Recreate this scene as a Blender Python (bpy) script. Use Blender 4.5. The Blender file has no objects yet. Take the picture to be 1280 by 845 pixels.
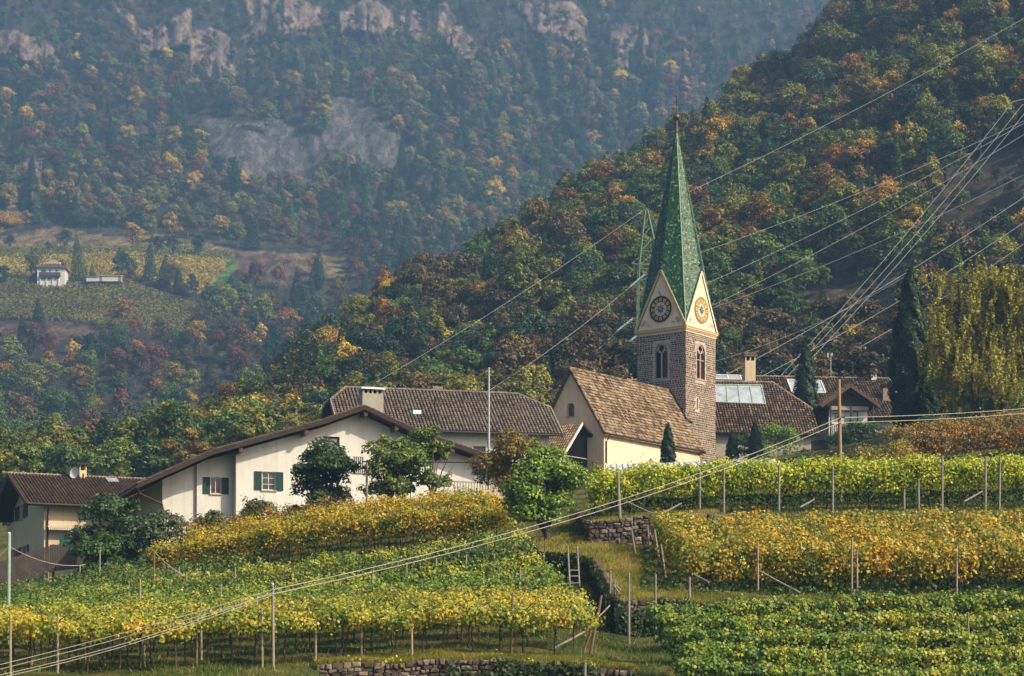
import bpy, math, random
import numpy as np
from mathutils import Vector, Matrix

# ---------------------------------------------------------------- camera, sky, sun, exposure
SC = bpy.context.scene
COL = SC.collection
F, HZ = 2451.0, 860.0          # focal length and horizon row, in pixels of the 1280 x 845 photograph
cam_data = bpy.data.cameras.new('camera')
cam_data.sensor_width = 36.0
cam_data.lens = F / 1280.0 * 36.0
cam_data.shift_y = (HZ - 422.5) / 1280.0
cam_data.clip_start, cam_data.clip_end = 1.0, 6000.0
cam = bpy.data.objects.new('camera', cam_data)
cam.rotation_euler = (math.pi / 2, 0, 0)
COL.objects.link(cam)
SC.camera = cam

SUN_AZ, SUN_EL = math.radians(62.0), math.radians(38.0)   # to the right of straight behind the camera
to_sun = Vector((math.sin(SUN_AZ) * math.cos(SUN_EL), -math.cos(SUN_AZ) * math.cos(SUN_EL), math.sin(SUN_EL)))
world = bpy.data.worlds.new('World')
SC.world = world
world.use_nodes = True
wn = world.node_tree.nodes
sky = wn.new('ShaderNodeTexSky')
sky.sky_type = 'NISHITA'
sky.sun_disc = False
sky.sun_elevation = SUN_EL
sky.sun_rotation = math.pi - SUN_AZ
sky.air_density, sky.dust_density, sky.ozone_density = 0.8, 6.0, 0.0
world.node_tree.links.new(sky.outputs[0], wn['Background'].inputs[0])
wn['Background'].inputs[1].default_value = 0.12
sun_data = bpy.data.lights.new('sun', 'SUN')
sun_data.energy = 4.6
sun_data.angle = math.radians(0.5)
sun_data.color = (1.0, 0.86, 0.64)
sun = bpy.data.objects.new('sun', sun_data)
sun.rotation_euler = to_sun.to_track_quat('Z', 'Y').to_euler()
sun.location = (60, -60, 80)
COL.objects.link(sun)

SC.view_settings.view_transform = 'Standard'
SC.view_settings.look = 'None'
SC.view_settings.gamma = 1.0
SC.view_settings.exposure = 0.6
SC.view_settings.use_curve_mapping = False
SC.cycles.use_denoising = True
SC.cycles.max_bounces = 5
SC.cycles.diffuse_bounces = 2
SC.cycles.glossy_bounces = 2
SC.cycles.transmission_bounces = 2
SC.cycles.volume_bounces = 0
SC.cycles.sample_clamp_indirect = 4.0

# ---------------------------------------------------------------- small helpers
RNG = np.random.default_rng(11)
random.seed(5)

def at(px, py, Y):
    """point at depth Y seen at (px, py)"""
    return Vector(((px - 640.0) / F * Y, Y, (HZ - py) / F * Y))

def tag(o, label=None, cat=None, group=None, kind=None):
    if label: o['label'] = label
    if cat: o['category'] = cat
    if group: o['group'] = group
    if kind: o['kind'] = kind
    return o

def empty(name, loc, rz=0.0, label=None, cat=None, group=None):
    o = bpy.data.objects.new(name, None)
    o.empty_display_size = 0.5
    o.location = loc
    o.rotation_euler = (0, 0, rz)
    COL.objects.link(o)
    return tag(o, label, cat, group)

def link(name, me, parent=None):
    o = bpy.data.objects.new(name, me)
    COL.objects.link(o)
    if parent is not None: o.parent = parent
    return o

def copy_tree(o, parent=None):
    c = o.copy()
    COL.objects.link(c)
    if parent is not None: c.parent = parent
    for ch in list(o.children): copy_tree(ch, c)
    return c

class MB:
    """collects shapes into one mesh"""
    def __init__(self):
        self.v, self.f, self.m, self.s = [], [], [], []
    def add(self, vs, fs, mi=0, smooth=False):
        b = len(self.v)
        self.v += [tuple(p) for p in vs]
        for f in fs:
            self.f.append(tuple(i + b for i in f)); self.m.append(mi); self.s.append(smooth)
    def box(self, x0, x1, y0, y1, z0, z1, mi=0):
        self.add([(x0,y0,z0),(x1,y0,z0),(x1,y1,z0),(x0,y1,z0),(x0,y0,z1),(x1,y0,z1),(x1,y1,z1),(x0,y1,z1)],
                 [(0,3,2,1),(4,5,6,7),(0,1,5,4),(1,2,6,5),(2,3,7,6),(3,0,4,7)], mi)
    def beam(self, a, b, w, h, mi=0, up=(0,0,1)):
        a, b = Vector(a), Vector(b)
        d = (b - a).normalized(); u = Vector(up)
        s = d.cross(u)
        if s.length < 1e-4: s = d.cross(Vector((1,0,0)))
        s.normalize(); u = s.cross(d).normalized()
        s *= w / 2; u *= h / 2
        self.add([a-s-u, a+s-u, a+s+u, a-s+u, b-s-u, b+s-u, b+s+u, b-s+u],
                 [(0,3,2,1),(4,5,6,7),(0,1,5,4),(1,2,6,5),(2,3,7,6),(3,0,4,7)], mi)
    def tube(self, pts, rad, n=6, mi=0, caps=True):
        pts = [Vector(p) for p in pts]
        if not hasattr(rad, '__len__'): rad = [rad] * len(pts)
        vs, fs = [], []
        for i, p in enumerate(pts):
            d = (pts[min(i+1, len(pts)-1)] - pts[max(i-1, 0)]).normalized()
            a = d.cross(Vector((0,0,1)) if abs(d.z) < 0.95 else Vector((1,0,0))).normalized()
            b = d.cross(a)
            for k in range(n):
                t = 2 * math.pi * k / n
                vs.append(p + (a * math.cos(t) + b * math.sin(t)) * rad[i])
        for i in range(len(pts) - 1):
            for k in range(n):
                k2 = (k + 1) % n
                fs.append((i*n+k, i*n+k2, (i+1)*n+k2, (i+1)*n+k))
        self.add(vs, fs, mi, True)
        if caps:
            self.add(vs[:n], [tuple(range(n))], mi); self.add(vs[-n:], [tuple(reversed(range(n)))], mi)
    def prism(self, poly, vec, mi=0):
        poly = [Vector(p) for p in poly]; vec = Vector(vec); n = len(poly)
        self.add(poly + [p + vec for p in poly],
                 [tuple(range(n)), tuple(reversed(range(n, 2*n)))] + [(i, i+n, (i+1) % n + n, (i+1) % n) for i in range(n)], mi)
    def lathe(self, prof, n=16, mi=0, c=(0,0,0)):
        vs, fs = [], []
        for r, z in prof:
            for k in range(n):
                t = 2*math.pi*k/n
                vs.append((c[0]+r*math.cos(t), c[1]+r*math.sin(t), c[2]+z))
        for i in range(len(prof)-1):
            for k in range(n):
                k2 = (k+1) % n
                fs.append((i*n+k, i*n+k2, (i+1)*n+k2, (i+1)*n+k))
        self.add(vs, fs, mi, True)
    def build(self, name, mats, parent=None):
        me = bpy.data.meshes.new(name)
        me.from_pydata(self.v, [], self.f)
        for m in (mats if isinstance(mats, (list, tuple)) else [mats]): me.materials.append(m)
        me.polygons.foreach_set('material_index', self.m)
        me.polygons.foreach_set('use_smooth', self.s)
        me.update()
        return link(name, me, parent)

def quad_mesh(name, groups, mats):
    """one mesh of loose quads; groups = [(array N,4,3, material index)]"""
    q = np.concatenate([g[0].reshape(-1, 4, 3) for g in groups])
    mi = np.concatenate([np.full(len(g[0].reshape(-1, 4, 3)), g[1], dtype=np.int32) for g in groups])
    n = len(q)
    me = bpy.data.meshes.new(name)
    me.vertices.add(n*4); me.loops.add(n*4); me.polygons.add(n)
    me.vertices.foreach_set('co', q.reshape(-1).astype(np.float32))
    me.loops.foreach_set('vertex_index', np.arange(n*4, dtype=np.int32))
    me.polygons.foreach_set('loop_start', np.arange(0, n*4, 4, dtype=np.int32))
    me.polygons.foreach_set('loop_total', np.full(n, 4, dtype=np.int32))
    me.polygons.foreach_set('material_index', mi)
    for m in mats: me.materials.append(m)
    me.update(calc_edges=True)
    return me

def leaf_quads(pos, nrm, size, rng=RNG, wide=0.7):
    n = len(pos)
    nrm = nrm / (np.linalg.norm(nrm, axis=1, keepdims=True) + 1e-9)
    t = np.cross(nrm, rng.normal(size=(n, 3)))
    t /= (np.linalg.norm(t, axis=1, keepdims=True) + 1e-9)
    b = np.cross(nrm, t)
    s = np.asarray(size).reshape(-1, 1) * np.ones((n, 1))
    fold = nrm * s * 0.12
    return np.stack([pos - t*s*.5, pos + b*s*wide*.5 + t*s*.06 + fold, pos + t*s*.55, pos - b*s*wide*.5 + t*s*.06 + fold], axis=1)

def tube_quads(pts, rad, n=5):
    pts = [Vector(p) for p in pts]; out = []; rings = []
    for i, p in enumerate(pts):
        d = (pts[min(i+1, len(pts)-1)] - pts[max(i-1, 0)]).normalized()
        a = d.cross(Vector((0,0,1)) if abs(d.z) < 0.95 else Vector((1,0,0))).normalized(); b = d.cross(a)
        rings.append([p + (a*math.cos(2*math.pi*k/n) + b*math.sin(2*math.pi*k/n))*rad[i] for k in range(n)])
    for i in range(len(pts)-1):
        for k in range(n):
            out.append([rings[i][k], rings[i][(k+1) % n], rings[i+1][(k+1) % n], rings[i+1][k]])
    return np.array(out)

# ---------------------------------------------------------------- materials
def newmat(name):
    m = bpy.data.materials.new(name); m.use_nodes = True
    nt = m.node_tree
    return m, nt, nt.nodes, nt.links, nt.nodes['Principled BSDF']

def ramp(nodes, cols, interp='LINEAR'):
    r = nodes.new('ShaderNodeValToRGB'); r.color_ramp.interpolation = interp
    e = r.color_ramp.elements
    while len(e) < len(cols): e.new(0.5)
    for i, c in enumerate(cols):
        p, c = c if len(c) == 2 else (i / max(1, len(cols) - (1 if interp == 'LINEAR' else 0)), c)
        e[i].position = p; e[i].color = (*c, 1)
    return r

def mathn(nodes, links, op, a, b):
    n = nodes.new('ShaderNodeMath'); n.operation = op
    for i, x in enumerate((a, b)):
        if isinstance(x, (int, float)): n.inputs[i].default_value = x
        else: links.new(x, n.inputs[i])
    return n.outputs[0]

def noise(nodes, links, scale, detail=4, obj=True, vec=None, rough=.6):
    n = nodes.new('ShaderNodeTexNoise'); n.inputs['Scale'].default_value = scale
    n.inputs['Detail'].default_value = detail; n.inputs['Roughness'].default_value = rough
    if vec is None:
        if obj: tc = nodes.new('ShaderNodeTexCoord').outputs['Object']
        else: tc = nodes.new('ShaderNodeNewGeometry').outputs['Position']
        links.new(tc, n.inputs['Vector'])
    else: links.new(vec, n.inputs['Vector'])
    return n.outputs['Fac']

def mat_plain(name, c1, c2=None, scale=3.0, rough=.85, bump=0.0, bscale=None, spec=.3, metal=0.0):
    m, nt, N, L, p = newmat(name)
    c2 = c2 or tuple(x * .8 for x in c1)
    f = noise(N, L, scale, 6)
    r = ramp(N, [(.32, c1), (.68, c2)]); L.new(f, r.inputs[0])
    L.new(r.outputs[0], p.inputs['Base Color'])
    p.inputs['Roughness'].default_value = rough; p.inputs['Metallic'].default_value = metal
    p.inputs['Specular IOR Level'].default_value = spec
    if bump:
        b = N.new('ShaderNodeBump'); b.inputs['Strength'].default_value = bump; b.inputs['Distance'].default_value = .05
        L.new(noise(N, L, bscale or scale*6, 5), b.inputs['Height']); L.new(b.outputs[0], p.inputs['Normal'])
    return m

def mat_island(name, cols, rough=.8, spec=.25, nscale=1.2, namt=.5, patch=None):
    """each tile or stone of a mesh takes its own colour; patches of moss or age shift it"""
    m, nt, N, L, p = newmat(name)
    g = N.new('ShaderNodeNewGeometry')
    f = noise(N, L, nscale, 4)
    fac = mathn(N, L, 'ADD', mathn(N, L, 'MULTIPLY', g.outputs['Random Per Island'], 1-namt*.5),
                mathn(N, L, 'MULTIPLY', mathn(N, L, 'SUBTRACT', f, .35), namt*1.6))
    r = ramp(N, cols); L.new(fac, r.inputs[0])
    L.new(r.outputs[0], p.inputs['Base Color'])
    p.inputs['Roughness'].default_value = rough; p.inputs['Specular IOR Level'].default_value = spec
    b = N.new('ShaderNodeBump'); b.inputs['Strength'].default_value = .25; b.inputs['Distance'].default_value = .03
    L.new(noise(N, L, 14, 4), b.inputs['Height']); L.new(b.outputs[0], p.inputs['Normal'])
    return m

def mat_leaf(name, cols, nscale=.5, rand=.55, trans=.3, objrand=.0, world=False, spec=.25, rough=.5):
    m, nt, N, L, p = newmat(name)
    g = N.new('ShaderNodeNewGeometry')
    f = noise(N, L, nscale, 3, obj=not world)
    f = mathn(N, L, 'MULTIPLY', mathn(N, L, 'SUBTRACT', f, .5), 2.6*(1-rand))
    fac = mathn(N, L, 'ADD', mathn(N, L, 'MULTIPLY', mathn(N, L, 'SUBTRACT', g.outputs['Random Per Island'], .5), rand*1.1), f)
    fac = mathn(N, L, 'ADD', fac, .5)
    if objrand:
        oi = N.new('ShaderNodeObjectInfo')
        fac = mathn(N, L, 'ADD', fac, mathn(N, L, 'MULTIPLY', mathn(N, L, 'SUBTRACT', oi.outputs['Random'], .5), objrand))
    r = ramp(N, cols); L.new(fac, r.inputs[0])
    L.new(r.outputs[0], p.inputs['Base Color'])
    p.inputs['Roughness'].default_value = rough; p.inputs['Specular IOR Level'].default_value = spec
    t = N.new('ShaderNodeBsdfTranslucent'); L.new(r.outputs[0], t.inputs[0])
    mx = N.new('ShaderNodeMixShader'); mx.inputs[0].default_value = trans
    L.new(p.outputs[0], mx.inputs[1]); L.new(t.outputs[0], mx.inputs[2])
    L.new(mx.outputs[0], N['Material Output'].inputs[0])
    return m

def mat_render(name, c1, c2, streak=.84):
    m, nt, N, L, p = newmat(name)
    r = ramp(N, [(.3, c1), (.7, c2)]); L.new(noise(N, L, .5, 6), r.inputs[0])
    mp = N.new('ShaderNodeMapping'); tc = N.new('ShaderNodeTexCoord'); L.new(tc.outputs['Object'], mp.inputs[0]); mp.inputs['Scale'].default_value = (2.6, 2.6, .16)
    f = noise(N, L, 1.0, 6, vec=mp.outputs[0], rough=.7); f2 = noise(N, L, 1.7, 7, rough=.75)
    rs = ramp(N, [(.36, (streak,)*3), (.5, (1,1,1))]); L.new(f, rs.inputs[0])
    rp = ramp(N, [(.34, (streak*1.05, streak*1.02, streak)), (.42, (1,1,1))]); L.new(f2, rp.inputs[0])
    cur = r.outputs[0]
    for k in (rs, rp):
        mx = N.new('ShaderNodeMix'); mx.data_type = 'RGBA'; mx.blend_type = 'MULTIPLY'; mx.inputs[0].default_value = .8
        L.new(cur, mx.inputs[6]); L.new(k.outputs[0], mx.inputs[7]); cur = mx.outputs[2]
    L.new(cur, p.inputs['Base Color']); p.inputs['Roughness'].default_value = .9; p.inputs['Specular IOR Level'].default_value = .15
    b = N.new('ShaderNodeBump'); b.inputs['Strength'].default_value = .3; b.inputs['Distance'].default_value = .04
    L.new(noise(N, L, 7, 6), b.inputs['Height']); L.new(b.outputs[0], p.inputs['Normal'])
    return m

M = {}
M['bark'] = mat_plain('bark', (.09,.065,.045), (.05,.04,.03), 4, bump=.5)
M['pale_bark'] = mat_plain('pale_bark', (.30,.27,.22), (.12,.10,.08), 3, bump=.3)
M['post'] = mat_plain('weathered_wood', (.34,.285,.21), (.20,.16,.115), 2.5, rough=.9, bump=.3)
M['post_grey'] = mat_plain('grey_wood', (.27,.25,.215), (.16,.14,.115), 2.5, rough=.9, bump=.3)
M['brown_post'] = mat_plain('brown_wood', (.22,.14,.08), (.13,.08,.05), 2.5, rough=.9, bump=.3)
M['orange_pole'] = mat_plain('orange_wood', (.34,.22,.11), (.25,.16,.08), 1.5, rough=.8, bump=.2)
M['dark_wood'] = mat_plain('dark_wood', (.035,.024,.018), (.02,.014,.011), 2, rough=.8)
M['brown_wood'] = mat_plain('brown_boards', (.10,.05,.028), (.06,.032,.02), 2, rough=.75)
M['old_board'] = mat_plain('old_boards', (.06,.048,.042), (.03,.024,.022), 2, rough=.9)
M['white_wall'] = mat_render('white_render', (.64,.62,.57), (.56,.54,.49))
M['cream_wall'] = mat_render('cream_render', (.66,.50,.33), (.57,.43,.28))
M['pale_cream'] = mat_render('pale_cream_render', (.76,.62,.46), (.66,.52,.37))
M['ochre_trim'] = mat_plain('ochre_trim', (.55,.36,.15), (.48,.31,.14), 2)
M['beige_wall'] = mat_render('beige_render', (.64,.52,.35), (.54,.44,.29))
M['grey_wall'] = mat_plain('grey_render', (.36,.33,.28), (.26,.23,.19), .9, bump=.2, bscale=8)
M['brick'] = mat_plain('brick', (.32,.22,.15), (.2,.14,.1), 6)
M['stone_trim'] = mat_plain('stone_trim', (.42,.34,.27), (.33,.26,.2), 3)
M['mortar'] = mat_plain('mortar', (.50,.40,.31), (.36,.29,.22), 1.3)
M['block'] = mat_island('dark_stone_blocks', [(.034,.025,.022),(.08,.057,.048),(.13,.094,.075),(.20,.15,.115)], .9, .1, .4, .5)
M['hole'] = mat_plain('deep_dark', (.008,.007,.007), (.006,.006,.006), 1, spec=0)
M['shingle'] = mat_island('tan_roof_tiles', [(.045,.03,.02),(.11,.075,.046),(.22,.155,.095),(.30,.22,.14),(.40,.31,.205)], .9, .1, .25, .55)
M['porch_tile'] = mat_island('porch_tiles', [(.10,.06,.035),(.2,.13,.08),(.36,.26,.17)], .9, .15, .5, .5)
M['grey_tile'] = mat_island('grey_brown_tiles', [(.085,.068,.055),(.15,.118,.092),(.205,.165,.125),(.27,.22,.15)], .9, .15, .2, .6)
M['brown_tile'] = mat_island('dark_brown_tiles', [(.05,.032,.025),(.085,.055,.042),(.125,.085,.066)], .9, .15, .3, .5)
M['old_tile'] = mat_island('old_red_brown_tiles', [(.05,.032,.025),(.11,.07,.05),(.17,.11,.075),(.30,.22,.14)], .9, .12, .4, .45)
M['moss_tile'] = mat_island('moss_spotted_tiles', [(.04,.03,.022),(.085,.06,.042),(.14,.105,.065),(.26,.22,.12)], .9, .12, .5, .6)
M['ridge_tile'] = mat_island('ridge_tiles', [(.15,.10,.07),(.26,.19,.13),(.34,.26,.18)], .9, .12, .8, .4)
M['metal'] = mat_plain('grey_metal', (.42,.43,.42), (.32,.33,.33), 2, rough=.5, metal=.6, spec=.5)
M['white_metal'] = mat_plain('white_metal', (.66,.67,.69), (.56,.57,.60), 1.2, rough=.45, spec=.5)
M['green_metal'] = mat_plain('green_grey_paint', (.30,.38,.30), (.22,.30,.24), 1.5, rough=.6)
M['pylon_green'] = mat_plain('pylon_green_paint', (.13,.19,.11), (.10,.15,.09), 1.5, rough=.6)
M['wire'] = mat_plain('wire', (.33,.34,.34), (.27,.28,.28), .2, rough=.5)
M['pale_cable'] = mat_plain('pale_cable', (.40,.38,.31), (.31,.29,.24), .3, rough=.6)
M['insulator'] = mat_plain('insulator_glass', (.55,.72,.70), (.45,.62,.6), 4, rough=.25, spec=.6)
M['shutter'] = mat_plain('green_shutter', (.008,.05,.045), (.006,.04,.035), 3, rough=.6)
M['dark_green'] = mat_plain('dark_green_paint', (.012,.03,.022), (.008,.02,.016), 3, rough=.6)
M['teal'] = mat_plain('teal_plastic', (.01,.13,.09), (.008,.10,.07), 3, rough=.5)
M['frame_white'] = mat_plain('white_paint', (.62,.60,.55), (.5,.48,.44), 3)
M['frame_brown'] = mat_plain('brown_paint', (.10,.055,.035), (.07,.04,.025), 3)
M['pink'] = mat_plain('pink_cloth', (.55,.06,.14), (.4,.04,.1), 3)
M['curtain'] = mat_plain('net_curtain', (.30,.32,.35), (.20,.22,.25), 9)
M['gold'] = mat_plain('gold_paint', (.62,.42,.07), (.52,.34,.05), 5, rough=.45)
M['gold_pale'] = mat_plain('worn_gold_paint', (.66,.50,.16), (.55,.40,.12), 5, rough=.6)  # gold lightened to paint sunlight on the right clock
M['clock_dark'] = mat_plain('clock_dark_paint', (.035,.022,.014), (.055,.035,.02), 6)
M['clock_ochre'] = mat_plain('clock_ochre_paint', (.22,.15,.05), (.3,.2,.08), 6)  # awning stripe; also the right clock's ring with sunlight painted in
M['clock_pale'] = mat_plain('clock_pale_paint', (.52,.50,.46), (.38,.37,.38), 5)
M['clock_blue'] = mat_plain('clock_blue_paint', (.08,.11,.17), (.05,.07,.12), 4)
M['fresco'] = mat_plain('worn_fresco', (.34,.26,.22), (.52,.40,.29), 5)
M['copper'] = mat_plain('dark_copper', (.13,.075,.05), (.08,.05,.04), 3, rough=.45, metal=.6)
M['gutter'] = mat_plain('dark_gutter', (.04,.03,.028), (.03,.022,.02), 3, rough=.5)
M['dish'] = mat_plain('dish_paint', (.62,.62,.60), (.52,.52,.5), 2, rough=.5)

def mat_glass(name, c, rough=.12):
    m, nt, N, L, p = newmat(name)
    f = noise(N, L, 1.3, 3); r = ramp(N, [(.3, c), (.7, tuple(x*.55 for x in c))]); L.new(f, r.inputs[0])
    L.new(r.outputs[0], p.inputs['Base Color'])
    p.inputs['Roughness'].default_value = rough; p.inputs['Specular IOR Level'].default_value = .8
    return m
M['glass'] = mat_glass('window_glass', (.05,.055,.06))
M['red_glass'] = mat_glass('red_curtain_glass', (.07,.02,.018))
M['skylight'] = mat_glass('skylight_glass', (.42,.47,.52), .2)
M['belfry_wood'] = mat_plain('belfry_louvre_wood', (.10,.03,.018), (.06,.02,.014), 4)

# glazed green tiles: every tile lies a little differently, so single ones flash
def mat_glazed():
    m, nt, N, L, p = newmat('green_glazed_tiles')
    g = N.new('ShaderNodeNewGeometry')
    r = ramp(N, [(0, (.008,.040,.013)), (.5, (.014,.062,.020)), (.86, (.034,.11,.040)), (1, (.17,.28,.16))]); L.new(g.outputs['Random Per Island'], r.inputs[0])
    L.new(r.outputs[0], p.inputs['Base Color'])
    p.inputs['Roughness'].default_value = .5; p.inputs['Specular IOR Level'].default_value = .3
    return m
M['glazed'] = mat_glazed()
M['green_ridge'] = mat_plain('green_ridge_tiles', (.10,.20,.10), (.06,.13,.07), 3, rough=.35, spec=.5)
M['green_edge'] = mat_plain('green_edge_tiles', (.015,.075,.03), (.01,.05,.02), 3, rough=.3, spec=.5)

# ---------------------------------------------------------------- terrain
class TPS:
    """smooth surface through control points given as (px, py, depth)"""
    def __init__(self, pts):
        p = np.array([[(x-640)/F*Y, Y, (HZ-y)/F*Y] for x, y, Y in pts])
        self.p = p[:, :2] / 50.0
        n = len(p)
        d = np.linalg.norm(self.p[:, None] - self.p[None], axis=2)
        K = np.where(d > 0, d*d*np.log(d + 1e-12), 0) + np.eye(n) * .004
        P = np.hstack([np.ones((n, 1)), self.p])
        A = np.zeros((n+3, n+3)); A[:n, :n] = K; A[:n, n:] = P; A[n:, :n] = P.T
        self.w = np.linalg.solve(A, np.concatenate([p[:, 2], np.zeros(3)]))
    def __call__(self, x, y):
        q = np.stack([np.ravel(x), np.ravel(y)], 1) / 50.0
        out = np.empty(len(q))
        for i in range(0, len(q), 20000):
            s = q[i:i+20000]
            d = np.linalg.norm(s[:, None] - self.p[None], axis=2)
            K = np.where(d > 0, d*d*np.log(d + 1e-12), 0)
            out[i:i+20000] = K @ self.w[:-3] + self.w[-3] + s @ self.w[-2:]
        return out.reshape(np.shape(x))

S_ = [(-150,800,110),(-150,765,140),(0,778,112),(100,766,112),(200,746,112),(300,718,114),(420,696,112),(560,691,108),(640,688,105),
      (0,734,140),(150,715,140),(0,725,165),(-200,720,180),(300,672,138),(450,662,140),(560,645,138),(640,632,130),(700,630,125),(600,615,165),(700,603,172),(780,589,178),
      (900,621,118),(1280,615,118),(1450,610,118),(900,590,160),(1000,586,165),(1080,573,150),(1280,568,140),(1200,522,172),(1400,505,180),(1100,555,190),
      (900,578,205),(600,575,240),(100,612,240),(1200,515,240),(-250,650,250),(1000,540,245),(300,600,250),(1500,480,240),(760,548,260),(-100,640,330),(640,580,330),(1300,520,330)]
L_ = [(-150,862,72),(-150,822,95),(0,850,72),(0,824,84),(0,802,95),(200,850,73),(200,815,84),(200,788,95),(400,832,77),(400,802,86),(400,768,95),
      (600,818,78),(600,792,86),(600,757,94),(600,720,101),(690,737,95),(735,737,93.5),(740,775,88),(770,808,83),(780,828,79),(830,812,83.5),
      (1000,813,81),(1280,812,81),(1000,850,76),(1280,850,76),(1000,900,69.5),(1280,900,69.5),(1450,850,76),(500,880,69),(640,950,60),(1200,980,60),(0,950,60)]
A_ = [(690,694,98),(748,700,95.5),(760,733,91),(776,752,86.2),(900,755,86.5),(1000,757,87),(1280,751,88),(1500,750,88),(800,718,95),(800,698,100),
      (1000,727,93),(1280,725,93),(1000,697,100),(1280,693,100),(1500,693,100),(722,655,112),(700,640,121),(730,672,103),(900,800,80)]
B_ = [(740,656,101.5),(820,651,102),(1000,645,102.5),(1280,640,103),(1500,640,103),(1000,638,107),(1280,634,107),(820,643,108),(740,641,110),(800,632,115)]
H1, H2, H3 = TPS(S_ + L_), TPS(S_ + A_), TPS([s for s in S_] + B_)

def plan(pts): return np.array([[(x-640)/F*Y, Y] for x, Y in pts])
W1 = plan([(668,104),(674,99.5),(700,96.8),(745,95.6),(757,92.5),(766,88.5),(774,86),(900,86.2),(1100,87),(1330,87.6),(1700,88)])
W2 = plan([(716,118),(728,106),(738,101.6),(830,101.8),(1000,102.2),(1330,102.8),(1700,103)])
def inside(poly, x, y):
    r = np.zeros(np.shape(x), bool); n = len(poly)
    for i in range(n):
        x1, y1 = poly[i]; x2, y2 = poly[(i+1) % n]
        if y1 == y2: continue
        c = (y1 > y) != (y2 > y)
        r ^= c & (x < (x2-x1)*(y-y1)/(y2-y1) + x1)
    return r
R1 = np.vstack([W1, plan([(1700,140),(640,140)])])
R2 = np.vstack([W2, plan([(1700,140),(716,140)])])
FRONT = plan([(400,76.2),(792,76.2),(792,50),(400,50)])

def ground(x, y):
    x = np.asarray(x, float); y = np.asarray(y, float)
    h = H1(x, y)
    a = inside(R1, x, y); b = inside(R2, x, y)
    h = np.where(a, H2(x, y), h); h = np.where(b, H3(x, y), h)
    h = np.where(inside(FRONT, x, y), h - 1.5, h)
    return h + .08*np.sin(x*1.7 + y*.9)*np.sin(y*1.3 - x*.5)
def gz(x, y): return float(ground(np.array([x]), np.array([y]))[0])

_ys = np.arange(64, 240, .25)
def ground_hit(px, py, lift=0.0, y0=66.0):
    """depth at which the ray through (px, py) meets the ground (raised by lift)"""
    z = (HZ-py)/F*_ys; g = ground((px-640)/F*_ys, _ys) + lift
    k = np.where((g >= z) & (_ys > y0))[0]
    return float(_ys[k[0]]) if len(k) else 120.0

def grid_sheet(name, xs, ys, fn, mat):
    X, Y = np.meshgrid(xs, ys); Z = fn(X, Y)
    v = np.stack([X, Y, Z], -1).reshape(-1, 3); nx, ny = len(xs), len(ys)
    i = np.arange(nx*ny).reshape(ny, nx)
    f = np.stack([i[:-1, :-1], i[:-1, 1:], i[1:, 1:], i[1:, :-1]], -1).reshape(-1, 4)
    me = bpy.data.meshes.new(name); n = len(f)
    me.vertices.add(len(v)); me.vertices.foreach_set('co', v.reshape(-1).astype(np.float32))
    me.loops.add(n*4); me.loops.foreach_set('vertex_index', f.reshape(-1).astype(np.int32))
    me.polygons.add(n); me.polygons.foreach_set('loop_start', np.arange(0, n*4, 4, dtype=np.int32)); me.polygons.foreach_set('loop_total', np.full(n, 4, dtype=np.int32))
    me.polygons.foreach_set('use_smooth', np.ones(n, bool))
    me.materials.append(mat); me.update(calc_edges=True)
    return link(name, me)

def mat_ground():
    m, nt, N, L, p = newmat('hillside_grass')
    f = noise(N, L, .35, 6); f2 = noise(N, L, 5, 5)
    a = mathn(N, L, 'ADD', mathn(N, L, 'MULTIPLY', f, .65), mathn(N, L, 'MULTIPLY', f2, .35))
    r = ramp(N, [(.34, (.022,.034,.010)), (.45, (.045,.062,.016)), (.53, (.09,.09,.025)), (.60, (.14,.105,.04)), (.68, (.07,.048,.028))]); L.new(a, r.inputs[0])
    L.new(r.outputs[0], p.inputs['Base Color']); p.inputs['Roughness'].default_value = .95; p.inputs['Specular IOR Level'].default_value = .1
    b = N.new('ShaderNodeBump'); b.inputs['Strength'].default_value = .7; b.inputs['Distance'].default_value = .15
    L.new(noise(N, L, 7, 6), b.inputs['Height']); L.new(b.outputs[0], p.inputs['Normal'])
    return m
M['ground'] = mat_ground()
xs = np.concatenate([np.arange(-95, -30, 1.2), np.arange(-30, 30, .3), np.arange(30, 95, 1.2)])
ys = np.concatenate([np.arange(45, 74, 1.0), np.arange(74, 112, .25), np.arange(112, 160, .8), np.arange(160, 335, 3)])
tag(grid_sheet('ground', xs, ys, ground, M['ground']), kind='structure', label='grassy terraced hillside under the vines')
gx = np.array([-900, -400, 400, 900.]); gy = np.array([-500, 20, 600, 1700.])
tag(grid_sheet('valley_floor', gx, gy, lambda x, y: np.full(np.shape(x), -14.0), M['ground']), kind='structure')
tag(grid_sheet('near_slope', np.arange(-95, 96, 5.), np.arange(15, 47, 4.), lambda x, y: np.minimum(ground(x, np.full(np.shape(y), 46.0)), 0) - 1 - (46-y)*.3, M['ground']), kind='structure')

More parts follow.
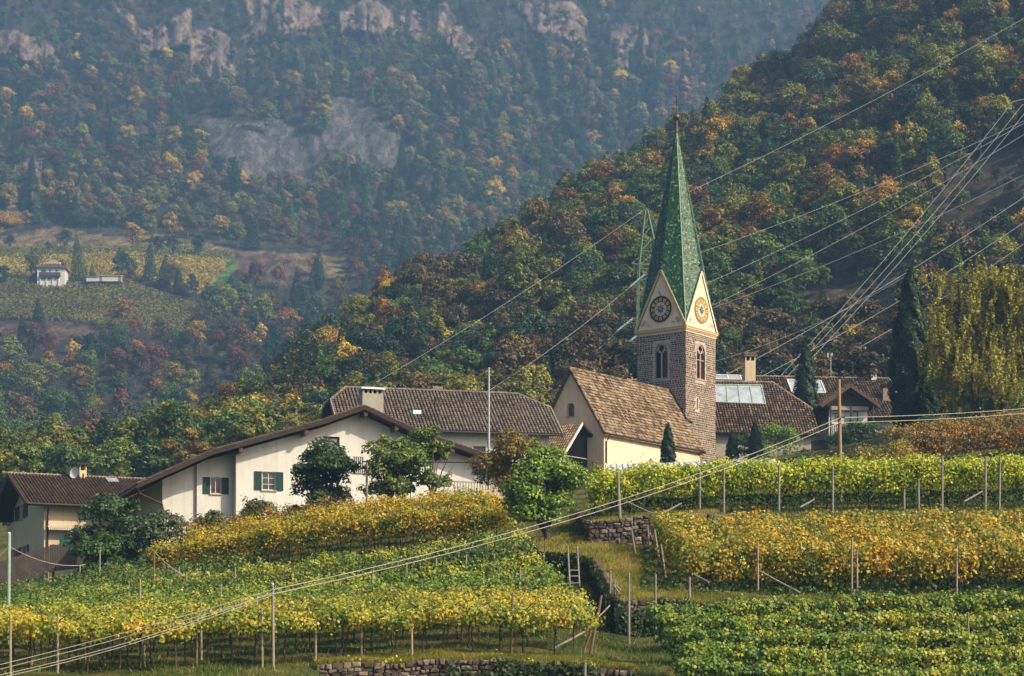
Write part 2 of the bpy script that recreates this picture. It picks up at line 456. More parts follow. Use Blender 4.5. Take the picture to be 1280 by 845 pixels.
# ---- the wooded hill on the right: its surface runs from a foot line up to a crest line
CREST_PX = [-400,-100,40,100,160,285,330,430,500,560,600,640,700,760,800,850,900,960,1000,1020,1060,1280,1600]
CREST_PY = [700,695,684,668,634,556,528,444,400,376,344,317,280,247,218,192,152,117,90,60,20,-210,-400]
def hill_pt(px, t):
    """px: column on the foot line, t: 0 at the foot, 1 at the crest, beyond it the far side"""
    px = np.asarray(px, float); t = np.asarray(t, float)
    yb = np.interp(px, [-400,-50,300,700,1000,1280,1600], [300,262,250,242,236,228,225])
    pb = np.interp(px, [-400,-50,300,700,1000,1280,1600], [655,640,600,565,535,525,520])
    yc = np.interp(px, [-400,100,400,700,1000,1280,1600], [345,372,400,430,470,520,540])
    pc = np.interp(px, CREST_PX, CREST_PY)
    Y = yb + (yc-yb)*t
    zb = (HZ-pb)/F*yb; zc = (HZ-pc)/F*yc
    tt = np.clip(t, 0, 1)
    Z = zb + (zc-zb)*(tt**1.08) + np.where(t > 1, -(t-1)*(yc-yb)*.55, 0) + np.where(t < 0, t*40, 0)
    X = (px-640)/F*(yb + (yc-yb)*np.clip(t, 0, 1.0)) + (px-640)/F*np.where(t > 1, (t-1)*(yc-yb)*.6, 0)
    s = np.sin(X*.09+1)*np.sin(Y*.075)*2.4 + np.sin(X*.21+Y*.17)*1.1
    return X, Y, Z + s*np.clip(t*3, 0, 1)*np.clip(1.35-t*.5, 0, 1)
def param_sheet(name, us, vs, fn, mat, colfn=None):
    U, V = np.meshgrid(us, vs); X, Y, Z = fn(U, V)
    o = grid_sheet(name, np.arange(len(us)), np.arange(len(vs)), lambda x, y: np.zeros(np.shape(x)), mat)
    v = np.stack([X, Y, Z], -1).reshape(-1)
    o.data.vertices.foreach_set('co', v.astype(np.float32)); o.data.update()
    if colfn is not None:
        c = np.concatenate([colfn(U, V).reshape(-1, 3), np.ones((U.size, 1))], 1)
        at_ = o.data.color_attributes.new('soil', 'FLOAT_COLOR', 'POINT'); at_.data.foreach_set('color', c.reshape(-1).astype(np.float32))
    return o
def mat_rock(name, vcol=False):
    m, nt, N, L, p = newmat(name)
    if vcol:
        a = N.new('ShaderNodeVertexColor'); a.layer_name = 'soil'
        mp = N.new('ShaderNodeMapping'); tc = N.new('ShaderNodeTexCoord'); L.new(tc.outputs['Object'], mp.inputs[0]); mp.inputs['Scale'].default_value = (1, .3, .4)
        f = noise(N, L, .22, 8, vec=mp.outputs[0], rough=.75)
        r = ramp(N, [(.36, (.35,.34,.34)), (.5, (.9,.9,.9)), (.62, (1.8,1.7,1.6))]); L.new(f, r.inputs[0])
        mx = N.new('ShaderNodeMix'); mx.data_type = 'RGBA'; mx.blend_type = 'MULTIPLY'; mx.inputs[0].default_value = 1
        L.new(a.outputs[0], mx.inputs[6]); L.new(r.outputs[0], mx.inputs[7]); L.new(mx.outputs[2], p.inputs['Base Color'])
        mq = N.new('ShaderNodeMapping'); L.new(tc.outputs['Object'], mq.inputs[0]); mq.inputs['Scale'].default_value = (1, .25, .22)
        cr = ramp(N, [(.40, (.30,.28,.28)), (.47, (1,1,1))]); L.new(noise(N, L, .75, 9, vec=mq.outputs[0], rough=.8), cr.inputs[0])
        m2 = N.new('ShaderNodeMix'); m2.data_type = 'RGBA'; m2.blend_type = 'MULTIPLY'; m2.inputs[0].default_value = .85
        L.new(mx.outputs[2], m2.inputs[6]); L.new(cr.outputs[0], m2.inputs[7]); L.new(m2.outputs[2], p.inputs['Base Color'])
        d = 3.5
    else:
        r = ramp(N, [(.35, (.03,.027,.02)), (.5, (.07,.055,.045)), (.65, (.14,.115,.10))]); L.new(noise(N, L, .3, 8, rough=.7), r.inputs[0]); L.new(r.outputs[0], p.inputs['Base Color']); d = 1.2
    p.inputs['Roughness'].default_value = .95; p.inputs['Specular IOR Level'].default_value = .1
    b = N.new('ShaderNodeBump'); b.inputs['Strength'].default_value = 1; b.inputs['Distance'].default_value = d
    L.new(noise(N, L, .35, 8, rough=.75), b.inputs['Height']); L.new(b.outputs[0], p.inputs['Normal'])
    return m
M['hill_soil'] = mat_rock('hill_soil_and_rock'); M['far_soil'] = mat_rock('mountain_soil_and_rock', True)
tag(param_sheet('wooded_hill', np.arange(-400, 1601, 8.), np.arange(-.12, 1.9, .02), hill_pt, M['hill_soil']), kind='structure', label='steep hill under the near autumn wood')

# ---- the mountain across the valley
FP = np.array([700,600,560,480,420,400,350,325,300,285,240,200,140,100,60,0,-60,-100.])
FY = np.array([430,520,570,670,745,775,835,880,935,965,1010,1050,1105,1135,1160,1200,1240,1270.])
_r = np.random.default_rng(3)
_ph = _r.uniform(0, 6.28, (14, 2)); _fr = _r.normal(size=(14, 2)) * np.array([[.02, .03]])
def wob(x, y, s=1.0):
    return sum(np.sin(x*_fr[k, 0]*s + _ph[k, 0] + y*_fr[k, 1]*s*.6 + _ph[k, 1]) for k in range(14)) / 4.0
def poly_mask(poly, U, V, soft=0.0):
    p = np.array(poly, float)
    return inside(p, U + soft*wob(U*3, V*3), V + soft*wob(V*3+50, U*3))
CLIFF = [[(238,52),(262,40),(300,48),(300,96),(268,104),(240,96)], [(300,-8),(405,-8),(398,22),(350,48),(310,40)], [(512,6),(560,4),(600,55),(600,78),(570,72),(548,52),(515,48)],
         [(762,30),(808,24),(806,86),(775,84),(758,66)], [(150,18),(230,10),(240,60),(170,66)], [(410,10),(500,6),(505,40),(430,44)], [(640,0),(720,0),(740,50),(680,52)], [(0,40),(60,50),(70,75),(0,78)], [(0,195),(50,205),(66,255),(0,250)]]
SCREE = [[(240,146),(300,156),(335,144),(396,172),(404,232),(345,238),(296,218),(262,196)], [(408,122),(456,122),(524,200),(490,228),(432,214),(404,178)]]
VINEY = {'lower': [(-60,352),(60,352),(165,356),(252,386),(244,412),(190,417),(90,402),(-60,398)],
         'yellow': [(-60,326),(60,322),(170,318),(285,326),(272,345),(255,366),(172,350),(90,347),(-60,346)],
         'green': [(-60,314),(60,311),(230,310),(290,318),(285,326),(170,319),(60,323),(-60,327)],
         'top': [(-60,262),(38,270),(48,278),(-60,302)]}
MEADOW = [[(-60,300),(60,285),(200,296),(330,312),(430,322),(432,348),(290,334),(200,312),(-60,314)], [(250,318),(296,322),(282,356),(255,352)]]
BANK = [[(286,308),(352,318),(402,352),(370,362),(300,348)], [(-60,402),(90,403),(160,414),(120,425),(-60,420)]]
TRACK = [[(-60,310),(-60,304),(45,283),(80,281),(80,284),(45,288)], [(-60,395),(70,396),(120,404),(120,408),(60,401),(-60,401)]]
OPEN = SCREE + list(VINEY.values()) + MEADOW + BANK + [[(120,336),(-20,356),(-20,330),(30,328)]]
def far_pt(U, V):
    U = np.asarray(U, float); V = np.asarray(V, float)
    Y = np.interp(-V, -FP, FY) + wob(U, V) * np.where(V < 280, 16, 7) + wob(U*2.7, V*2.7+9)*np.where(V < 280, 7, 2.5)
    Y = Y + (U-300)*np.where(V < 300, .02, .04)
    cl = np.zeros(np.shape(U))
    for c in CLIFF: cl = np.maximum(cl, poly_mask(c, U, V, 4))
    rid = np.abs(wob(U*7, V*.9)) * 7 + np.abs(wob(U*19+3, V*2.5)) * 4
    Y = Y - cl * rid
    return (U-640)/F*Y, Y, (HZ-V)/F*Y
def far_col(U, V):
    c = np.zeros(U.shape + (3,)); c[:] = (.055,.05,.038)
    hi = np.clip((110-V)/60, 0, 1)[..., None]; c = c*(1-hi) + np.array((.036,.036,.032))*hi
    def put(polys, col, soft=3):
        for p in polys: c[poly_mask(p, U, V, soft)] = col
    put(MEADOW[:1], (.20,.15,.08)); put(MEADOW[1:], (.07,.15,.035)); put(BANK, (.13,.085,.07))
    put([VINEY['lower']], (.15,.13,.045), 1); put([VINEY['yellow']], (.24,.19,.05), 1); put([VINEY['green']], (.13,.14,.045), 1); put([VINEY['top']], (.20,.13,.04), 1)
    put(TRACK, (.05,.045,.04), .5); put(SCREE, (.105,.098,.097), 3); put(CLIFF, (.20,.15,.125), 12)
    return c
tag(param_sheet('mountainside', np.concatenate([np.arange(-420, -20, 12.), np.arange(-20, 1100, 3.), np.arange(1100, 1500, 12.)]), np.arange(-90, 701, 3.), far_pt, M['far_soil'], far_col), kind='structure', label='steep mountainside across the valley')

# ---------------------------------------------------------------- trees
def blob_crown(rng, h0, h1, rx, ry, nblob, nleaf, size, flat=.85, loose=.28, top=.55):
    """leaf positions and facings gathered in uneven clumps spread through a crown"""
    c = []
    for k in range(nblob):
        a = rng.uniform(0, 6.283); t = rng.uniform(0, 1)
        r = math.sqrt(rng.uniform(.05, 1)) * (math.sin(math.pi*min(.96, max(.12, t*.8+.16)))**.7)
        rb = rng.uniform(.17, .40)
        c.append((math.cos(a)*r*rx*.8, math.sin(a)*r*ry*.8, h0 + (h1-h0)*(.12+.80*t), rb))
    c = np.array(c)
    k = rng.choice(nblob, nleaf, p=c[:, 3]**2/np.sum(c[:, 3]**2))
    d = rng.normal(size=(nleaf, 3)); d /= np.linalg.norm(d, axis=1, keepdims=True)
    d[:, 2] = np.where(d[:, 2] < -.35, -d[:, 2], d[:, 2])
    rad = c[k, 3:4] * rng.uniform(1-loose, 1+loose*.5, (nleaf, 1))
    pos = c[k, :3] + d*rad*np.array([rx, ry, (rx+ry)*.5*flat])
    # sprigs that break the outline
    m = nleaf//5; nk = 30; kk = rng.integers(0, nblob, nk); sd = rng.normal(size=(nk, 3)); sd /= np.linalg.norm(sd, axis=1, keepdims=True); sd[:, 2] = np.abs(sd[:, 2])*.9
    j = rng.integers(0, nk, m); q = rng.uniform(.8, 1.9, (m, 1))
    pos[:m] = c[kk[j], :3] + sd[j]*(c[kk[j], 3:4]*q)*np.array([rx, ry, (rx+ry)*.5*flat]) + rng.normal(size=(m, 3))*rx*.05; d[:m] = sd[j]
    nrm = d + rng.normal(size=(nleaf, 3))*.45 + np.array([0, 0, .35])
    return pos, nrm, size*rng.uniform(.65, 1.25, nleaf)

def conifer_crown(rng, h0, h1, r0, nleaf, size, power=1.0):
    t = 1 - np.sqrt(rng.uniform(0.0, 1, nleaf)); lay = np.round(t*11)/11 + rng.normal(size=nleaf)*.04
    a = np.round(rng.uniform(0, 9, nleaf))/9*6.283 + lay*17 + rng.normal(size=nleaf)*.16
    r = r0*(1-np.clip(lay, 0, 1))**power*np.sqrt(rng.uniform(.12, 1, nleaf)) + .12
    pos = np.stack([np.cos(a)*r, np.sin(a)*r, h0 + (h1-h0)*np.clip(lay, 0, 1) - r*.28], 1)
    nrm = np.stack([np.cos(a)*.5, np.sin(a)*.5, np.full(nleaf, .9)], 1) + rng.normal(size=(nleaf, 3))*.35
    return pos, nrm, size*rng.uniform(.6, 1.2, nleaf)

WOOD = {  # colours of the autumn wood
 'green':  [(.03,.0667,.0167),(.07,.1334,.0267),(.1417,.2084,.04)],
 'dark':   [(.0144,.0374,.0201),(.0287,.0633,.0287),(.0517,.0949,.0431)],
 'olive':  [(.069,.0862,.0155),(.1725,.1811,.0276),(.3105,.2846,.0414)],
 'ochre':  [(.1368,.0885,.0193),(.3059,.2012,.0354),(.5474,.3381,.0483)],
 'rust':   [(.0885,.0515,.0161),(.2173,.1127,.0258),(.3864,.1932,.0354)],
 'brown':  [(.0508,.0404,.0209),(.1121,.0837,.0359),(.1943,.1375,.0508)],
 'red':    [(.0719,.0259,.0172),(.1581,.0489,.0287),(.2587,.0791,.0374)],
 'yellow': [(.2208,.1518,.0207),(.4968,.345,.0414),(.713,.5244,.069)],
}
for k_, c_ in WOOD.items(): M['wood_'+k_] = mat_leaf('leaves_'+k_, c_, .3, .6, .25, .7)
PROTO = {}
def make_protos():
    rng = np.random.default_rng(21)
    shapes = []
    for s in range(4):
        h = [8.5, 10, 7.5, 9.0][s]; rx = [3.6, 3.4, 3.9, 2.9][s]
        p, n, z = blob_crown(rng, h*.18, h, rx, rx*rng.uniform(.85, 1.1), [24, 28, 22, 26][s], 3000, .40)
        lim = [tube_quads([(0,0,-1.5),(0.1,0,h*.3),(.2,.1,h*.7)], [.26,.2,.06])]
        for _ in range(4):
            a = rng.uniform(0, 6.28); lim.append(tube_quads([(0.1,0,h*.28),(math.cos(a)*rx*.35, math.sin(a)*rx*.35, h*.5),(math.cos(a)*rx*.7, math.sin(a)*rx*.7, h*.72)], [.12,.08,.03], 4))
        shapes.append((leaf_quads(p, n, z, rng), np.concatenate(lim)))
    for s in range(2):
        h = [13, 11][s]
        p, n, z = conifer_crown(rng, 1.2, h, [2.5, 2.7][s], 2400, .52, [.9, .75][s])
        shapes.append((leaf_quads(p, n, z, rng, .5), tube_quads([(0,0,-1.5),(0,0,h*.9)], [.25,.04])))
    for col in WOOD:
        for s, (q, t) in enumerate(shapes):
            if s >= 4 and col not in ('dark', 'green'): continue
            if s < 4 and col == 'dark' and s > 1: continue
            PROTO[col, s] = quad_mesh('autumn_tree' if s < 4 else 'conifer', [(q, 0), (t, 1)], [M['wood_'+col], M['bark']])
make_protos()
PKEYS = sorted(PROTO)
wood_col = bpy.data.collections.new('wood_tree_kinds')
for i, k in enumerate(PKEYS): wood_col.objects.link(bpy.data.objects.new('wood_tree_%03d' % i, PROTO[k]))

def scatter(name, pos, kind, scl, rot, label, cat=None):
    me = bpy.data.meshes.new(name); me.from_pydata([tuple(p) for p in pos], [], [])
    me.attributes.new('tree_kind', 'INT', 'POINT').data.foreach_set('value', np.array(kind, np.int32))
    me.attributes.new('tree_size', 'FLOAT', 'POINT').data.foreach_set('value', np.array(scl, np.float32))
    r = np.zeros((len(pos), 3), np.float32); r[:, 2] = rot; r[:, :2] = RNG.normal(size=(len(pos), 2))*.05
    me.attributes.new('tree_turn', 'FLOAT_VECTOR', 'POINT').data.foreach_set('vector', r.reshape(-1))
    o = link(name, me); tag(o, label, None, None, 'stuff')
    g = bpy.data.node_groups.new(name, 'GeometryNodeTree')
    g.interface.new_socket('Geometry', in_out='INPUT', socket_type='NodeSocketGeometry')
    g.interface.new_socket('Geometry', in_out='OUTPUT', socket_type='NodeSocketGeometry')
    N, L = g.nodes, g.links
    gi, go = N.new('NodeGroupInput'), N.new('NodeGroupOutput')
    ci = N.new('GeometryNodeCollectionInfo'); ci.inputs['Collection'].default_value = wood_col
    ci.inputs['Separate Children'].default_value = True; ci.inputs['Reset Children'].default_value = True
    ip = N.new('GeometryNodeInstanceOnPoints'); ip.inputs['Pick Instance'].default_value = True
    def na(n, t):
        a = N.new('GeometryNodeInputNamedAttribute'); a.data_type = t; a.inputs[0].default_value = n
        return next(s for s in a.outputs if s.enabled and s.name == 'Attribute')
    L.new(gi.outputs[0], ip.inputs['Points']); L.new(ci.outputs[0], ip.inputs['Instance'])
    L.new(na('tree_kind', 'INT'), ip.inputs['Instance Index'])
    er = N.new('FunctionNodeEulerToRotation'); L.new(na('tree_turn', 'FLOAT_VECTOR'), er.inputs[0]); L.new(er.outputs[0], ip.inputs['Rotation'])
    L.new(na('tree_size', 'FLOAT'), ip.inputs['Scale']); L.new(ip.outputs[0], go.inputs[0])
    md = o.modifiers.new('trees', 'NODES'); md.node_group = g
    return o

def pick(rng, weights):
    k = list(weights); w = np.array([max(0, weights[c]) for c in k]); return k[rng.choice(len(k), p=w/w.sum())]
def proto_for(rng, col, con):
    if con and col in ('dark', 'green'): return (col, 4 + int(rng.integers(2)))
    return (col, int(rng.integers(2 if col == 'dark' else 4)))

# ---- the near wooded hill: the trees that show largest are objects of their own, the rest one wood
HROCK = [[(985,380),(1050,345),(1140,350),(1150,400),(1100,445),(1020,450)], [(900,420),(990,390),(1010,450),(930,470)], [(1190,210),(1300,190),(1300,310),(1230,330)], [(1150,270),(1200,250),(1240,330),(1160,340)]]
def near_wood():
    rng = np.random.default_rng(8)
    T = []
    for row in np.arange(-.06, 1.42, .0138):
        yy = 235 + row*190
        step = 4.9/yy*F
        for px in np.arange(-330, 1560, step):
            u = px + rng.uniform(-.5, .5)*step; t = row + rng.uniform(-.5, .5)*.019
            x, y, z = (float(v) for v in hill_pt(u, t))
            sx, sy = 640 + x/y*F, HZ - z/y*F
            rock = any(poly_mask(p, np.array(sx), np.array(sy), 6) for p in HROCK)
            if rock and rng.random() < .72: continue
            n1, n2 = wob(x*2.6, y*2.6), wob(x*2.0+70, y*2.0+30); n3 = wob(x*1.1+9, y*1.1-40)
            low = np.clip((650-sx)/500, 0, 1); hi = np.clip((sx-700)/450, 0, 1)
            w = {'green': .30+n1*.3, 'dark': .08-n1*.08+.04*hi, 'olive': .38+n2*.25+low*.15, 'ochre': .075+n2*.1+n3*.06, 'rust': .06+n3*.12, 'brown': .11-n2*.12+.15*hi, 'red': .006-n1*.012, 'yellow': .010}
            if rock: w['brown'] += .6
            col = pick(rng, w); key = proto_for(rng, col, rng.random() < (.45 if col == 'dark' else .06))
            s = rng.uniform(.62, 1.15) * (.5 if rock else 1)
            T.append((x, y, z, key, s, rng.uniform(0, 6.28), sx, sy, t))
    sky_x = [-10, 0, 100, 203, 300, 460, 640, 700, 790, 900, 1120, 1135, 1290]; sky_y = [575, 580, 590, 590, 545, 480, 480, 455, 455, 455, 460, 470, 470]
    def big(q): return q[4]/q[1]
    cand = [i for i, q in enumerate(T) if 8 < q[6] < 1272 and 16 < q[7]-9 < np.interp(q[6], sky_x, sky_y)-4 and .04 < q[8] < .93]
    cand.sort(key=lambda i: -big(T[i]))
    conif = [i for i in cand if T[i][3][1] >= 4][:60]; broad = [i for i in cand if T[i][3][1] < 4][:300]
    chosen = set(conif + broad)
    words_ = {'green':'green','dark':'dark green','olive':'olive green','ochre':'ochre yellow','rust':'rusty orange','brown':'dull brown','red':'dark red','yellow':'bright yellow'}
    for i in sorted(chosen):
        x, y, z, key, s, r, sx, sy, t = T[i]; con = key[1] >= 4
        o = link('conifer' if con else 'broadleaf_tree', PROTO[key])
        o.location = (x, y, z); o.scale = (s, s, s*rng.uniform(.9, 1.1)); o.rotation_euler = (0, 0, r)
        wd = words_[key[0]]
        place = 'below the crest' if t > .6 else ('halfway up' if t > .3 else 'near its foot')
        side = 'left of the spire' if sx < 800 else 'right of the spire'
        if con: tag(o, 'pointed %s conifer %s on the near hill %s' % (wd, place, side), 'conifer', '%s conifers %s on the near hill %s' % (wd, place, side))
        else: tag(o, 'round %s tree %s on the near hill %s' % (wd, place, side), 'tree', '%s broadleaf trees %s on the near hill %s' % (wd, place, side))
    R = [q for i, q in enumerate(T) if i not in chosen]
    scatter('hillside_wood', [q[:3] for q in R], [PKEYS.index(q[3]) for q in R], [q[4] for q in R], [q[5] for q in R], 'dense autumn wood covering the near hill between the nearer crowns')
    print('near wood', len(T), len(chosen))
near_wood()

# ---- the wood on the mountain
def far_wood():
    rng = np.random.default_rng(17)
    T = []
    V = 660.0
    while V > -70:
        Yv = float(np.interp(-V, -FP, FY)); st = 7.6/Yv*F
        for px in np.arange(-60, 1300, st):
            u = px + rng.uniform(-.6, .6)*st; v = V + rng.uniform(-.5, .5)*st*.5
            x, y, z = (float(a) for a in far_pt(u, v))
            ua, va = np.array(u), np.array(v)
            if u > 480 and v > 360: continue
            if any(poly_mask(p, ua, va, 3) for p in OPEN): continue
            if 245 < u < 445 and 348 < v < 388 and rng.random() > .3: continue
            if u < 265 and 408 < v < 440 and rng.random() > .25: continue
            if any(poly_mask(p, ua, va, 4) for p in CLIFF) and rng.random() > .42: continue
            up = np.clip((115-v)/70, 0, 1)
            if rng.random() < up*.10: continue
            n1, n2, n3 = wob(x*1.1, y*1.1), wob(x*.9+70, y*.9+30), wob(x*.8+9, y*.8-40)
            left = np.clip((420-u)/300, 0, 1)
            gully = 1.0 if v > 375 else 0.0
            w = {'green': .30+n1*.25, 'dark': .20-n1*.2-gully*.1, 'olive': .22+n2*.22, 'ochre': .10+n2*.14+(.14 if 215 < v < 300 and u < 420 else 0), 'rust': .11+n3*.14+gully*.08, 'brown': .13-n2*.1+up*.25+gully*.1, 'red': .03-n1*.04+gully*.10, 'yellow': .04+n3*.045}
            if 215 < v < 312 and 100 < u < 430: w['olive'] += .35; w['dark'] *= .3
            if any(poly_mask(p, ua, va, 4) for p in CLIFF): w['brown'] += .4
            col = pick(rng, w); key = proto_for(rng, col, rng.random() < (.8 if col == 'dark' else .2))
            s = rng.uniform(.75, 1.5)*(1-.38*up)*(1.05 if v > 200 else 1)
            T.append((x, y, z, key, s, rng.uniform(0, 6.28)))
        V -= st*.52
    scatter('mountain_wood', [q[:3] for q in T], [PKEYS.index(q[3]) for q in T], [q[4] for q in T], [q[5] for q in T], 'hazy autumn wood covering the mountainside across the valley')
    print('far wood', len(T))
    lone = [(50,140,27,'rust',1,'single coral red tree on the dark wooded slope at upper left'),(83,273,50,'ochre',3,'tall yellow brown tree standing above the mountain meadow'),(95,276,38,'dark',4,'dark conifer beside the tall yellow brown tree'),
            (81,313,26,'dark',0,'narrow dark tree alone in the mountain meadow'),(60,314,12,'green',0,'small green bush in the meadow above the farmhouse'),(166,311,32,'ochre',0,'orange tipped tree at the upper edge of the meadow'),
            (198,318,22,'dark',0,'dark round tree left of the hut above the yellow vines'),(216,321,26,'dark',1,'wide dark tree behind the small white hut'),(249,322,28,'dark',0,'dark tree right of the hut above the vine terraces'),
            (162,352,18,'brown',2,'reddish brown bush at the end of the long farm shed'),(4,358,26,'dark',1,'dark bushy tree left of the distant farmhouse'),(12,312,18,'dark',0,'small dark tree at the left end of the meadow track'),
            (348,252,22,'red',3,'slim red tree at the foot of the scree'),(302,238,24,'yellow',3,'slim golden tree below the scree'),(618,262,36,'yellow',1,'pale yellow tree low on the mountain beside the near hill'),
            (332,168,40,'olive',0,'broad olive tree at the top of the left scree'),(190,302,30,'olive',2,'broad olive yellow tree above the terraced vineyard'),(215,300,32,'ochre',2,'broad ochre tree above the terraced vineyard'),
            (275,300,30,'ochre',0,'ochre tree at the right end of the row above the vineyard'),(240,356,14,'dark',0,'dark shrub at the corner of the yellow mountain vineyard'),(115,470,52,'dark',1,'large dark green tree below the mountain vineyard'),(150,465,40,'dark',0,'smaller dark green tree below the mountain vineyard')]
    hts = [8.5, 10, 7.5, 9, 13, 11]
    for px, pb, h, col, s, lab in lone:
        p = at(px, pb, float(far_pt(np.array(float(px)), np.array(float(pb)))[1]) - 1.0)
        k = (col, s) if (col, s) in PROTO else (col, 0)
        o = link('conifer' if s >= 4 else 'broadleaf_tree', PROTO[k]); sc = h/F*p.y/hts[s]
        wide = 1.0 if s != 1 else 1.15
        o.location = p; o.scale = (sc*wide, sc*wide, sc); o.rotation_euler = (0, 0, px)
        tag(o, lab, 'tree')
far_wood()
def far_vines():
    rng = np.random.default_rng(4)
    spec = {'lower': (.95, [(.05,.05,.02),(.14,.125,.035),(.25,.20,.045)], 'brown and olive vine rows on the round knoll below the farmhouse'), 'yellow': (.95, [(.12,.10,.02),(.32,.25,.04),(.46,.32,.05)], 'bright yellow vine rows behind the distant farmhouse'),
            'green': (.9, [(.06,.07,.018),(.13,.14,.03),(.22,.20,.04)], 'olive green vine rows above the yellow ones'), 'top': (.9, [(.12,.06,.012),(.30,.17,.03),(.36,.26,.04)], 'orange vine rows at the upper left of the meadow')}
    for k, (sz, cols, lab) in spec.items():
        P = np.array(VINEY[k], float); pts = []
        for v in np.arange(P[:, 1].min(), P[:, 1].max(), 1.7):
            u = np.arange(P[:, 0].min(), P[:, 0].max(), .30) + rng.uniform(-.1, .1)
            vv = v + 1.2*np.sin(u*.02) + rng.normal(size=len(u))*.22
            ok = inside(P, u, vv) & (rng.random(len(u)) < .85)
            pts.append(np.stack(far_pt(u[ok], vv[ok]), 1))
        pts = np.concatenate(pts); pts[:, 2] += rng.uniform(.3, 1.7, len(pts)); pts += rng.normal(size=pts.shape)*.25
        me = quad_mesh('mountain_vineyard', [(leaf_quads(pts, rng.normal(size=pts.shape)+np.array([.2,-.8,.8]), sz, rng), 0)], [mat_leaf('vines_'+k, cols, .05, .55, .25, spec=.1)])
        tag(link('mountain_vineyard', me), lab, None, None, 'stuff')
far_vines()

# ---------------------------------------------------------------- building helpers
class Frame:
    """a building's own axes: x along its front (to the right), y into the depth, z up"""
    def __init__(self, px, py, Y, deg):
        self.o = at(px, py, Y); self.a = math.radians(deg)
        c, s = math.cos(self.a), math.sin(self.a)
        self.ex, self.ey = Vector((c, s, 0)), Vector((-s, c, 0))
    def on(self, px, py, axis, val):
        """local point on the local plane x = val or y = val seen at (px, py)"""
        d = at(px, py, 1.0); n = self.ex if axis == 'x' else self.ey
        p = d * ((val + n.dot(self.o)) / n.dot(d)) - self.o
        return Vector((p.dot(self.ex), p.dot(self.ey), p.z))
    def world(self, p): return self.o + self.ex*p[0] + self.ey*p[1] + Vector((0, 0, p[2]))

def tiles(mb, poly, tw, th, style='flat', jit=.012, rng=random, mi=0, lift=.05, tilt=0.0):
    """lays single tiles over a flat convex roof face; the first edge of poly is the eave"""
    P = [Vector(p) for p in poly]
    n = (P[1]-P[0]).cross(P[-1]-P[0])
    for k in range(2, len(P)-1):
        if n.length < 1e-6: n = (P[k]-P[0]).cross(P[k+1]-P[0])
    n.normalize()
    if n.z < 0: n = -n
    u = (P[1]-P[0]).normalized(); v = n.cross(u).normalized()
    if v.z < 0: v = -v
    q = [((p-P[0]).dot(u), (p-P[0]).dot(v)) for p in P]
    def span(b):
        xs = []
        for i in range(len(q)):
            (a0, b0), (a1, b1) = q[i], q[(i+1) % len(q)]
            if (b0-b)*(b1-b) <= 0 and b0 != b1: xs.append(a0 + (a1-a0)*(b-b0)/(b1-b0))
        return (min(xs), max(xs)) if len(xs) >= 2 else None
    b0 = min(y for _, y in q); b1 = max(y for _, y in q); b = b0; row = 0
    while b < b1 - th*.25:
        sp = span(min(b + th*.5, b1-1e-3))
        if sp:
            a = math.floor(sp[0]/tw)*tw + (tw*.5 if row % 2 and style == 'flat' else 0)
            while a < sp[1]:
                x0, x1 = max(a, sp[0]), min(a+tw, sp[1])
                if x1-x0 > tw*.15:
                    e = rng.uniform(-1, 1)*jit; l0 = lift + rng.uniform(0, jit*1.5); bt = min(b+th*1.12, b1)
                    tl = rng.uniform(-1, 1)*tilt; tv = rng.uniform(-1, 1)*tilt
                    def pt(x, y, h): return P[0] + u*x + v*y + n*h
                    g = tw*.04
                    if style == 'flat':
                        A = [pt(x0+g, b+e, l0-tl+tv), pt(x1-g, b+e, l0+tl+tv), pt(x1-g, bt, .012+tl), pt(x0+g, bt, .012-tl)]
                        mb.add(A + [pt(x0+g, b+e, 0), pt(x1-g, b+e, 0)], [(0,1,2,3), (4,5,1,0)], mi)
                    else:
                        vs = []; K = 4
                        for k in range(K+1):
                            t = math.pi*k/K; xx = (x0+x1)/2 - math.cos(t)*(x1-x0)*.36; hh = math.sin(t)*tw*.36
                            vs += [pt(xx, b+e, hh+l0), pt(xx, bt, hh*.85+.01)]
                        mb.add(vs + [pt((x0+x1)/2, b+e, 0)], [(2*k, 2*k+2, 2*k+3, 2*k+1) for k in range(K)] + [(0,2,4,6,8)], mi, False)
                a += tw
        b += th; row += 1

def slab(mb, poly, thick, mi=0):
    P = [Vector(p) for p in poly]; n = (P[1]-P[0]).cross(P[2]-P[0]).normalized()
    if n.z < 0: n = -n
    mb.prism([p - n*.004 for p in P], -n*thick, mi)

def ridge_tiles(mb, a, b, r=.14, step=.42, mi=0):
    a, b = Vector(a), Vector(b); L_ = (b-a).length; d = (b-a)/L_; k = 0.0
    while k < L_-.05:
        e = min(k+step*1.06, L_); j = random.uniform(-.01, .01)
        mb.tube([a+d*k+Vector((0,0,j+.02)), a+d*e+Vector((0,0,j))], [r*1.05, r*.92], 7, mi); k += step

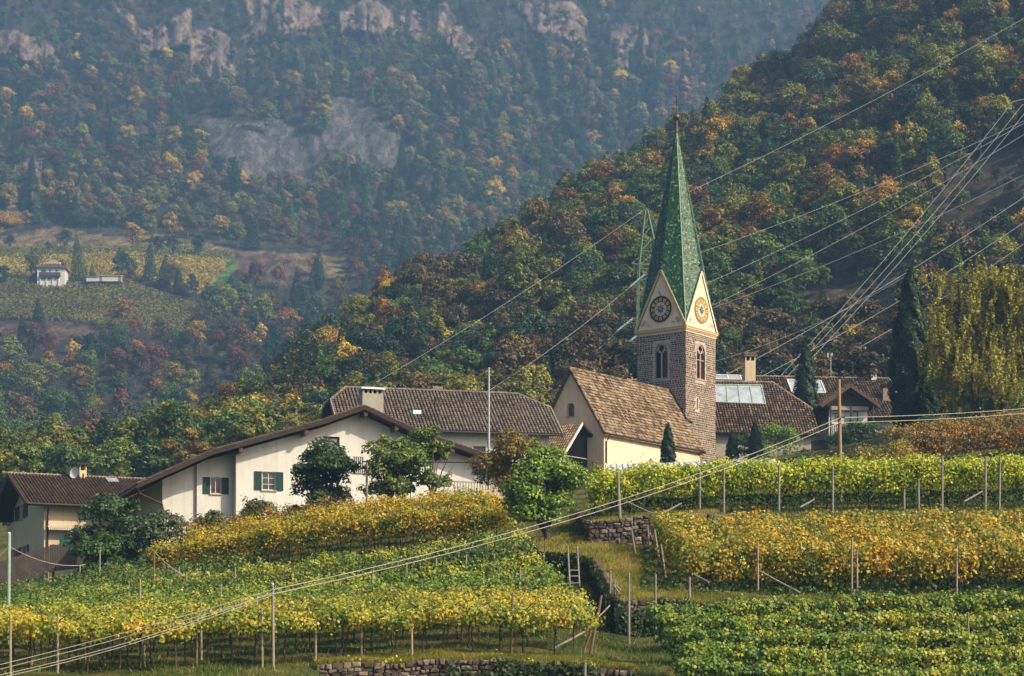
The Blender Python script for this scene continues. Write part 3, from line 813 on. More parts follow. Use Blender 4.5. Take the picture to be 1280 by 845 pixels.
def wall(mb, prof, z0, holes, f, depth=.22, mi=0, mr=0):
    """wall face with real openings. prof = [(s, top z)...]; holes = [(s0,s1,z0,z1)]; f(s,z,d) gives the point, d into the wall"""
    cuts = sorted(set([p[0] for p in prof] + [h[0] for h in holes] + [h[1] for h in holes]))
    S, Z = [p[0] for p in prof], [p[1] for p in prof]
    for a, b in zip(cuts[:-1], cuts[1:]):
        if b-a < 1e-5: continue
        hs = sorted([h for h in holes if h[0] <= a+1e-6 and h[1] >= b-1e-6], key=lambda h: h[2])
        z = z0
        for h in hs:
            mb.add([f(a,z,0), f(b,z,0), f(b,h[2],0), f(a,h[2],0)], [(0,1,2,3)], mi); z = h[3]
        mb.add([f(a,z,0), f(b,z,0), f(b,float(np.interp(b, S, Z)),0), f(a,float(np.interp(a, S, Z)),0)], [(0,1,2,3)], mi)
    for s0, s1, a, b in holes:
        mb.add([f(s0,a,0), f(s1,a,0), f(s1,b,0), f(s0,b,0), f(s0,a,depth), f(s1,a,depth), f(s1,b,depth), f(s0,b,depth)],
               [(0,1,5,4), (1,2,6,5), (2,3,7,6), (3,0,4,7)], mr)

def obox(mb, f, s0, s1, z0, z1, d0, d1, mi=0):
    mb.add([f(s0,z0,d0), f(s1,z0,d0), f(s1,z0,d1), f(s0,z0,d1), f(s0,z1,d0), f(s1,z1,d0), f(s1,z1,d1), f(s0,z1,d1)],
           [(0,3,2,1), (4,5,6,7), (0,1,5,4), (1,2,6,5), (2,3,7,6), (3,0,4,7)], mi)

def window(root, f, h, frame='frame_white', pane='glass', bars=(1, 1), shutters=None, sill=True, fw=.07, depth=.22):
    s0, s1, z0, z1 = h
    mb = MB()
    for a, b, c, d in ((s0, s0+fw, z0, z1), (s1-fw, s1, z0, z1), (s0+fw, s1-fw, z0, z0+fw), (s0+fw, s1-fw, z1-fw, z1)): obox(mb, f, a, b, c, d, depth-.10, depth-.03)
    for k in range(bars[0]): x = s0 + (s1-s0)*(k+1)/(bars[0]+1); obox(mb, f, x-.025, x+.025, z0+fw, z1-fw, depth-.095, depth-.035)
    for k in range(bars[1]): z = z0 + (z1-z0)*(k+1)/(bars[1]+1); obox(mb, f, s0+fw, s1-fw, z-.02, z+.02, depth-.09, depth-.04)
    w = mb.build('window', M[frame], root)
    mb = MB(); obox(mb, f, s0+.02, s1-.02, z0+.02, z1-.02, depth-.05, depth+.02); mb.build('pane', M[pane], w)
    if sill: mb = MB(); obox(mb, f, s0-.08, s1+.08, z0-.09, z0-.005, -.09, .12); mb.build('sill', M['stone_trim'], w)
    if shutters:
        sw, m = shutters
        for a, b in ((s0-sw-.03, s0-.03), (s1+.03, s1+sw+.03)):
            mb = MB(); fr = .07
            obox(mb, f, a, b, z0, z1, -.05, -.012)
            for q in ((a, a+fr, z0, z1), (b-fr, b, z0, z1), (a+fr, b-fr, z0, z0+fr), (a+fr, b-fr, z1-fr, z1)): obox(mb, f, *q, -.075, -.05)
            z = z0 + .13
            while z < z1-.12: obox(mb, f, a+fr, b-fr, z, z+.045, -.066, -.05); z += .1
            mb.build('shutter', M[m], w)
    return w

# ---------------------------------------------------------------- the church
def church():
    fr = Frame(755, 592, 179, 53.1)
    root = empty('church', fr.o, fr.a, 'cream church with dark stone bell tower and green tiled pointed spire', 'church')
    on = fr.on
    g = lambda p: Vector(p)
    ap = on(713, 460, 'x', -.15); half = ap.y; zr = ap.z
    ea = on(756, 541, 'y', -.25); ze = ea.z
    sl = (zr-ze)/(half+.25)
    wz = ze + .25*sl - .25                      # wall top at y = 0
    yv = 1.75
    xc = on(857, 500, 'y', yv).x                # tower corner
    ts = (on(894.5, 500, 'y', yv).x - xc); tl = on(796.5, 450, 'x', xc).y - yv
    print('sides', ts, tl); ts = tl = (ts + tl)/2
    zc = on(857, 408, 'y', yv).z                # cornice
    xe = on(880, 567, 'y', -.25).x
    nx = xe - .35
    print('church', half, zr, ze, xc, ts, tl, zc, xe)
    # walls of the nave
    fs = lambda s, z, d: Vector((s, d, z)); fg = lambda s, z, d: Vector((d, s, z))
    gw = on(713, 517, 'x', 0); gw0, gw1 = on(708, 521, 'x', 0), on(718, 503, 'x', 0)
    mb = MB()
    holes_s = []
    h1 = on(812, 586, 'y', 0); holes_s = []
    s0, s1 = on(812, 580, 'y', 0).x, on(814.5, 580, 'y', 0).x; zt = on(813, 573, 'y', 0).z
    holes_s.append((s0, s1, .4, zt))
    s0b, s1b = on(865.5, 580, 'y', 0).x, on(867, 580, 'y', 0).x; ztb = on(866, 576.5, 'y', 0).z
    holes_s.append((s0b, s1b, .4, ztb))
    wall(mb, [(0, wz), (nx, wz)], -3, holes_s, fs, .35, 0, 1)
    wall(mb, [(0, wz), (half, zr-.2), (2*half, wz)], -3, [(gw1.y, gw0.y, gw0.z, gw1.z)], fg, .5, 1, 1)
    mb.add([(nx,0,-3),(nx,2*half,-3),(nx,2*half,wz),(nx,half,zr-3),(nx,0,wz)], [(0,1,2,3,4)], 0)
    mb.add([(0,2*half,-3),(nx,2*half,-3),(nx,2*half,wz),(0,2*half,wz)], [(0,1,2,3)], 0)
    for y0 in (0,): mb.box(.02, nx, -.14, -.003, wz-.42, wz-.12, 2)          # ochre band under the eave
    for k, (a, b) in enumerate(((.0, .5), (wz-3.4, wz-3.0))): pass
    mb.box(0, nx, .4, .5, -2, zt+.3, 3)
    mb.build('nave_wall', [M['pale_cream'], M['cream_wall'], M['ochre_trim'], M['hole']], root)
    # round arched opening in the gable: a surround with an arched head
    mb = MB(); yc, w_ = (gw0.y+gw1.y)/2, abs(gw0.y-gw1.y)/2; zsp = gw1.z - w_
    pts = [Vector((.0, yc + w_*math.cos(math.pi*k/10), zsp + w_*math.sin(math.pi*k/10))) for k in range(11)]
    for side in (0, 1):
        c = pts[:6] if side == 0 else pts[5:]
        corner = Vector((0, yc + (w_ if side == 0 else -w_)*1.02, gw1.z+.02))
        mb.prism([corner] + c, (.5, 0, 0), 0)
    wn_ = mb.build('window', M['cream_wall'], root)
    mb = MB(); mb.box(.42, .47, yc-w_-.05, yc+w_+.05, gw0.z-.05, gw1.z+.05); mb.build('pane', M['glass'], wn_)
    mb = MB(); mb.box(-.06, .3, yc-w_-.06, yc+w_+.06, gw0.z-.1, gw0.z-.002); mb.build('sill', M['stone_trim'], wn_)
    # roof
    E0, R0 = Vector((-.3, -.25, ze)), Vector((-.3, half, zr)); B0 = Vector((-.3, 2*half+.25, ze))
    zt_ = ze + (yv+.25)*sl                                  # where the tower corner leaves the roof
    mb = MB()
    front = [E0, Vector((xe, -.25, ze)), Vector((xc+.05, yv, zt_)), Vector((xc+.05, half, zr)), R0]
    tiles(mb, front, .26, .36, 'flat', .035, lift=.075)
    back = [Vector((xc+3, 2*half+.25, ze)), B0, R0, Vector((xc+3, half, zr))]
    tiles(mb, back, .3, .4, 'flat', .02)
    hip = [Vector((xe, -.25, ze)), Vector((xe, yv+.6, ze+.1)), Vector((xc+.05, yv, zt_))]
    tiles(mb, hip, .26, .36, 'flat', .03)
    slab(mb, front, .16, 1); slab(mb, back, .16, 1); slab(mb, hip, .1, 1)
    rf = mb.build('roof', [M['shingle'], M['brown_wood']], root)
    mb = MB(); ridge_tiles(mb, R0, (xc, half, zr), .13, .45); ridge_tiles(mb, R0 + Vector((.06,-.02,-.02)), E0 + Vector((.06,0,.04)), .10, .4)
    mb.build('ridge_tiles', M['shingle'], rf)
    mb = MB(); mb.beam((xc-.04, half, zr+.1), (xc-.04, yv-.1, zt_+.06), .12, .2); mb.beam((xc, yv-.06, zt_+.05), (xc+1.2, yv-.06, zt_-.15), .1, .18); mb.build('flashing', M['gutter'], rf)
    mb = MB(); mb.tube([(-.35, -.40, ze-.05), (xe+.05, -.40, ze-.09)], .10, 8); mb.build('gutter', M['gutter'], root)
    mb = MB(); mb.tube([(.25, -.40, ze-.1), (.25, -.38, ze-.35), (.25, -.1, ze-.75), (.25, -.1, -3)], .065, 8); mb.build('downpipe', M['copper'], root)
    mb = MB(); mb.tube([(.9, -.05, ze-3.4), (1.6, -.05, ze-2.6)], .02, 5); mb.build('bracket', M['gutter'], root)
    mb = MB(); mb.prism([(nx-.05,-.3,wz-.5),(nx+.35,-.3,wz-.5),(nx+.35,-.3,wz-.12),(nx-.35,-.3,wz-.12)], (0,.9,0)); mb.build('eave_corbel', M['ochre_trim'], root)
    # porch on the gable
    pr = on(728, 529, 'x', -1.6); pe = on(712, 569, 'x', -4.6); y0 = pr.y; y1 = y0 + 6.5; zp, zl = pr.z, pe.z
    mb = MB()
    pf = [Vector((-4.6, y1, zl)), Vector((-4.6, y0, zl)), Vector((-1.6, y0, zp)), Vector((-1.6, y1, zp))]
    tiles(mb, pf, .27, .36, 'barrel', .015); slab(mb, pf, .14, 1)
    pb = [Vector((-.02, y0, zp-1.0)), Vector((-.02, y1, zp-1.0)), Vector((-1.6, y1, zp)), Vector((-1.6, y0, zp))]
    slab(mb, pb, .14, 1); tiles(mb, pb, .27, .36, 'flat', .015)
    mb.beam((-4.6, y0-.05, zl), (-1.6, y0-.05, zp+.02), .08, .22, 2); mb.beam((-1.6, y0-.05, zp), (-.05, y0-.05, zp-1.0), .08, .22, 1)
    mb.build('porch_roof', [M['porch_tile'], M['dark_wood'], M['frame_white']], root)
    mb = MB()
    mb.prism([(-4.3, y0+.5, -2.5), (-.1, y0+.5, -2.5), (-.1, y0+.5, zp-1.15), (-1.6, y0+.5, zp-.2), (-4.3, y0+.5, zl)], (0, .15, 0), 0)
    mb.box(-4.3, -4.15, y0+.66, y1, -2.5, zl, 1)
    for z in (zl-.9, zl+.1): mb.box(-3.6, -.3, y0+.42, y0+.49, z, z+.08, 2)
    mb.build('porch_wall', [M['hole'], M['dark_wood'], M['grey_wall']], root)
    # ---- bell tower
    X0, X1, Y0, Y1 = xc, xc+ts, yv, yv+ts
    zb = -4.0; zs = zc - .45
    sides = [  # (s,z,d) -> point with d into the wall, for the four faces
        lambda s, z, d: Vector((X0+s, Y0+d, z)), lambda s, z, d: Vector((X0+d, Y1-s, z)),
        lambda s, z, d: Vector((X1-s, Y1-d, z)), lambda s, z, d: Vector((X1-d, Y0+s, z))]
    wl = on(824, 470, 'x', X0); wtop = on(824, 430, 'x', X0).z; wbot = on(824, 473, 'x', X0).z
    ww = ts*.27
    mb = MB(); rng = random.Random(4)
    zsp_ = wtop - ww*.62
    hole = (ts/2-ww/2, ts/2+ww/2, wbot, wtop)
    for k, f in enumerate(sides):
        hs = [hole]
        slit = None
        if k == 0:
            a, b = on(871, 505, 'y', Y0), on(874, 490, 'y', Y0); zz0, zz1 = on(872, 512, 'y', Y0).z, on(872, 498, 'y', Y0).z
            slit = (a.x-X0, a.x-X0+.22, zz0, zz1); hs.append(slit)
        wall(mb, [(0, zs), (ts, zs)], zb, hs, f, .5, 0, 2)
        ins = .012
        # courses of dark blocks
        z = zb + (1.5 if k in (0, 1) else 99)
        while z < zs - .1:
            h = rng.uniform(.17, .25); s = rng.uniform(-.1, 0)
            while s < ts - .02:
                w = rng.uniform(.20, .42)
                a, b = max(s+.032, -.012), min(s+w-.032, ts+.012)
                inside_w = any(b > q[0]-.12 and a < q[1]+.12 and z+h > q[2]-.2 and z < q[3]+(.2 if q is hole else .1) for q in hs)
                if b-a > .06 and not inside_w:
                    dz0, dz1 = rng.uniform(.015, .045), rng.uniform(.015, .045); da = rng.uniform(0, .03); db = rng.uniform(0, .03); p = -rng.uniform(.010, .03)
                    zt1 = min(z+h-dz1, zs-.02)
                    vs = [f(a, z+dz0, .01), f(b, z+dz0, .01), f(b, zt1, .01), f(a, zt1, .01), f(a+da, z+dz0+.012, p), f(b-db, z+dz0, p), f(b-da, zt1-.01, p), f(a+db, zt1, p)]
                    hol = rng.random() < .012
                    if hol: vs = [f(a, z+dz0, -.008), f(b, z+dz0, -.008), f(b, zt1, -.008), f(a, zt1, -.008)]; mb.add(vs, [(0,1,2,3)], 3)
                    else: mb.add(vs, [(4,5,6,7), (0,1,5,4), (1,2,6,5), (2,3,7,6), (3,0,4,7)], 1)
                s += w
            z += h
    mb.build('bell_tower', [M['mortar'], M['block'], M['stone_trim'], M['hole']], root)
    # belfry windows: two lancets under a round light
    for k, f in enumerate(sides):
        mb = MB(); c = ts/2; w = ww/2; zs0 = zsp_
        def arch(cx, hw, z0, n=7, pt=1.0):
            L_ = []
            for i in range(n): t = math.pi*(1-i/(n-1)); L_.append((cx + hw*math.cos(t), z0 + pt*hw*math.sin(t)**.8))
            return L_
        outer = [(c-w-.16, wbot-.1), (c-w-.16, zs0)] + [(c + (w+.16)*math.cos(math.pi*(1-i/12)), zs0 + (w*1.25+.16)*math.sin(math.pi*(1-i/12))) for i in range(1, 12)] + [(c+w+.16, zs0), (c+w+.16, wbot-.1)]
        inner = [(c-w, wbot), (c-w, zs0)] + [(c + w*math.cos(math.pi*(1-i/12)), zs0 + w*1.25*math.sin(math.pi*(1-i/12))) for i in range(1, 12)] + [(c+w, zs0), (c+w, wbot)]
        for i in range(len(outer)-1):
            mb.add([f(*outer[i], -.035), f(*outer[i+1], -.035), f(*inner[i+1], -.035), f(*inner[i], -.035), f(*outer[i], .02), f(*outer[i+1], .02), f(*inner[i+1], .3), f(*inner[i], .3)],
                   [(0,1,2,3), (0,4,5,1), (3,2,6,7)], 0)
        for i in range(2, len(inner)-3):                                        # masonry between the arch and its square opening
            mb.add([f(*inner[i], -.03), f(*inner[i+1], -.03), f(inner[i+1][0], wtop+.1, -.03), f(inner[i][0], wtop+.1, -.03)], [(0,1,2,3)], 0)
        obox(mb, f, c-w-.25, c+w+.25, wbot-.14, wbot-.002, -.06, .2)
        obox(mb, f, c-.07, c+.07, wbot, zs0-.02, .06, .16)                         # mullion
        for sx in (-1, 1):                                                        # lancet heads
            cx = c + sx*w/2; a = arch(cx, w/2-.05, zs0-.12, 9, 1.25)
            for i in range(len(a)-1):
                top = zs0 + .34
                mb.add([f(a[i][0], a[i][1], .05), f(a[i+1][0], a[i+1][1], .05), f(a[i+1][0], a[i+1][1]+.11, .05), f(a[i][0], a[i][1]+.11, .05), f(a[i][0], a[i][1], .16), f(a[i+1][0], a[i+1][1], .16)], [(0,1,2,3), (0,4,5,1)], 0)
        r0 = w*.46; zc_ = zs0 + w*.62                                            # round light
        for i in range(14):
            t0, t1 = 2*math.pi*i/14, 2*math.pi*(i+1)/14
            mb.add([f(c+r0*math.cos(t), zc_+r0*math.sin(t), .05) for t in (t0, t1)] + [f(c+(r0+.11)*math.cos(t), zc_+(r0+.11)*math.sin(t), .05) for t in (t1, t0)] + [f(c+r0*math.cos(t), zc_+r0*math.sin(t), .16) for t in (t0, t1)], [(0,1,2,3), (0,4,5,1)], 0)
        w1 = mb.build('belfry_window', M['stone_trim'], root)
        mb = MB(); obox(mb, f, c-w, c-.0, wbot, zs0+w*1.1, .34, .36); mb.build('opening', M['hole'], w1)
        mb = MB(); obox(mb, f, c+.02, c+w, wbot, zs0+w*1.1, .30, .33, 0); z = wbot+.1
        while z < zs0: obox(mb, f, c+.05, c+w-.03, z, z+.12, .25, .30); z += .2
        mb.build('louvre', M['belfry_wood'], w1)
        if k == 0:
            mb = MB(); obox(mb, f, c-w, c-.08, zs0-.62, zs0-.54, .1, .14); obox(mb, f, c+.08, c+w, zs0-.62, zs0-.54, .1, .14); mb.build('tie_bar', M['stone_trim'], w1)
    # cornice
    mb = MB()
    for o_, z0, z1, mi in ((.05, zs, zs+.16, 0), (.12, zs+.162, zs+.32, 1), (.20, zs+.322, zs+.46, 0), (.26, zs+.462, zs+.56, 1)):
        mb.box(X0-o_, X1+o_, Y0-o_, Y1+o_, z0, z1, mi)
    mb.build('cornice', [M['pale_cream'], M['ochre_trim']], root)
    zk = zs + .56
    zg = on(829, 339, 'x', X0-.05).z
    zp_ = on(849, 163, 'y', (Y0+Y1)/2).z
    C = Vector(((X0+X1)/2, (Y0+Y1)/2, 0)); hs_ = ts/2
    tip = Vector((C.x, C.y, zp_))
    # gables, with the clock faces
    for k, f0 in enumerate(sides):
        f = (lambda f0: lambda s, z, d: f0(s, z, d-.06))(f0)
        mb = MB(); m_ = 0
        mb.prism([f(-.05, zk, 0), f(ts+.05, zk, 0), f(ts/2, zg, 0)], f(0, zk, .35) - f(0, zk, 0), 0)
        for a, b in (((-.12, zk), (ts/2, zg+.12)), ((ts+.12, zk), (ts/2, zg+.12))):
            mb.beam(f(a[0], a[1], -.03), f(b[0], b[1], -.03), .2, .16, 1, up=f(0,0,1)-f(0,0,0))
        # worn painted spandrels
        for sx in (-1, 1):
            for (u_, v_, r_) in ((.33, .55, .28), (.37, .32, .34), (.26, .24, .22)):
                cx = ts/2 + sx*ts*u_; 
                mb.add([f(cx + r_*math.cos(t*1.047+sx)*random.uniform(.6, 1.1), zk+v_+.25 + r_*.8*math.sin(t*1.047+sx)*random.uniform(.6, 1.1), -.004) for t in range(6)], [(0,1,2,3,4,5)], 2)
        gb = mb.build('gable', [M['pale_cream'], M['ochre_trim'] if k == 1 else M['pale_cream'], M['fresco']], root)
        if k == 1:
            mb = MB(); mb.beam(f(ts/2-.25, zk+3.75, -.02), f(ts/2+.12, zk+3.1, -.05), .05, .04); mb.build('iron_anchor', M['gutter'], gb)
        elif k == 0:
            mb = MB(); obox(mb, f, ts/2-.14, ts/2+.02, zk+3.1, zk+3.28, -.02, .0); mb.build('vent_hole', M['hole'], gb)
        cz = zk + ts*.335; R = ts*.215; cx = ts/2
        dark, gold = ('clock_dark', 'gold') if k != 0 else ('clock_ochre', 'gold_pale')  # right clock gets lighter colours that paint the sunlight on it
        def ringp(r, t, d): return f(cx + r*math.sin(t), cz + r*math.cos(t), d)
        mb = MB(); n = 40
        vs = [ringp(R, 2*math.pi*i/n, -.05) for i in range(n)] + [ringp(R*.55, 2*math.pi*i/n, -.05) for i in range(n)] + [ringp(R, 2*math.pi*i/n, 0) for i in range(n)]
        mb.add(vs, [(i, n+i, n+(i+1) % n, (i+1) % n) for i in range(n)] + [(i, (i+1) % n, 2*n+(i+1) % n, 2*n+i) for i in range(n)], 0)
        for (ra, rb) in ((.97, 1.07), (.545, .57)):
            vs = [ringp(R*ra, 2*math.pi*i/n, -.065) for i in range(n)] + [ringp(R*rb, 2*math.pi*i/n, -.065) for i in range(n)]
            mb.add(vs, [(i, (i+1) % n, n+(i+1) % n, n+i) for i in range(n)], 1 if ra < .9 else 0)
        ck = mb.build('clock', [M[dark], M[gold]], root)
        mb = MB(); mb.add([ringp(R*.555, 2*math.pi*i/n, -.04) for i in range(n)], [tuple(range(n))], 0)
        sun_ = []
        for i in range(16): sun_.append(ringp(R*(.42 if i % 2 == 0 else .22), 2*math.pi*i/16, -.048))
        mb.add(sun_, [tuple(range(16))], 1)
        mb.build('dial', [M['clock_pale'], M['clock_blue']], ck)
        rom = ['XII','I','II','III','IV','V','VI','VII','VIII','IX','X','XI']
        for h in range(12):
            t = 2*math.pi*h/12; dt = .165
            mb = MB()
            mb.add([ringp(R*.64, t-dt, -.062), ringp(R*.64, t+dt, -.062), ringp(R*.91, t+dt*.95, -.062), ringp(R*.91, t-dt*.95, -.062)], [(0,1,2,3)], 0)
            st = rom[h]; wsum = sum(.5 if c_ == 'I' else 1.0 for c_ in st); uw = min(.07, dt*1.7/wsum); xx = t - uw*wsum/2
            def stroke(t0, r0_, t1, r1_):
                e = .013
                mb.add([ringp(R*r0_, t0-e, -.068), ringp(R*r0_, t0+e, -.068), ringp(R*r1_, t1+e, -.068), ringp(R*r1_, t1-e, -.068)], [(0,1,2,3)], 1)
            for c_ in st:
                wd = uw*(.5 if c_ == 'I' else 1.0)
                if c_ == 'I': stroke(xx+wd/2, .66, xx+wd/2, .88)
                elif c_ == 'V': stroke(xx+wd/2, .66, xx+wd*.05, .88); stroke(xx+wd/2, .66, xx+wd*.95, .88)
                else: stroke(xx, .66, xx+wd, .88); stroke(xx+wd, .66, xx, .88)
                xx += wd
            mb.build('numeral_plate', [M[gold], M[dark]], ck)
        for nm, t, ln, w_ in (('hour_hand', math.radians(302), .60, .075), ('minute_hand', math.radians(24), .62, .07)):
            mb = MB(); a = ringp(R*.12, t+math.pi, -.085); 
            mb.beam(a, ringp(R*ln*.72, t, -.085), .05, .02, 0, up=f(0,0,1)-f(0,0,0))
            mb.add([ringp(R*ln*.55, t-.22, -.09), ringp(R*ln, t, -.09), ringp(R*ln*.55, t+.22, -.09), ringp(R*ln*.38, t, -.09)], [(0,1,2,3)], 0)
            mb.build(nm, M['gold'], ck)
    # spire: eight glazed faces over corners and gable tips
    corner = [Vector((X0, Y0, zk)), Vector((X0, Y1, zk)), Vector((X1, Y1, zk)), Vector((X1, Y0, zk))]
    gt = [Vector((C.x, Y0, zg)), Vector((X0, C.y, zg)), Vector((C.x, Y1, zg)), Vector((X1, C.y, zg))]
    mb = MB(); edges = MB(); rg = random.Random(9)
    tiprs = tip - Vector((0, 0, .5))
    for k in range(4):
        c = corner[k]
        for ga in (gt[k], gt[(k+1) % 4] if False else gt[{0:1, 1:2, 2:3, 3:0}[k]]):
            tri = [c, ga, tip]
            nrm = (ga-c).cross(tip-c).normalized()
            mb.add([c, ga, tip], [(0,1,2)], 1)
            # courses run level round the spire
            hzn = Vector((0,0,1)).cross(nrm).normalized(); upv = nrm.cross(hzn)
            if upv.z < 0: upv = -upv; hzn = -hzn
            if nrm.dot(c - C) < 0: nrm = -nrm
            L2 = [((p-c).dot(hzn), (p-c).dot(upv)) for p in tri]
            b = .04; th, tw = .19, .17; row = 0
            while b < L2[2][1] - .25:
                xs_ = []
                bm = b + th*.5
                for i in range(3):
                    (a0, b0), (a1, b1) = L2[i], L2[(i+1) % 3]
                    if (b0-bm)*(b1-bm) <= 0 and abs(b1-b0) > 1e-6: xs_.append(a0 + (a1-a0)*(bm-b0)/(b1-b0))
                if len(xs_) >= 2:
                    s0, s1 = min(xs_), max(xs_); a = math.floor(s0/tw)*tw + (tw/2 if row % 2 else 0) - tw
                    while a < s1:
                        x0, x1 = max(a, s0), min(a+tw, s1)
                        if x1-x0 > .03:
                            tl_, tv_ = rg.gauss(0, .007), rg.gauss(0, .007)
                            P = lambda x, y, h: c + hzn*x + upv*y + nrm*h
                            mb.add([P(x0+.006, b, .06-tl_+tv_), P(x1-.006, b, .06+tl_+tv_), P(x1-.006, b+th*1.1, .035+tl_), P(x0+.006, b+th*1.1, .035-tl_)], [(0,1,2,3)], 0)
                        a += tw
                b += th; row += 1
        edges.tube([c + Vector((0,0,.1)), tip], [.10, .05], 7, 0)
        for sgn in (0, 1): pass
        g_ = gt[k]; edges.tube([g_ + (C-g_)*.02 + Vector((0,0,.1)), tip], [.13, .05], 7, 0)
    sp = mb.build('spire', [M['glazed'], M['green_edge']], root)
    edges.build('ridge_tiles', M['green_ridge'], sp)
    val = MB()
    for k in range(4):
        c = corner[k]
        for ga in (gt[k], gt[{0:1, 1:2, 2:3, 3:0}[k]]): val.tube([c + Vector((0,0,.15)), ga + Vector((0,0,.12))], .17, 7)
    val.build('valley_tiles', M['green_edge'], sp)
    for k in range(4):
        mb = MB(); g_ = gt[k]; o_ = (g_ - Vector((C.x, C.y, zg))).normalized()*.05
        mb.tube([g_+o_, g_+o_+Vector((0,0,.75))], .035, 6); mb.lathe([(.0,.70),(.10,.76),(.15,.86),(.10,.96),(0,1.02)], 10, 0, tuple(g_+o_)); mb.build('gable_finial', M['gutter'], root)
    mb = MB(); t0 = tip - Vector((0,0,.4))
    mb.tube([t0, t0+Vector((0,0,1.3))], [.16, .11], 8); fin = mb.build('spire_finial', M['copper'], root)
    zb_ = on(849, 148, 'y', (Y0+Y1)/2).z
    mb = MB(); r = .34; mb.lathe([(0, -r)] + [(r*math.cos(a), r*math.sin(a)) for a in np.linspace(-1.3, 1.3, 9)] + [(0, r)], 16, 0, (C.x, C.y, zb_)); mb.build('ball', M['copper'], fin)
    zt2 = on(849, 122, 'y', (Y0+Y1)/2).z
    mb = MB(); mb.tube([(C.x, C.y, zb_), (C.x, C.y, zt2)], .035, 6)
    d = Vector((math.cos(-fr.a), math.sin(-fr.a), 0))
    for zz, l in ((zt2-.85, .62), (zt2-1.25, .35)):
        a = Vector((C.x, C.y, zz)); mb.tube([a-d*l, a+d*l], .03, 6)
        for s in (-1, 1): mb.lathe([(0,-.09),(.09,0),(0,.09)], 6, 0, tuple(a+d*l*s))
    mb.lathe([(0,-.1),(.1,0),(0,.1)], 6, 0, (C.x, C.y, zt2))
    for s in (-1, 1): mb.tube([Vector((C.x, C.y, zt2-1.6)), Vector((C.x, C.y, zt2-1.3))+d*.3*s, Vector((C.x, C.y, zt2-.95))+d*.2*s], .025, 5)
    mb.build('cross', M['gutter'], fin)
    return fr
CH = church()

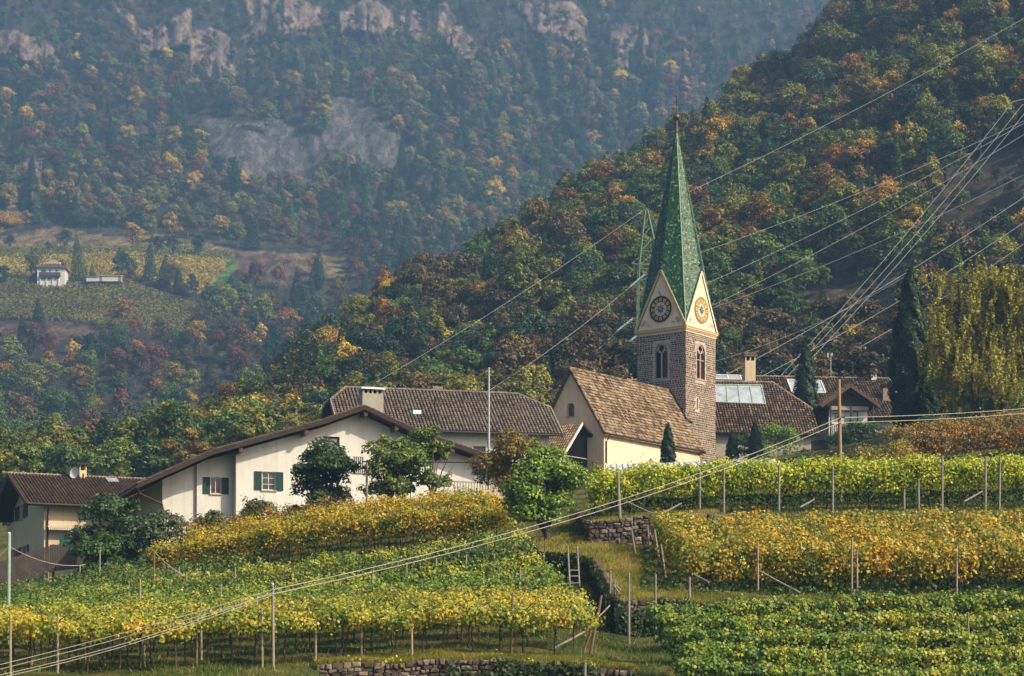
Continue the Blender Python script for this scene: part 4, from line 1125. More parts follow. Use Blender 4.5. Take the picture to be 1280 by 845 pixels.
# ---------------------------------------------------------------- the white farmhouse with the low wide gable
def gable_farmhouse():
    fr = Frame(295, 672, 140, 20); on = fr.on
    root = empty('white_farmhouse', fr.o, fr.a, 'white farmhouse with low wide brown gable roof above the yellow vines', 'farmhouse')
    yf = -1.3
    prof = [on(px, py, 'y', yf) for px, py in ((172,605),(266,563),(405,525),(456,507),(527,540),(722,607))]
    P = [(p.x, p.z) for p in prof]; S, Z = [p[0] for p in P], [p[1] for p in P]
    ztop = lambda s: float(np.interp(s, S, Z)) - .42
    Yb = 15.0
    y2 = 1.0; y3 = 1.25; xB = on(246, 600, 'y', y2).x; xA = on(203, 600, 'y', y3).x; xR = on(690, 600, 'y', 0).x
    f0 = lambda s, z, d: Vector((s, d, z)); fB = lambda s, z, d: Vector((s, y2+d, z)); fA = lambda s, z, d: Vector((s, y3+d, z)); fC = lambda s, z, d: Vector((d, y2-s, z))
    def hole(px0, py0, px1, py1, y): a, b = on(px0, py1, 'y', y), on(px1, py0, 'y', y); return (a.x, b.x, a.z, b.z)
    h1, h2, h3, h4 = hole(327.5, 590, 344.5, 612.5, 0), hole(263, 597, 276.5, 617, y2), hole(404, 546, 424.5, 561, 0), hole(441, 571, 455, 590, 0)
    h5 = hole(590, 571, 602, 592, 0); h6 = hole(631, 593, 660, 622, 0)
    cut = lambda a, b: [(a, ztop(a))] + [(s, ztop(s)) for s in S if a < s < b] + [(b, ztop(b))]
    mb = MB()
    wall(mb, cut(0, xR), -3, [h1, h3, h4, h5, h6], f0)
    wall(mb, cut(xB, 0), -3, [h2], fB)
    wall(mb, cut(xA, xB+.3), -3, [], fA)
    mb.add([(xB,y2,-3),(xB,y3,-3),(xB,y3,ztop(xB)),(xB,y2,ztop(xB))], [(0,1,2,3)]); mb.add([(xA,y3,-3),(xA,Yb,-3),(xA,Yb,ztop(xA)),(xA,y3,ztop(xA))], [(0,1,2,3)])
    wall(mb, [(0, ztop(0)), (y2, ztop(0))], -3, [], fC)
    wall(mb, [(0, ztop(xR)), (Yb, ztop(xR))], -3, [], lambda s, z, d: Vector((xR-d, s, z)))
    mb.add([(xR,Yb,-3),(xA,Yb,-3)] + [(s, Yb, z) for s, z in cut(xA, xR)], [tuple(range(2+len(cut(xA, xR))))])
    mb.build('wall', M['white_wall'], root)
    window(root, f0, h1, 'frame_white', 'glass', (1, 2), (.52, 'shutter')); window(root, fB, h2, 'frame_white', 'red_glass', (1, 0), (.50, 'shutter'))
    window(root, f0, h3, 'frame_brown', 'curtain', (0, 0), None, False, .12); w4 = window(root, f0, h4, 'frame_brown', 'glass', (0, 0), None, True)
    mb = MB()
    for k in range(6): x = h4[0] + (h4[1]-h4[0])*(k+.5)/6; obox(mb, f0, x-.03, x+.03, h4[2]+.02, h4[3]-.02, -.04, 0)
    mb.build('grille', M['frame_white'], w4)
    window(root, f0, h5, 'frame_brown', 'glass', (1, 0)); window(root, f0, h6, 'frame_brown', 'glass', (1, 0))
    # roof
    mb = MB()
    for i in range(len(P)-1):
        (xa, za), (xb, zb) = P[i], P[i+1]
        y0 = yf + (.0 if i else .0)
        q = [Vector((xa, y0, za)), Vector((xb, y0, zb)), Vector((xb, Yb+.8, zb)), Vector((xa, Yb+.8, za))]
        slab(mb, q, .20, 1)
        d = .10
        mb.add([(xa, y0-.03, za-.30), (xb, y0-.03, zb-.30), (xb, y0-.03, zb+.03), (xa, y0-.03, za+.03), (xa, y0+.05, za-.30), (xb, y0+.05, zb-.30), (xb, y0+.05, zb+.03), (xa, y0+.05, za+.03)],
               [(0,1,2,3), (4,7,6,5), (0,4,5,1), (3,2,6,7)], 2)
        e = [Vector((xb, y0, zb)), Vector((xb, Yb+.8, zb)), Vector((xa, Yb+.8, za)), Vector((xa, y0, za))]
        if zb > za: e = [Vector((xa, Yb+.8, za)), Vector((xa, y0, za)), Vector((xb, y0, zb)), Vector((xb, Yb+.8, zb))]
        tiles(mb, e, .27, .38, 'barrel', .02)
    # step where the lower roof meets the upper one
    xs_, zs_ = P[1]; mb.box(xs_-.05, xs_+.35, yf-.02, Yb, zs_+.0, zs_+.22, 1)
    rf = mb.build('roof', [M['brown_tile'], M['brown_wood'], M['dark_wood']], root)
    mb = MB()
    for px, py in ((297,558),(378,540),(452,519),(490,529),(560,564),(690,598)):
        q = on(px, py, 'y', 0); z = ztop(q.x) + .10; mb.box(q.x-.14, q.x+.14, yf+.1, .5, z-.36, z-.02)
    s = S[0]+.5
    mb.build('purlin', M['brown_wood'], rf)
    ch = on(464, 495, 'y', 5.0); cw = on(477, 495, 'y', 5.0).x - ch.x; zt = on(464, 493, 'y', 5.0).z; zc = on(464, 485.5, 'y', 5.0).z
    mb = MB(); mb.box(ch.x-cw, ch.x+cw, 4.5, 5.6, zt-4, zt, 0)
    for k in range(5): x = ch.x-cw+.1+(2*cw-.2)*k/4; mb.box(x-.08, x+.08, 4.55, 5.55, zt+.001, zc-.14, 0)
    mb.box(ch.x-cw-.12, ch.x+cw+.12, 4.35, 5.75, zc-.14, zc, 1); mb.box(ch.x-cw+.05, ch.x+cw-.05, 4.7, 5.4, zt-.1, zc-.2, 2)
    mb.build('chimney', [M['grey_wall'], M['white_metal'], M['hole']], root)
    mb = MB(); mb.tube([Vector((S[0]-.02, y, Z[0]-.2)) for y in (yf, Yb)], .09, 8)
    a = on(174, 609, 'y', yf+.3); b = on(203, 621, 'y', 6.0)
    mb.tube([(S[0]+.05, yf+.3, Z[0]-.25), (S[0]+.15, yf+.35, Z[0]-.6), (xA-.05, y3-.1, Z[0]-1.1), (xA+.05, y3-.1, Z[0]-1.5), (xA+.05, y3-.1, -3)], .075, 8)
    mb.build('gutter', M['copper'], root)
    # balcony at the right under the roof
    b0, b1 = on(566, 612, 'y', -1.2), on(650, 612, 'y', -1.2); zf, zr = on(600, 624, 'y', -1.2).z, on(600, 602, 'y', -1.2).z
    mb = MB(); mb.box(b0.x, b1.x, -1.2, -.002, zf-.15, zf, 0); mb.box(b0.x, b1.x, -1.25, -1.12, zr-.1, zr, 0)
    x = b0.x + .1
    while x < b1.x: mb.box(x, x+.09, -1.21, -1.17, zf, zr-.1, 0); x += .22
    mb.build('balcony', M['grey_wall'], root)
    return fr
gable_farmhouse()

def long_house():
    fr = Frame(440, 600, 166, 14); on = fr.on
    root = empty('long_house', fr.o, fr.a, 'long white house with half hipped grey brown tile roof beside the church', 'house')
    ye, yr = -.8, 5.4
    eR, rR, rL = on(692.5, 543, 'y', ye), on(646, 492, 'y', yr), on(432, 484.5, 'y', yr)
    ze, zr = eR.z, (rR.z+rL.z)/2
    cR, cL = on(688, 509, 'y', ye+(yr-ye)*.66), on(413, 500, 'y', ye+(yr-ye)*.66); zc = ze+(zr-ze)*.66
    xl, xr = cL.x, cR.x
    yc = ye+(yr-ye)*.66; yb = 2*yr-yc; Yb = 2*yr-ye
    eL = Vector((xl, ye, ze)); eR = Vector((xr, ye, ze)); RL, RR = Vector((rL.x, yr, zr)), Vector((rR.x, yr, zr))
    mb = MB()
    front = [eL, eR, Vector((xr, yc, zc)), RR, RL, Vector((xl, yc, zc))]
    tiles(mb, front, .30, .38, 'barrel', .012, lift=.06); slab(mb, front, .2, 1)
    back = [Vector((xr, Yb, ze)), Vector((xl, Yb, ze)), Vector((xl, yb, zc)), RL, RR, Vector((xr, yb, zc))]
    slab(mb, back, .2, 1); tiles(mb, back, .3, .38, 'flat')
    for x, R in ((xl, RL), (xr, RR)):
        h = [Vector((x, yc, zc)), Vector((x, yb, zc)), R] if x == xr else [Vector((x, yb, zc)), Vector((x, yc, zc)), R]
        slab(mb, h, .15, 1); tiles(mb, h, .3, .38, 'barrel')
        mb.beam((x, ye, ze-.02), (x, yc, zc-.02), .10, .34, 2); mb.beam((x, yb, zc-.02), (x, Yb, ze-.02), .10, .34, 2)
    rf = mb.build('roof', [M['grey_tile'], M['dark_wood'], M['post_grey']], root)
    mb = MB(); ridge_tiles(mb, RL, RR); ridge_tiles(mb, RL, (xl, yc, zc)); ridge_tiles(mb, RR, (xr, yc, zc)); mb.build('ridge_tiles', M['grey_tile'], rf)
    mb = MB(); mb.tube([(xl, ye-.1, ze-.05), (xr, ye-.1, ze-.08)], .1, 8); mb.build('gutter', M['gutter'], root)
    nrm = Vector((0, -(zr-ze), yr-ye)).normalized()
    a, b = on(516, 519.5, 'y', 1), on(526.5, 515, 'y', 1)
    def onroof(px, py):
        d = at(px, py, 1.0); n = fr.ey*nrm.y + Vector((0,0,nrm.z)); p0 = fr.world(eL); t = n.dot(p0)/n.dot(d); p = d*t - fr.o
        return Vector((p.dot(fr.ex), p.dot(fr.ey), p.z))
    a, b, c, d = [onroof(*q)+nrm*.16 for q in ((516,520),(526,520.3),(526,516),(516,515.6))]
    mb = MB(); mb.prism([a,b,c,d], nrm*.08); mb.build('skylight', M['white_metal'], rf)
    mb = MB()
    for px, py in ((541,505.5),(548,506.5),(583,504),(648,508)):
        p = onroof(px, py) + nrm*.12; mb.box(p.x-.35, p.x+.35, p.y-.12, p.y+.12, p.z-.05, p.z+.14)
    mb.build('vent_tile', M['brown_tile'], rf)
    x0, x1 = xl+1.0, xr-1.0; f = lambda s, z, d: Vector((s, d, z)); zw = ze + .8*(zr-ze)/(yr-ye) - .25
    def hole(a, b, c, d): p, q = on(a, d, 'y', 0), on(c, b, 'y', 0); return (p.x, q.x, p.z, q.z)
    hs = [hole(592, 558, 607, 573), hole(574, 559, 580, 570), hole(640, 556, 652, 571), hole(545, 558, 553, 571)]
    mb = MB(); wall(mb, [(x0, zw), (x1, zw)], -3, hs, f)
    for x in (x0, x1): mb.add([(x,0,-3),(x,2*yr,-3),(x,2*yr,zw),(x,yb,zc-.3),(x,yc,zc-.3),(x,0,zw)], [(0,1,2,3,4,5)])
    mb.add([(x0,2*yr,-3),(x1,2*yr,-3),(x1,2*yr,zw),(x0,2*yr,zw)], [(0,1,2,3)])
    mb.build('wall', M['white_wall'], root)
    for h in hs: window(root, f, h, 'frame_brown', 'red_glass', (1, 0))
    p = on(546, 486, 'y', yr+.8); zt = on(546, 484, 'y', yr+.8).z
    mb = MB(); mb.box(p.x-.45, p.x+.45, p.y-.4, p.y+.4, zr-1.5, zt, 0); mb.box(p.x-.6, p.x+.6, p.y-.5, p.y+.5, zt+.25, zt+.33, 1)
    for s in (-1, 1): mb.box(p.x+s*.4-.04, p.x+s*.4+.04, p.y-.3, p.y+.3, zt, zt+.25, 0)
    mb.build('chimney', [M['brick'], M['gutter']], root)
long_house()

def corner_house():
    fr = Frame(55, 700, 150, 24); on = fr.on
    root = empty('beige_farmhouse', fr.o, fr.a, 'beige farmhouse with dark shutters and brown tile roof at the left edge', 'farmhouse')
    ye, yr = -.9, 7.4
    e0, e1 = on(33.5, 627.5, 'y', ye), on(228, 636.5, 'y', ye); r0 = on(2, 588, 'y', yr); r1 = on(190, 603.5, 'y', yr)
    ze, zr = (e0.z+e1.z)/2, (r0.z+r1.z)/2; xl = e0.x; xr = e1.x + 3
    f = lambda s, z, d: Vector((s, d, z)); fg = lambda s, z, d: Vector((d, s, z))
    EL, ER, RL, RR = Vector((xl, ye, ze)), Vector((xr, ye, ze)), Vector((xl, yr, zr)), Vector((xr, yr, zr))
    BL, BR = Vector((xl, 2*yr-ye, ze)), Vector((xr, 2*yr-ye, ze))
    mb = MB(); front = [EL, ER, RR, RL]; back = [BR, BL, RL, RR]
    tiles(mb, front, .26, .36, 'barrel', .012); slab(mb, front, .2, 1); slab(mb, back, .2, 1); tiles(mb, back, .26, .36, 'flat')
    mb.beam(EL-Vector((.03,0,.08)), RL-Vector((.03,0,.08)), .08, .3, 2); mb.beam(BL-Vector((.03,0,.08)), RL-Vector((.03,0,.08)), .08, .3, 2)
    rf = mb.build('roof', [M['brown_tile'], M['dark_wood'], M['brown_wood']], root)
    mb = MB(); ridge_tiles(mb, RL, RR, .15); mb.build('ridge_tiles', M['ridge_tile'], rf)
    mb = MB(); mb.tube([EL-Vector((0,.12,.06)), ER-Vector((0,.12,.1))], .10, 8); mb.build('gutter', M['gutter'], root)
    zw = ze + .9*(zr-ze)/(yr-ye) - .25
    def hx(a, b, c, d): p, q = on(a, d, 'x', 0), on(c, b, 'x', 0); return (min(p.y, q.y), max(p.y, q.y), p.z, q.z)
    up1, up2 = (hx(8.5, 636, 13.5, 656)), (hx(24.5, 630, 30, 650))
    lo1, lo2 = hx(14.5, 685, 24.5, 705), hx(26, 681, 35, 702)
    mb = MB(); wall(mb, [(0, zw), (yr, zr-.3), (2*yr, zw)], -4, [up1, up2, lo1, lo2], fg)
    x1 = xr-1
    wall(mb, [(0, zw), (x1, zw)], -4, [], f)
    mb.add([(x1,0,-4),(x1,2*yr,-4),(x1,2*yr,zw),(x1,yr,zr-.3),(x1,0,zw)], [(0,1,2,3,4)]); mb.add([(0,2*yr,-4),(x1,2*yr,-4),(x1,2*yr,zw),(0,2*yr,zw)], [(0,1,2,3)])
    mb.build('wall', M['beige_wall'], root)
    for h in (up1, up2): window(root, fg, h, 'frame_white', 'curtain', (1, 0), ((h[1]-h[0])*.85, 'dark_green'))
    for h in (lo1, lo2): window(root, fg, h, 'frame_white', 'glass', (1, 0), (.35, 'dark_green'))
    mb = MB(); mb.tube([(.15, ye-.1, ze-.1), (.15, ye-.05, ze-.4), (.25, -.1, ze-1.0), (.25, -.1, -4)], .07, 8); mb.build('downpipe', M['gutter'], root)
    a, b = on(59, 657, 'y', -.1), on(93, 663, 'y', -.1)
    mb = MB(); k = 0; n = 26
    for k in range(n):
        x = a.x + (b.x-a.x)*k/n; w = (b.x-a.x)/n
        mb.add([(x,-.03,a.z),(x+w,-.03,a.z),(x+w,-.75,b.z+.12),(x,-.75,b.z+.12),(x+w,-.75,b.z-.05),(x,-.75,b.z-.05)], [(0,1,2,3),(3,2,4,5)], k % 2)
    mb.build('awning', [M['frame_white'], M['clock_ochre']], root)
    p = on(103, 592, 'y', yr-.2); zt, zc = on(103, 581.5, 'y', yr-.2).z, on(103, 578.5, 'y', yr-.2).z
    mb = MB(); mb.box(p.x-.28, p.x+.28, yr-.5, yr+.1, zr-1, zt-.45, 0)
    for sx in (-1, 1):
        for sy in (-.45, .05): mb.box(p.x+sx*.24-.04, p.x+sx*.24+.04, yr+sy-.04, yr+sy+.04, zt-.45, zt, 0)
    mb.box(p.x-.5, p.x+.5, yr-.7, yr+.3, zt+.001, zt+.1, 1); mb.box(p.x-.06, p.x+.06, yr-.505, yr-.5, zt-1.0, zt-.7, 2)
    mb.build('chimney', [M['cream_wall'], M['gutter'], M['hole']], root)
    d = on(94.5, 591.5, 'y', yr-1.2); mb = MB()
    n = Vector((-.75, -.6, .2)).normalized(); a = n.cross(Vector((0,0,1))).normalized(); b = n.cross(a); R = .46
    rings = [(0, .0), (.5, .03), (.85, .09), (1, .14)]; N_ = 20; vs, fs = [], []
    for r, h in rings:
        for k in range(N_): t = 2*math.pi*k/N_; vs.append(d + (a*math.cos(t) + b*math.sin(t))*R*r + n*h)
    for i in range(3):
        for k in range(N_): fs.append((i*N_+k, i*N_+(k+1) % N_, (i+1)*N_+(k+1) % N_, (i+1)*N_+k))
    mb.add(vs, fs, 0, True); mb.tube([d, d+Vector((.1,.5,-.5)), Vector((d.x+.1, d.y+.6, d.z-1.4))], .04, 6, 1); mb.tube([d-b*R*.9, d+n*.5], .02, 5, 1)
    mb.build('satellite_dish', [M['dish'], M['gutter']], root)
    d = on(86, 590, 'y', yr-.4); mb = MB(); mb.tube([(d.x, yr-.4, zr-.3), (d.x, yr-.4, d.z+.9)], .035, 6)
    mb.box(d.x-.25, d.x+.25, yr-.55, yr-.3, d.z-.2, d.z+.35); mb.tube([(d.x-.3, yr-.4, d.z+.75), (d.x+1.6, yr-.4, d.z+.85)], .03, 5); mb.build('aerial', M['dark_green'], root)
    nrm = Vector((0, -(zr-ze), yr-ye)).normalized(); y_ = yr-1.2; z_ = ze+(zr-ze)*(y_-ye)/(yr-ye); q = on(140, 599, 'y', y_).x
    vdir = Vector((0, yr-ye, zr-ze)).normalized(); c = Vector((q, y_, z_)) + nrm*.14
    mb = MB(); mb.prism([c+Vector((-.45,0,0))-vdir*.5, c+Vector((.45,0,0))-vdir*.5, c+Vector((.45,0,0))+vdir*.5, c+Vector((-.45,0,0))+vdir*.5], nrm*.08); mb.build('skylight', M['skylight'], rf)
    # things by the wall
    g0 = on(88, 682, 'y', -1.0)
    mb = MB(); mb.box(-.75, .75, -.4, .4, 0, 1.05); mb.prism([(-.8,-.45,1.052),(.8,-.45,1.052),(.8,.45,1.16),(-.8,.45,1.16)], (0,0,.07))
    bn = mb.build('waste_bin', M['teal'], None); bn.location = fr.world((g0.x, -1.0, g0.z-.6)); bn.rotation_euler = (0, 0, fr.a)
    tag(bn, 'teal green lidded bin on the terrace of the beige house', 'bin')
    pk = on(20, 697, 'x', -.25); mb = MB()
    prof = [(.02,0),(.2,.05),(.24,.4),(.17,.75),(.22,1.0),(.1,1.1)]
    mb.lathe(prof, 9); c_ = mb.build('hanging_cloth', M['pink'], None); c_.location = fr.world((pk.x, pk.y, pk.z-.5)); c_.scale = (.6, 1, 1)
    tag(c_, 'bright pink cloth hanging at the lower window of the beige house', 'cloth')
    # wooden terrace fence
    A, B, C_ = at(-12, 737, 138), at(66, 711, 141), at(96, 707, 143)
    fe = empty('board_fence', A, 0, 'dark weathered board fence below the beige house', 'fence')
    for nm, h0, h1 in (('boards', .1, 1.75),):
        mb = MB(); rng = random.Random(2)
        for p, q in ((A, B), (B, C_)):
            d = (q-p); L_ = d.length; d.normalize(); k = 0
            while k < L_:
                a = p + d*k - A; b = p + d*min(k+.17, L_) - A; t = h1 + rng.uniform(-.05, .05)
                mb.prism([a+Vector((0,0,h0)), b+Vector((0,0,h0)), b+Vector((0,0,t)), a+Vector((0,0,t))], (0,.04,0)); k += .19
        mb.build('boards', M['old_board'], fe)
    mb = MB()
    for p, q in ((A, B), (B, C_)):
        for h in (.35, 1.4): mb.beam(p-A+Vector((0,.08,h)), q-A+Vector((0,.08,h)), .06, .1)
        mb.beam(p-A+Vector((0,.3,0)), q-A+Vector((0,.3,0)), .5, .3)
    mb.build('rail', M['old_board'], fe)
    for k in range(6):
        p = A.lerp(B, k/5); mb = MB(); mb.box(-.07, .07, .1, .24, -2.5, 1.7); po = mb.build('fence_post', M['old_board'], fe); po.location = p-A
corner_house()

def right_house():
    fr = Frame(893, 566, 203, 6); on = fr.on
    root = empty('tiled_house', fr.o, fr.a, 'rambling house with mossy tile roofs and skylights behind the bell tower', 'house')
    # front wing
    ye, yr = -.7, 6.0
    e0, e1 = on(893, 541.5, 'y', ye), on(1025.5, 541.5, 'y', ye); r1 = on(965, 478, 'y', yr); cR = on(1024, 511, 'y', ye+(yr-ye)*.5)
    ze, zr = e0.z, r1.z; xl = e0.x - 8; xr = e1.x
    fc = .48; yc = ye+(yr-ye)*fc; zc = ze+(zr-ze)*fc; yb = 2*yr-yc
    EL, ER = Vector((xl, ye, ze)), Vector((xr, ye, ze)); RL, RR = Vector((xl, yr, zr)), Vector((r1.x, yr, zr))
    mb = MB(); front = [EL, ER, Vector((xr, yc, zc)), RR, RL]
    tiles(mb, front, .30, .40, 'barrel', .03, lift=.07); slab(mb, front, .2, 1)
    hip = [Vector((xr, yc, zc)), Vector((xr, yb, zc)), RR]; tiles(mb, hip, .3, .4, 'barrel', .03); slab(mb, hip, .2, 1)
    back = [Vector((xr, 2*yr-ye, ze)), Vector((xl, 2*yr-ye, ze)), RL, RR, Vector((xr, yb, zc))]; slab(mb, back, .2, 1); tiles(mb, back, .3, .4, 'flat')
    rf = mb.build('roof', [M['old_tile'], M['dark_wood']], root)
    mb = MB(); ridge_tiles(mb, RL, RR); ridge_tiles(mb, RR, (xr, yc, zc)); mb.build('ridge_tiles', M['ridge_tile'], rf)
    def onslope(px, py, e, z0, y0, z1, y1, lift):
        n = Vector((0, -(z1-z0), y1-y0)).normalized(); nw = fr.ey*n.y + Vector((0,0,n.z)); d = at(px, py, 1.0)
        p0 = fr.world((0, y0, z0)); p = d*(nw.dot(p0 + nw*lift)/nw.dot(d)) - fr.o
        return Vector((p.dot(fr.ex), p.dot(fr.ey), p.z)), n
    def skylight(name, quad, args, panes, frame='metal'):
        Q = [onslope(px, py, 0, *args, .17) for px, py in quad]; n = Q[0][1]; a, b, c, d = [q[0] for q in Q]
        mb = MB(); mb.prism([a, b, c, d], n*.03); s = mb.build('skylight', M['skylight'], rf)
        mb = MB()
        for p, q in ((a, b), (b, c), (c, d), (d, a)): mb.beam(p+n*.05, q+n*.05, .12, .12, 0, up=n)
        for k in range(1, panes): mb.beam(a.lerp(b, k/panes)+n*.05, d.lerp(c, k/panes)+n*.05, .10, .09, 0, up=n)
        mb.build('frame', M[frame], s)
    skylight('skylight', ((893.5,503),(957,505.5),(951.5,482),(893.5,481.5)), (ze, ye, zr, yr), 4, 'green_metal')
    f = lambda s, z, d: Vector((s, d, z)); zw = ze + .7*(zr-ze)/(yr-ye)-.25
    mb = MB(); wall(mb, [(xl+.5, zw), (xr-.8, zw)], -4, [], f); mb.add([(xr-.8,0,-4),(xr-.8,2*yr,-4),(xr-.8,2*yr,zw),(xr-.8,yb,zc-.3),(xr-.8,yc,zc-.3),(xr-.8,0,zw)], [(0,1,2,3,4,5)])
    # rear wing
    y0, y1 = 4.5, 12.0
    q0, q1 = on(893, 467, 'y', y1), on(1111, 476, 'y', y1); z1 = q0.z*.5+q1.z*.5; v = on(1134, 523, 'y', y0); z0 = v.z
    x0, x1 = q0.x-6, q1.x; xv = v.x
    A, B, C_, D = Vector((x0, y0, z0)), Vector((xv, y0, z0)), Vector((x1, y1, z1)), Vector((x0, y1, z1))
    wall(mb, [(x0+.5, z0+.2), (xv-1, z0+.2)], -4, [], lambda s, z, d: Vector((s, y0+.8+d, z)))
    mb.add([(xv-1,y0+.8,-4),(xv-1,2*y1-y0-1,-4),(xv-1,2*y1-y0-1,z0),(x1-1,y1,z1-.4),(xv-1,y0+.8,z0)], [(0,1,2,3,4)])
    wl = mb.build('wall', M['grey_wall'], root)
    mb = MB(); tiles(mb, [A, B, C_, D], .30, .40, 'barrel', .035, lift=.07); slab(mb, [A, B, C_, D], .2, 1)
    bk = [Vector((xv, 2*y1-y0, z0)), Vector((x0, 2*y1-y0, z0)), D, C_]; slab(mb, bk, .2, 1); tiles(mb, bk, .3, .4, 'flat')
    mb.beam(B+Vector((.08,0,0)), C_+Vector((.08,0,0)), .12, .2, 2)
    rear = mb.build('roof', [M['moss_tile'], M['dark_wood'], M['white_metal']], root)
    mb = MB(); ridge_tiles(mb, D, C_); mb.build('ridge_tiles', M['ridge_tile'], rear)
    rf = rear
    skylight('skylight', ((990,491),(1032,491.5),(1026,476.5),(984,475)), (z0, y0, z1, y1), 2, 'white_metal')
    skylight('skylight', ((893.5,474.5),(927,475),(925,470),(893.5,469)), (z0, y0, z1, y1), 2, 'white_metal')
    # cross gable with a wooden front
    yg = 1.2; ap = on(1063, 480.5, 'y', yg); l, r = on(1026, 506.5, 'y', yg), on(1100, 506.5, 'y', yg)
    sl_ = (z1-z0)/(y1-y0)
    def yhit(z): return y0 + (z-z0)/sl_
    mb = MB()
    for e, s in ((l, -1), (r, 1)):
        q = [Vector((e.x, yg, e.z)), Vector((ap.x, yg, ap.z)), Vector((ap.x, yhit(ap.z)+.2, ap.z)), Vector((e.x, yhit(e.z)+.2, e.z))]
        slab(mb, q, .18, 1)
        if s > 0: t = [Vector((e.x, yg, e.z)), Vector((e.x, yhit(e.z), e.z)), Vector((ap.x, yhit(ap.z), ap.z)), Vector((ap.x, yg, ap.z))]
        else: t = [Vector((e.x, yhit(e.z), e.z)), Vector((e.x, yg, e.z)), Vector((ap.x, yg, ap.z)), Vector((ap.x, yhit(ap.z), ap.z))]
        tiles(mb, t, .3, .4, 'barrel')
        mb.beam((e.x, yg-.05, e.z-.12), (ap.x, yg-.05, ap.z-.12), .1, .34, 2)
        mb.beam((e.x*.75+ap.x*.25, yg+.6, e.z*.75+ap.z*.25-.45), (ap.x, yg+.6, ap.z-.5), .14, .22, 2)
    mb.build('dormer_roof', [M['moss_tile'], M['dark_wood'], M['brown_wood']], root)
    yw = yg + 1.3; a, b = on(1036, 510, 'y', yw), on(1084, 510, 'y', yw); zm = on(1060, 508, 'y', yw).z; zbot = on(1060, 560, 'y', yw).z
    zap = ap.z - .3
    fd = lambda s, z, d: Vector((s, yw+d, z))
    def hh(p0, p1, q0, q1): A_, B_ = on(p0, q1, 'y', yw), on(p1, q0, 'y', yw); return (A_.x, B_.x, A_.z, B_.z)
    h = [hh(1040, 1050, 516, 527), hh(1056, 1073, 514, 528), hh(1052, 1062, 533, 545)]
    def gz_(s): t = abs(s-ap.x)/(r.x-ap.x); return ap.z - .45 - t*(ap.z-r.z)
    mb = MB(); wall(mb, [(a.x, zm), (b.x, zm)], zbot, h, fd); mb.build('dormer_wall', M['white_wall'], root)
    mb = MB(); mb.prism([fd(a.x, zm+.002, .02), fd(b.x, zm+.002, .02), fd(b.x, gz_(b.x), .02), fd(ap.x, gz_(ap.x), .02), fd(a.x, gz_(a.x), .02)], (0, .15, 0))
    x = a.x + .15
    while x < b.x: mb.box(x, x+.13, yw-.005, yw+.018, zm+.05, gz_(x+.06)-.05); x += .18
    mb.build('dormer_cladding', M['brown_wood'], root)
    mb = MB(); mb.box(a.x, b.x, yw-.5, yw-.02, zm-.45, zm-.05); mb.build('awning', M['grey_wall'], root)
    for q in h: window(root, fd, q, 'frame_brown', 'skylight', (1, 0), None, False)
    zf, zt = on(1060, 545, 'y', yg-.3).z, on(1060, 530.5, 'y', yg-.3).z
    mb = MB(); mb.box(a.x-.3, b.x+.3, yg-.3, yw-.01, zf-.15, zf); mb.box(a.x-.3, b.x+.3, yg-.34, yg-.22, zt-.09, zt); x = a.x-.25
    while x < b.x+.25: mb.box(x, x+.09, yg-.31, yg-.27, zf, zt-.09); x += .2
    for x in (a.x-.2, ap.x, b.x+.2): mb.box(x-.08, x+.08, yg-.26, yg-.12, -3, l.z-.1)
    mb.build('balcony', M['old_board'], root)
    # chimneys and aerial
    def chim(px0, px1, pt, pbase, y, wall_, cap, arches):
        p, q = on(px0, pt, 'y', y), on(px1, pt, 'y', y); w = q.x-p.x; zb = on(px0, pbase, 'y', y).z; zt = p.z
        mb = MB(); zc = zt - .95 if arches else zt-.4
        mb.box(p.x, q.x, y, y+w, zb-1.5, zc, 0)
        for i in range(3):
            for j in (0, 1): mb.box(p.x+(w-.14)*i/2, p.x+(w-.14)*i/2+.14, y+(w-.14)*j, y+(w-.14)*j+.14, zc, zt-.5 if arches else zt-.2, 0)
        mb.box(p.x+.1, q.x-.1, y+.1, y+w-.1, zc-.05, zt-.55 if arches else zt-.25, 2)
        zt0 = zt-.5 if arches else zt-.2
        mb.box(p.x-.12, q.x+.12, y-.12, y+w+.12, zt0+.001, zt0+.1, 1)
        for s in (0, 1):
            P = [Vector((p.x-.15, y-.15, zt0+.11)), Vector((q.x+.15, y-.15, zt0+.11)), Vector((q.x+.15, y+w/2, zt)), Vector((p.x-.15, y+w/2, zt))]
            if s: P = [Vector((q.x+.15, y+w+.15, zt0+.11)), Vector((p.x-.15, y+w+.15, zt0+.11)), Vector((p.x-.15, y+w/2, zt)), Vector((q.x+.15, y+w/2, zt))]
            tiles(mb, P, .22, .3, 'barrel', mi=1); slab(mb, P, .06, 1)
        mb.build('chimney', [M[wall_], M[cap], M['hole']], root)
    chim(931.5, 944.5, 439.5, 476, 7.0, 'beige_wall', 'ridge_tile', True)
    chim(1089, 1096, 460.5, 475, y1-.5, 'white_wall', 'brick', True)
    chim(1104, 1112, 481, 505, 7.5, 'brick', 'dark_wood', False)
    p = on(1038.5, 474, 'y', y1); zt = on(1038.5, 441.5, 'y', y1).z
    mb = MB(); mb.tube([(p.x, y1, z1-.3), (p.x, y1, zt)], .05, 6); mb.tube([(p.x-.35, y1, zt-.12), (p.x+.3, y1, zt-.12)], .03, 5); mb.box(p.x-.42, p.x-.25, y1-.06, y1+.06, zt-.45, zt-.02); mb.box(p.x+.05, p.x+.2, y1-.06, y1+.06, zt-.3, zt+.05)
    mb.build('aerial', M['metal'], root)
right_house()

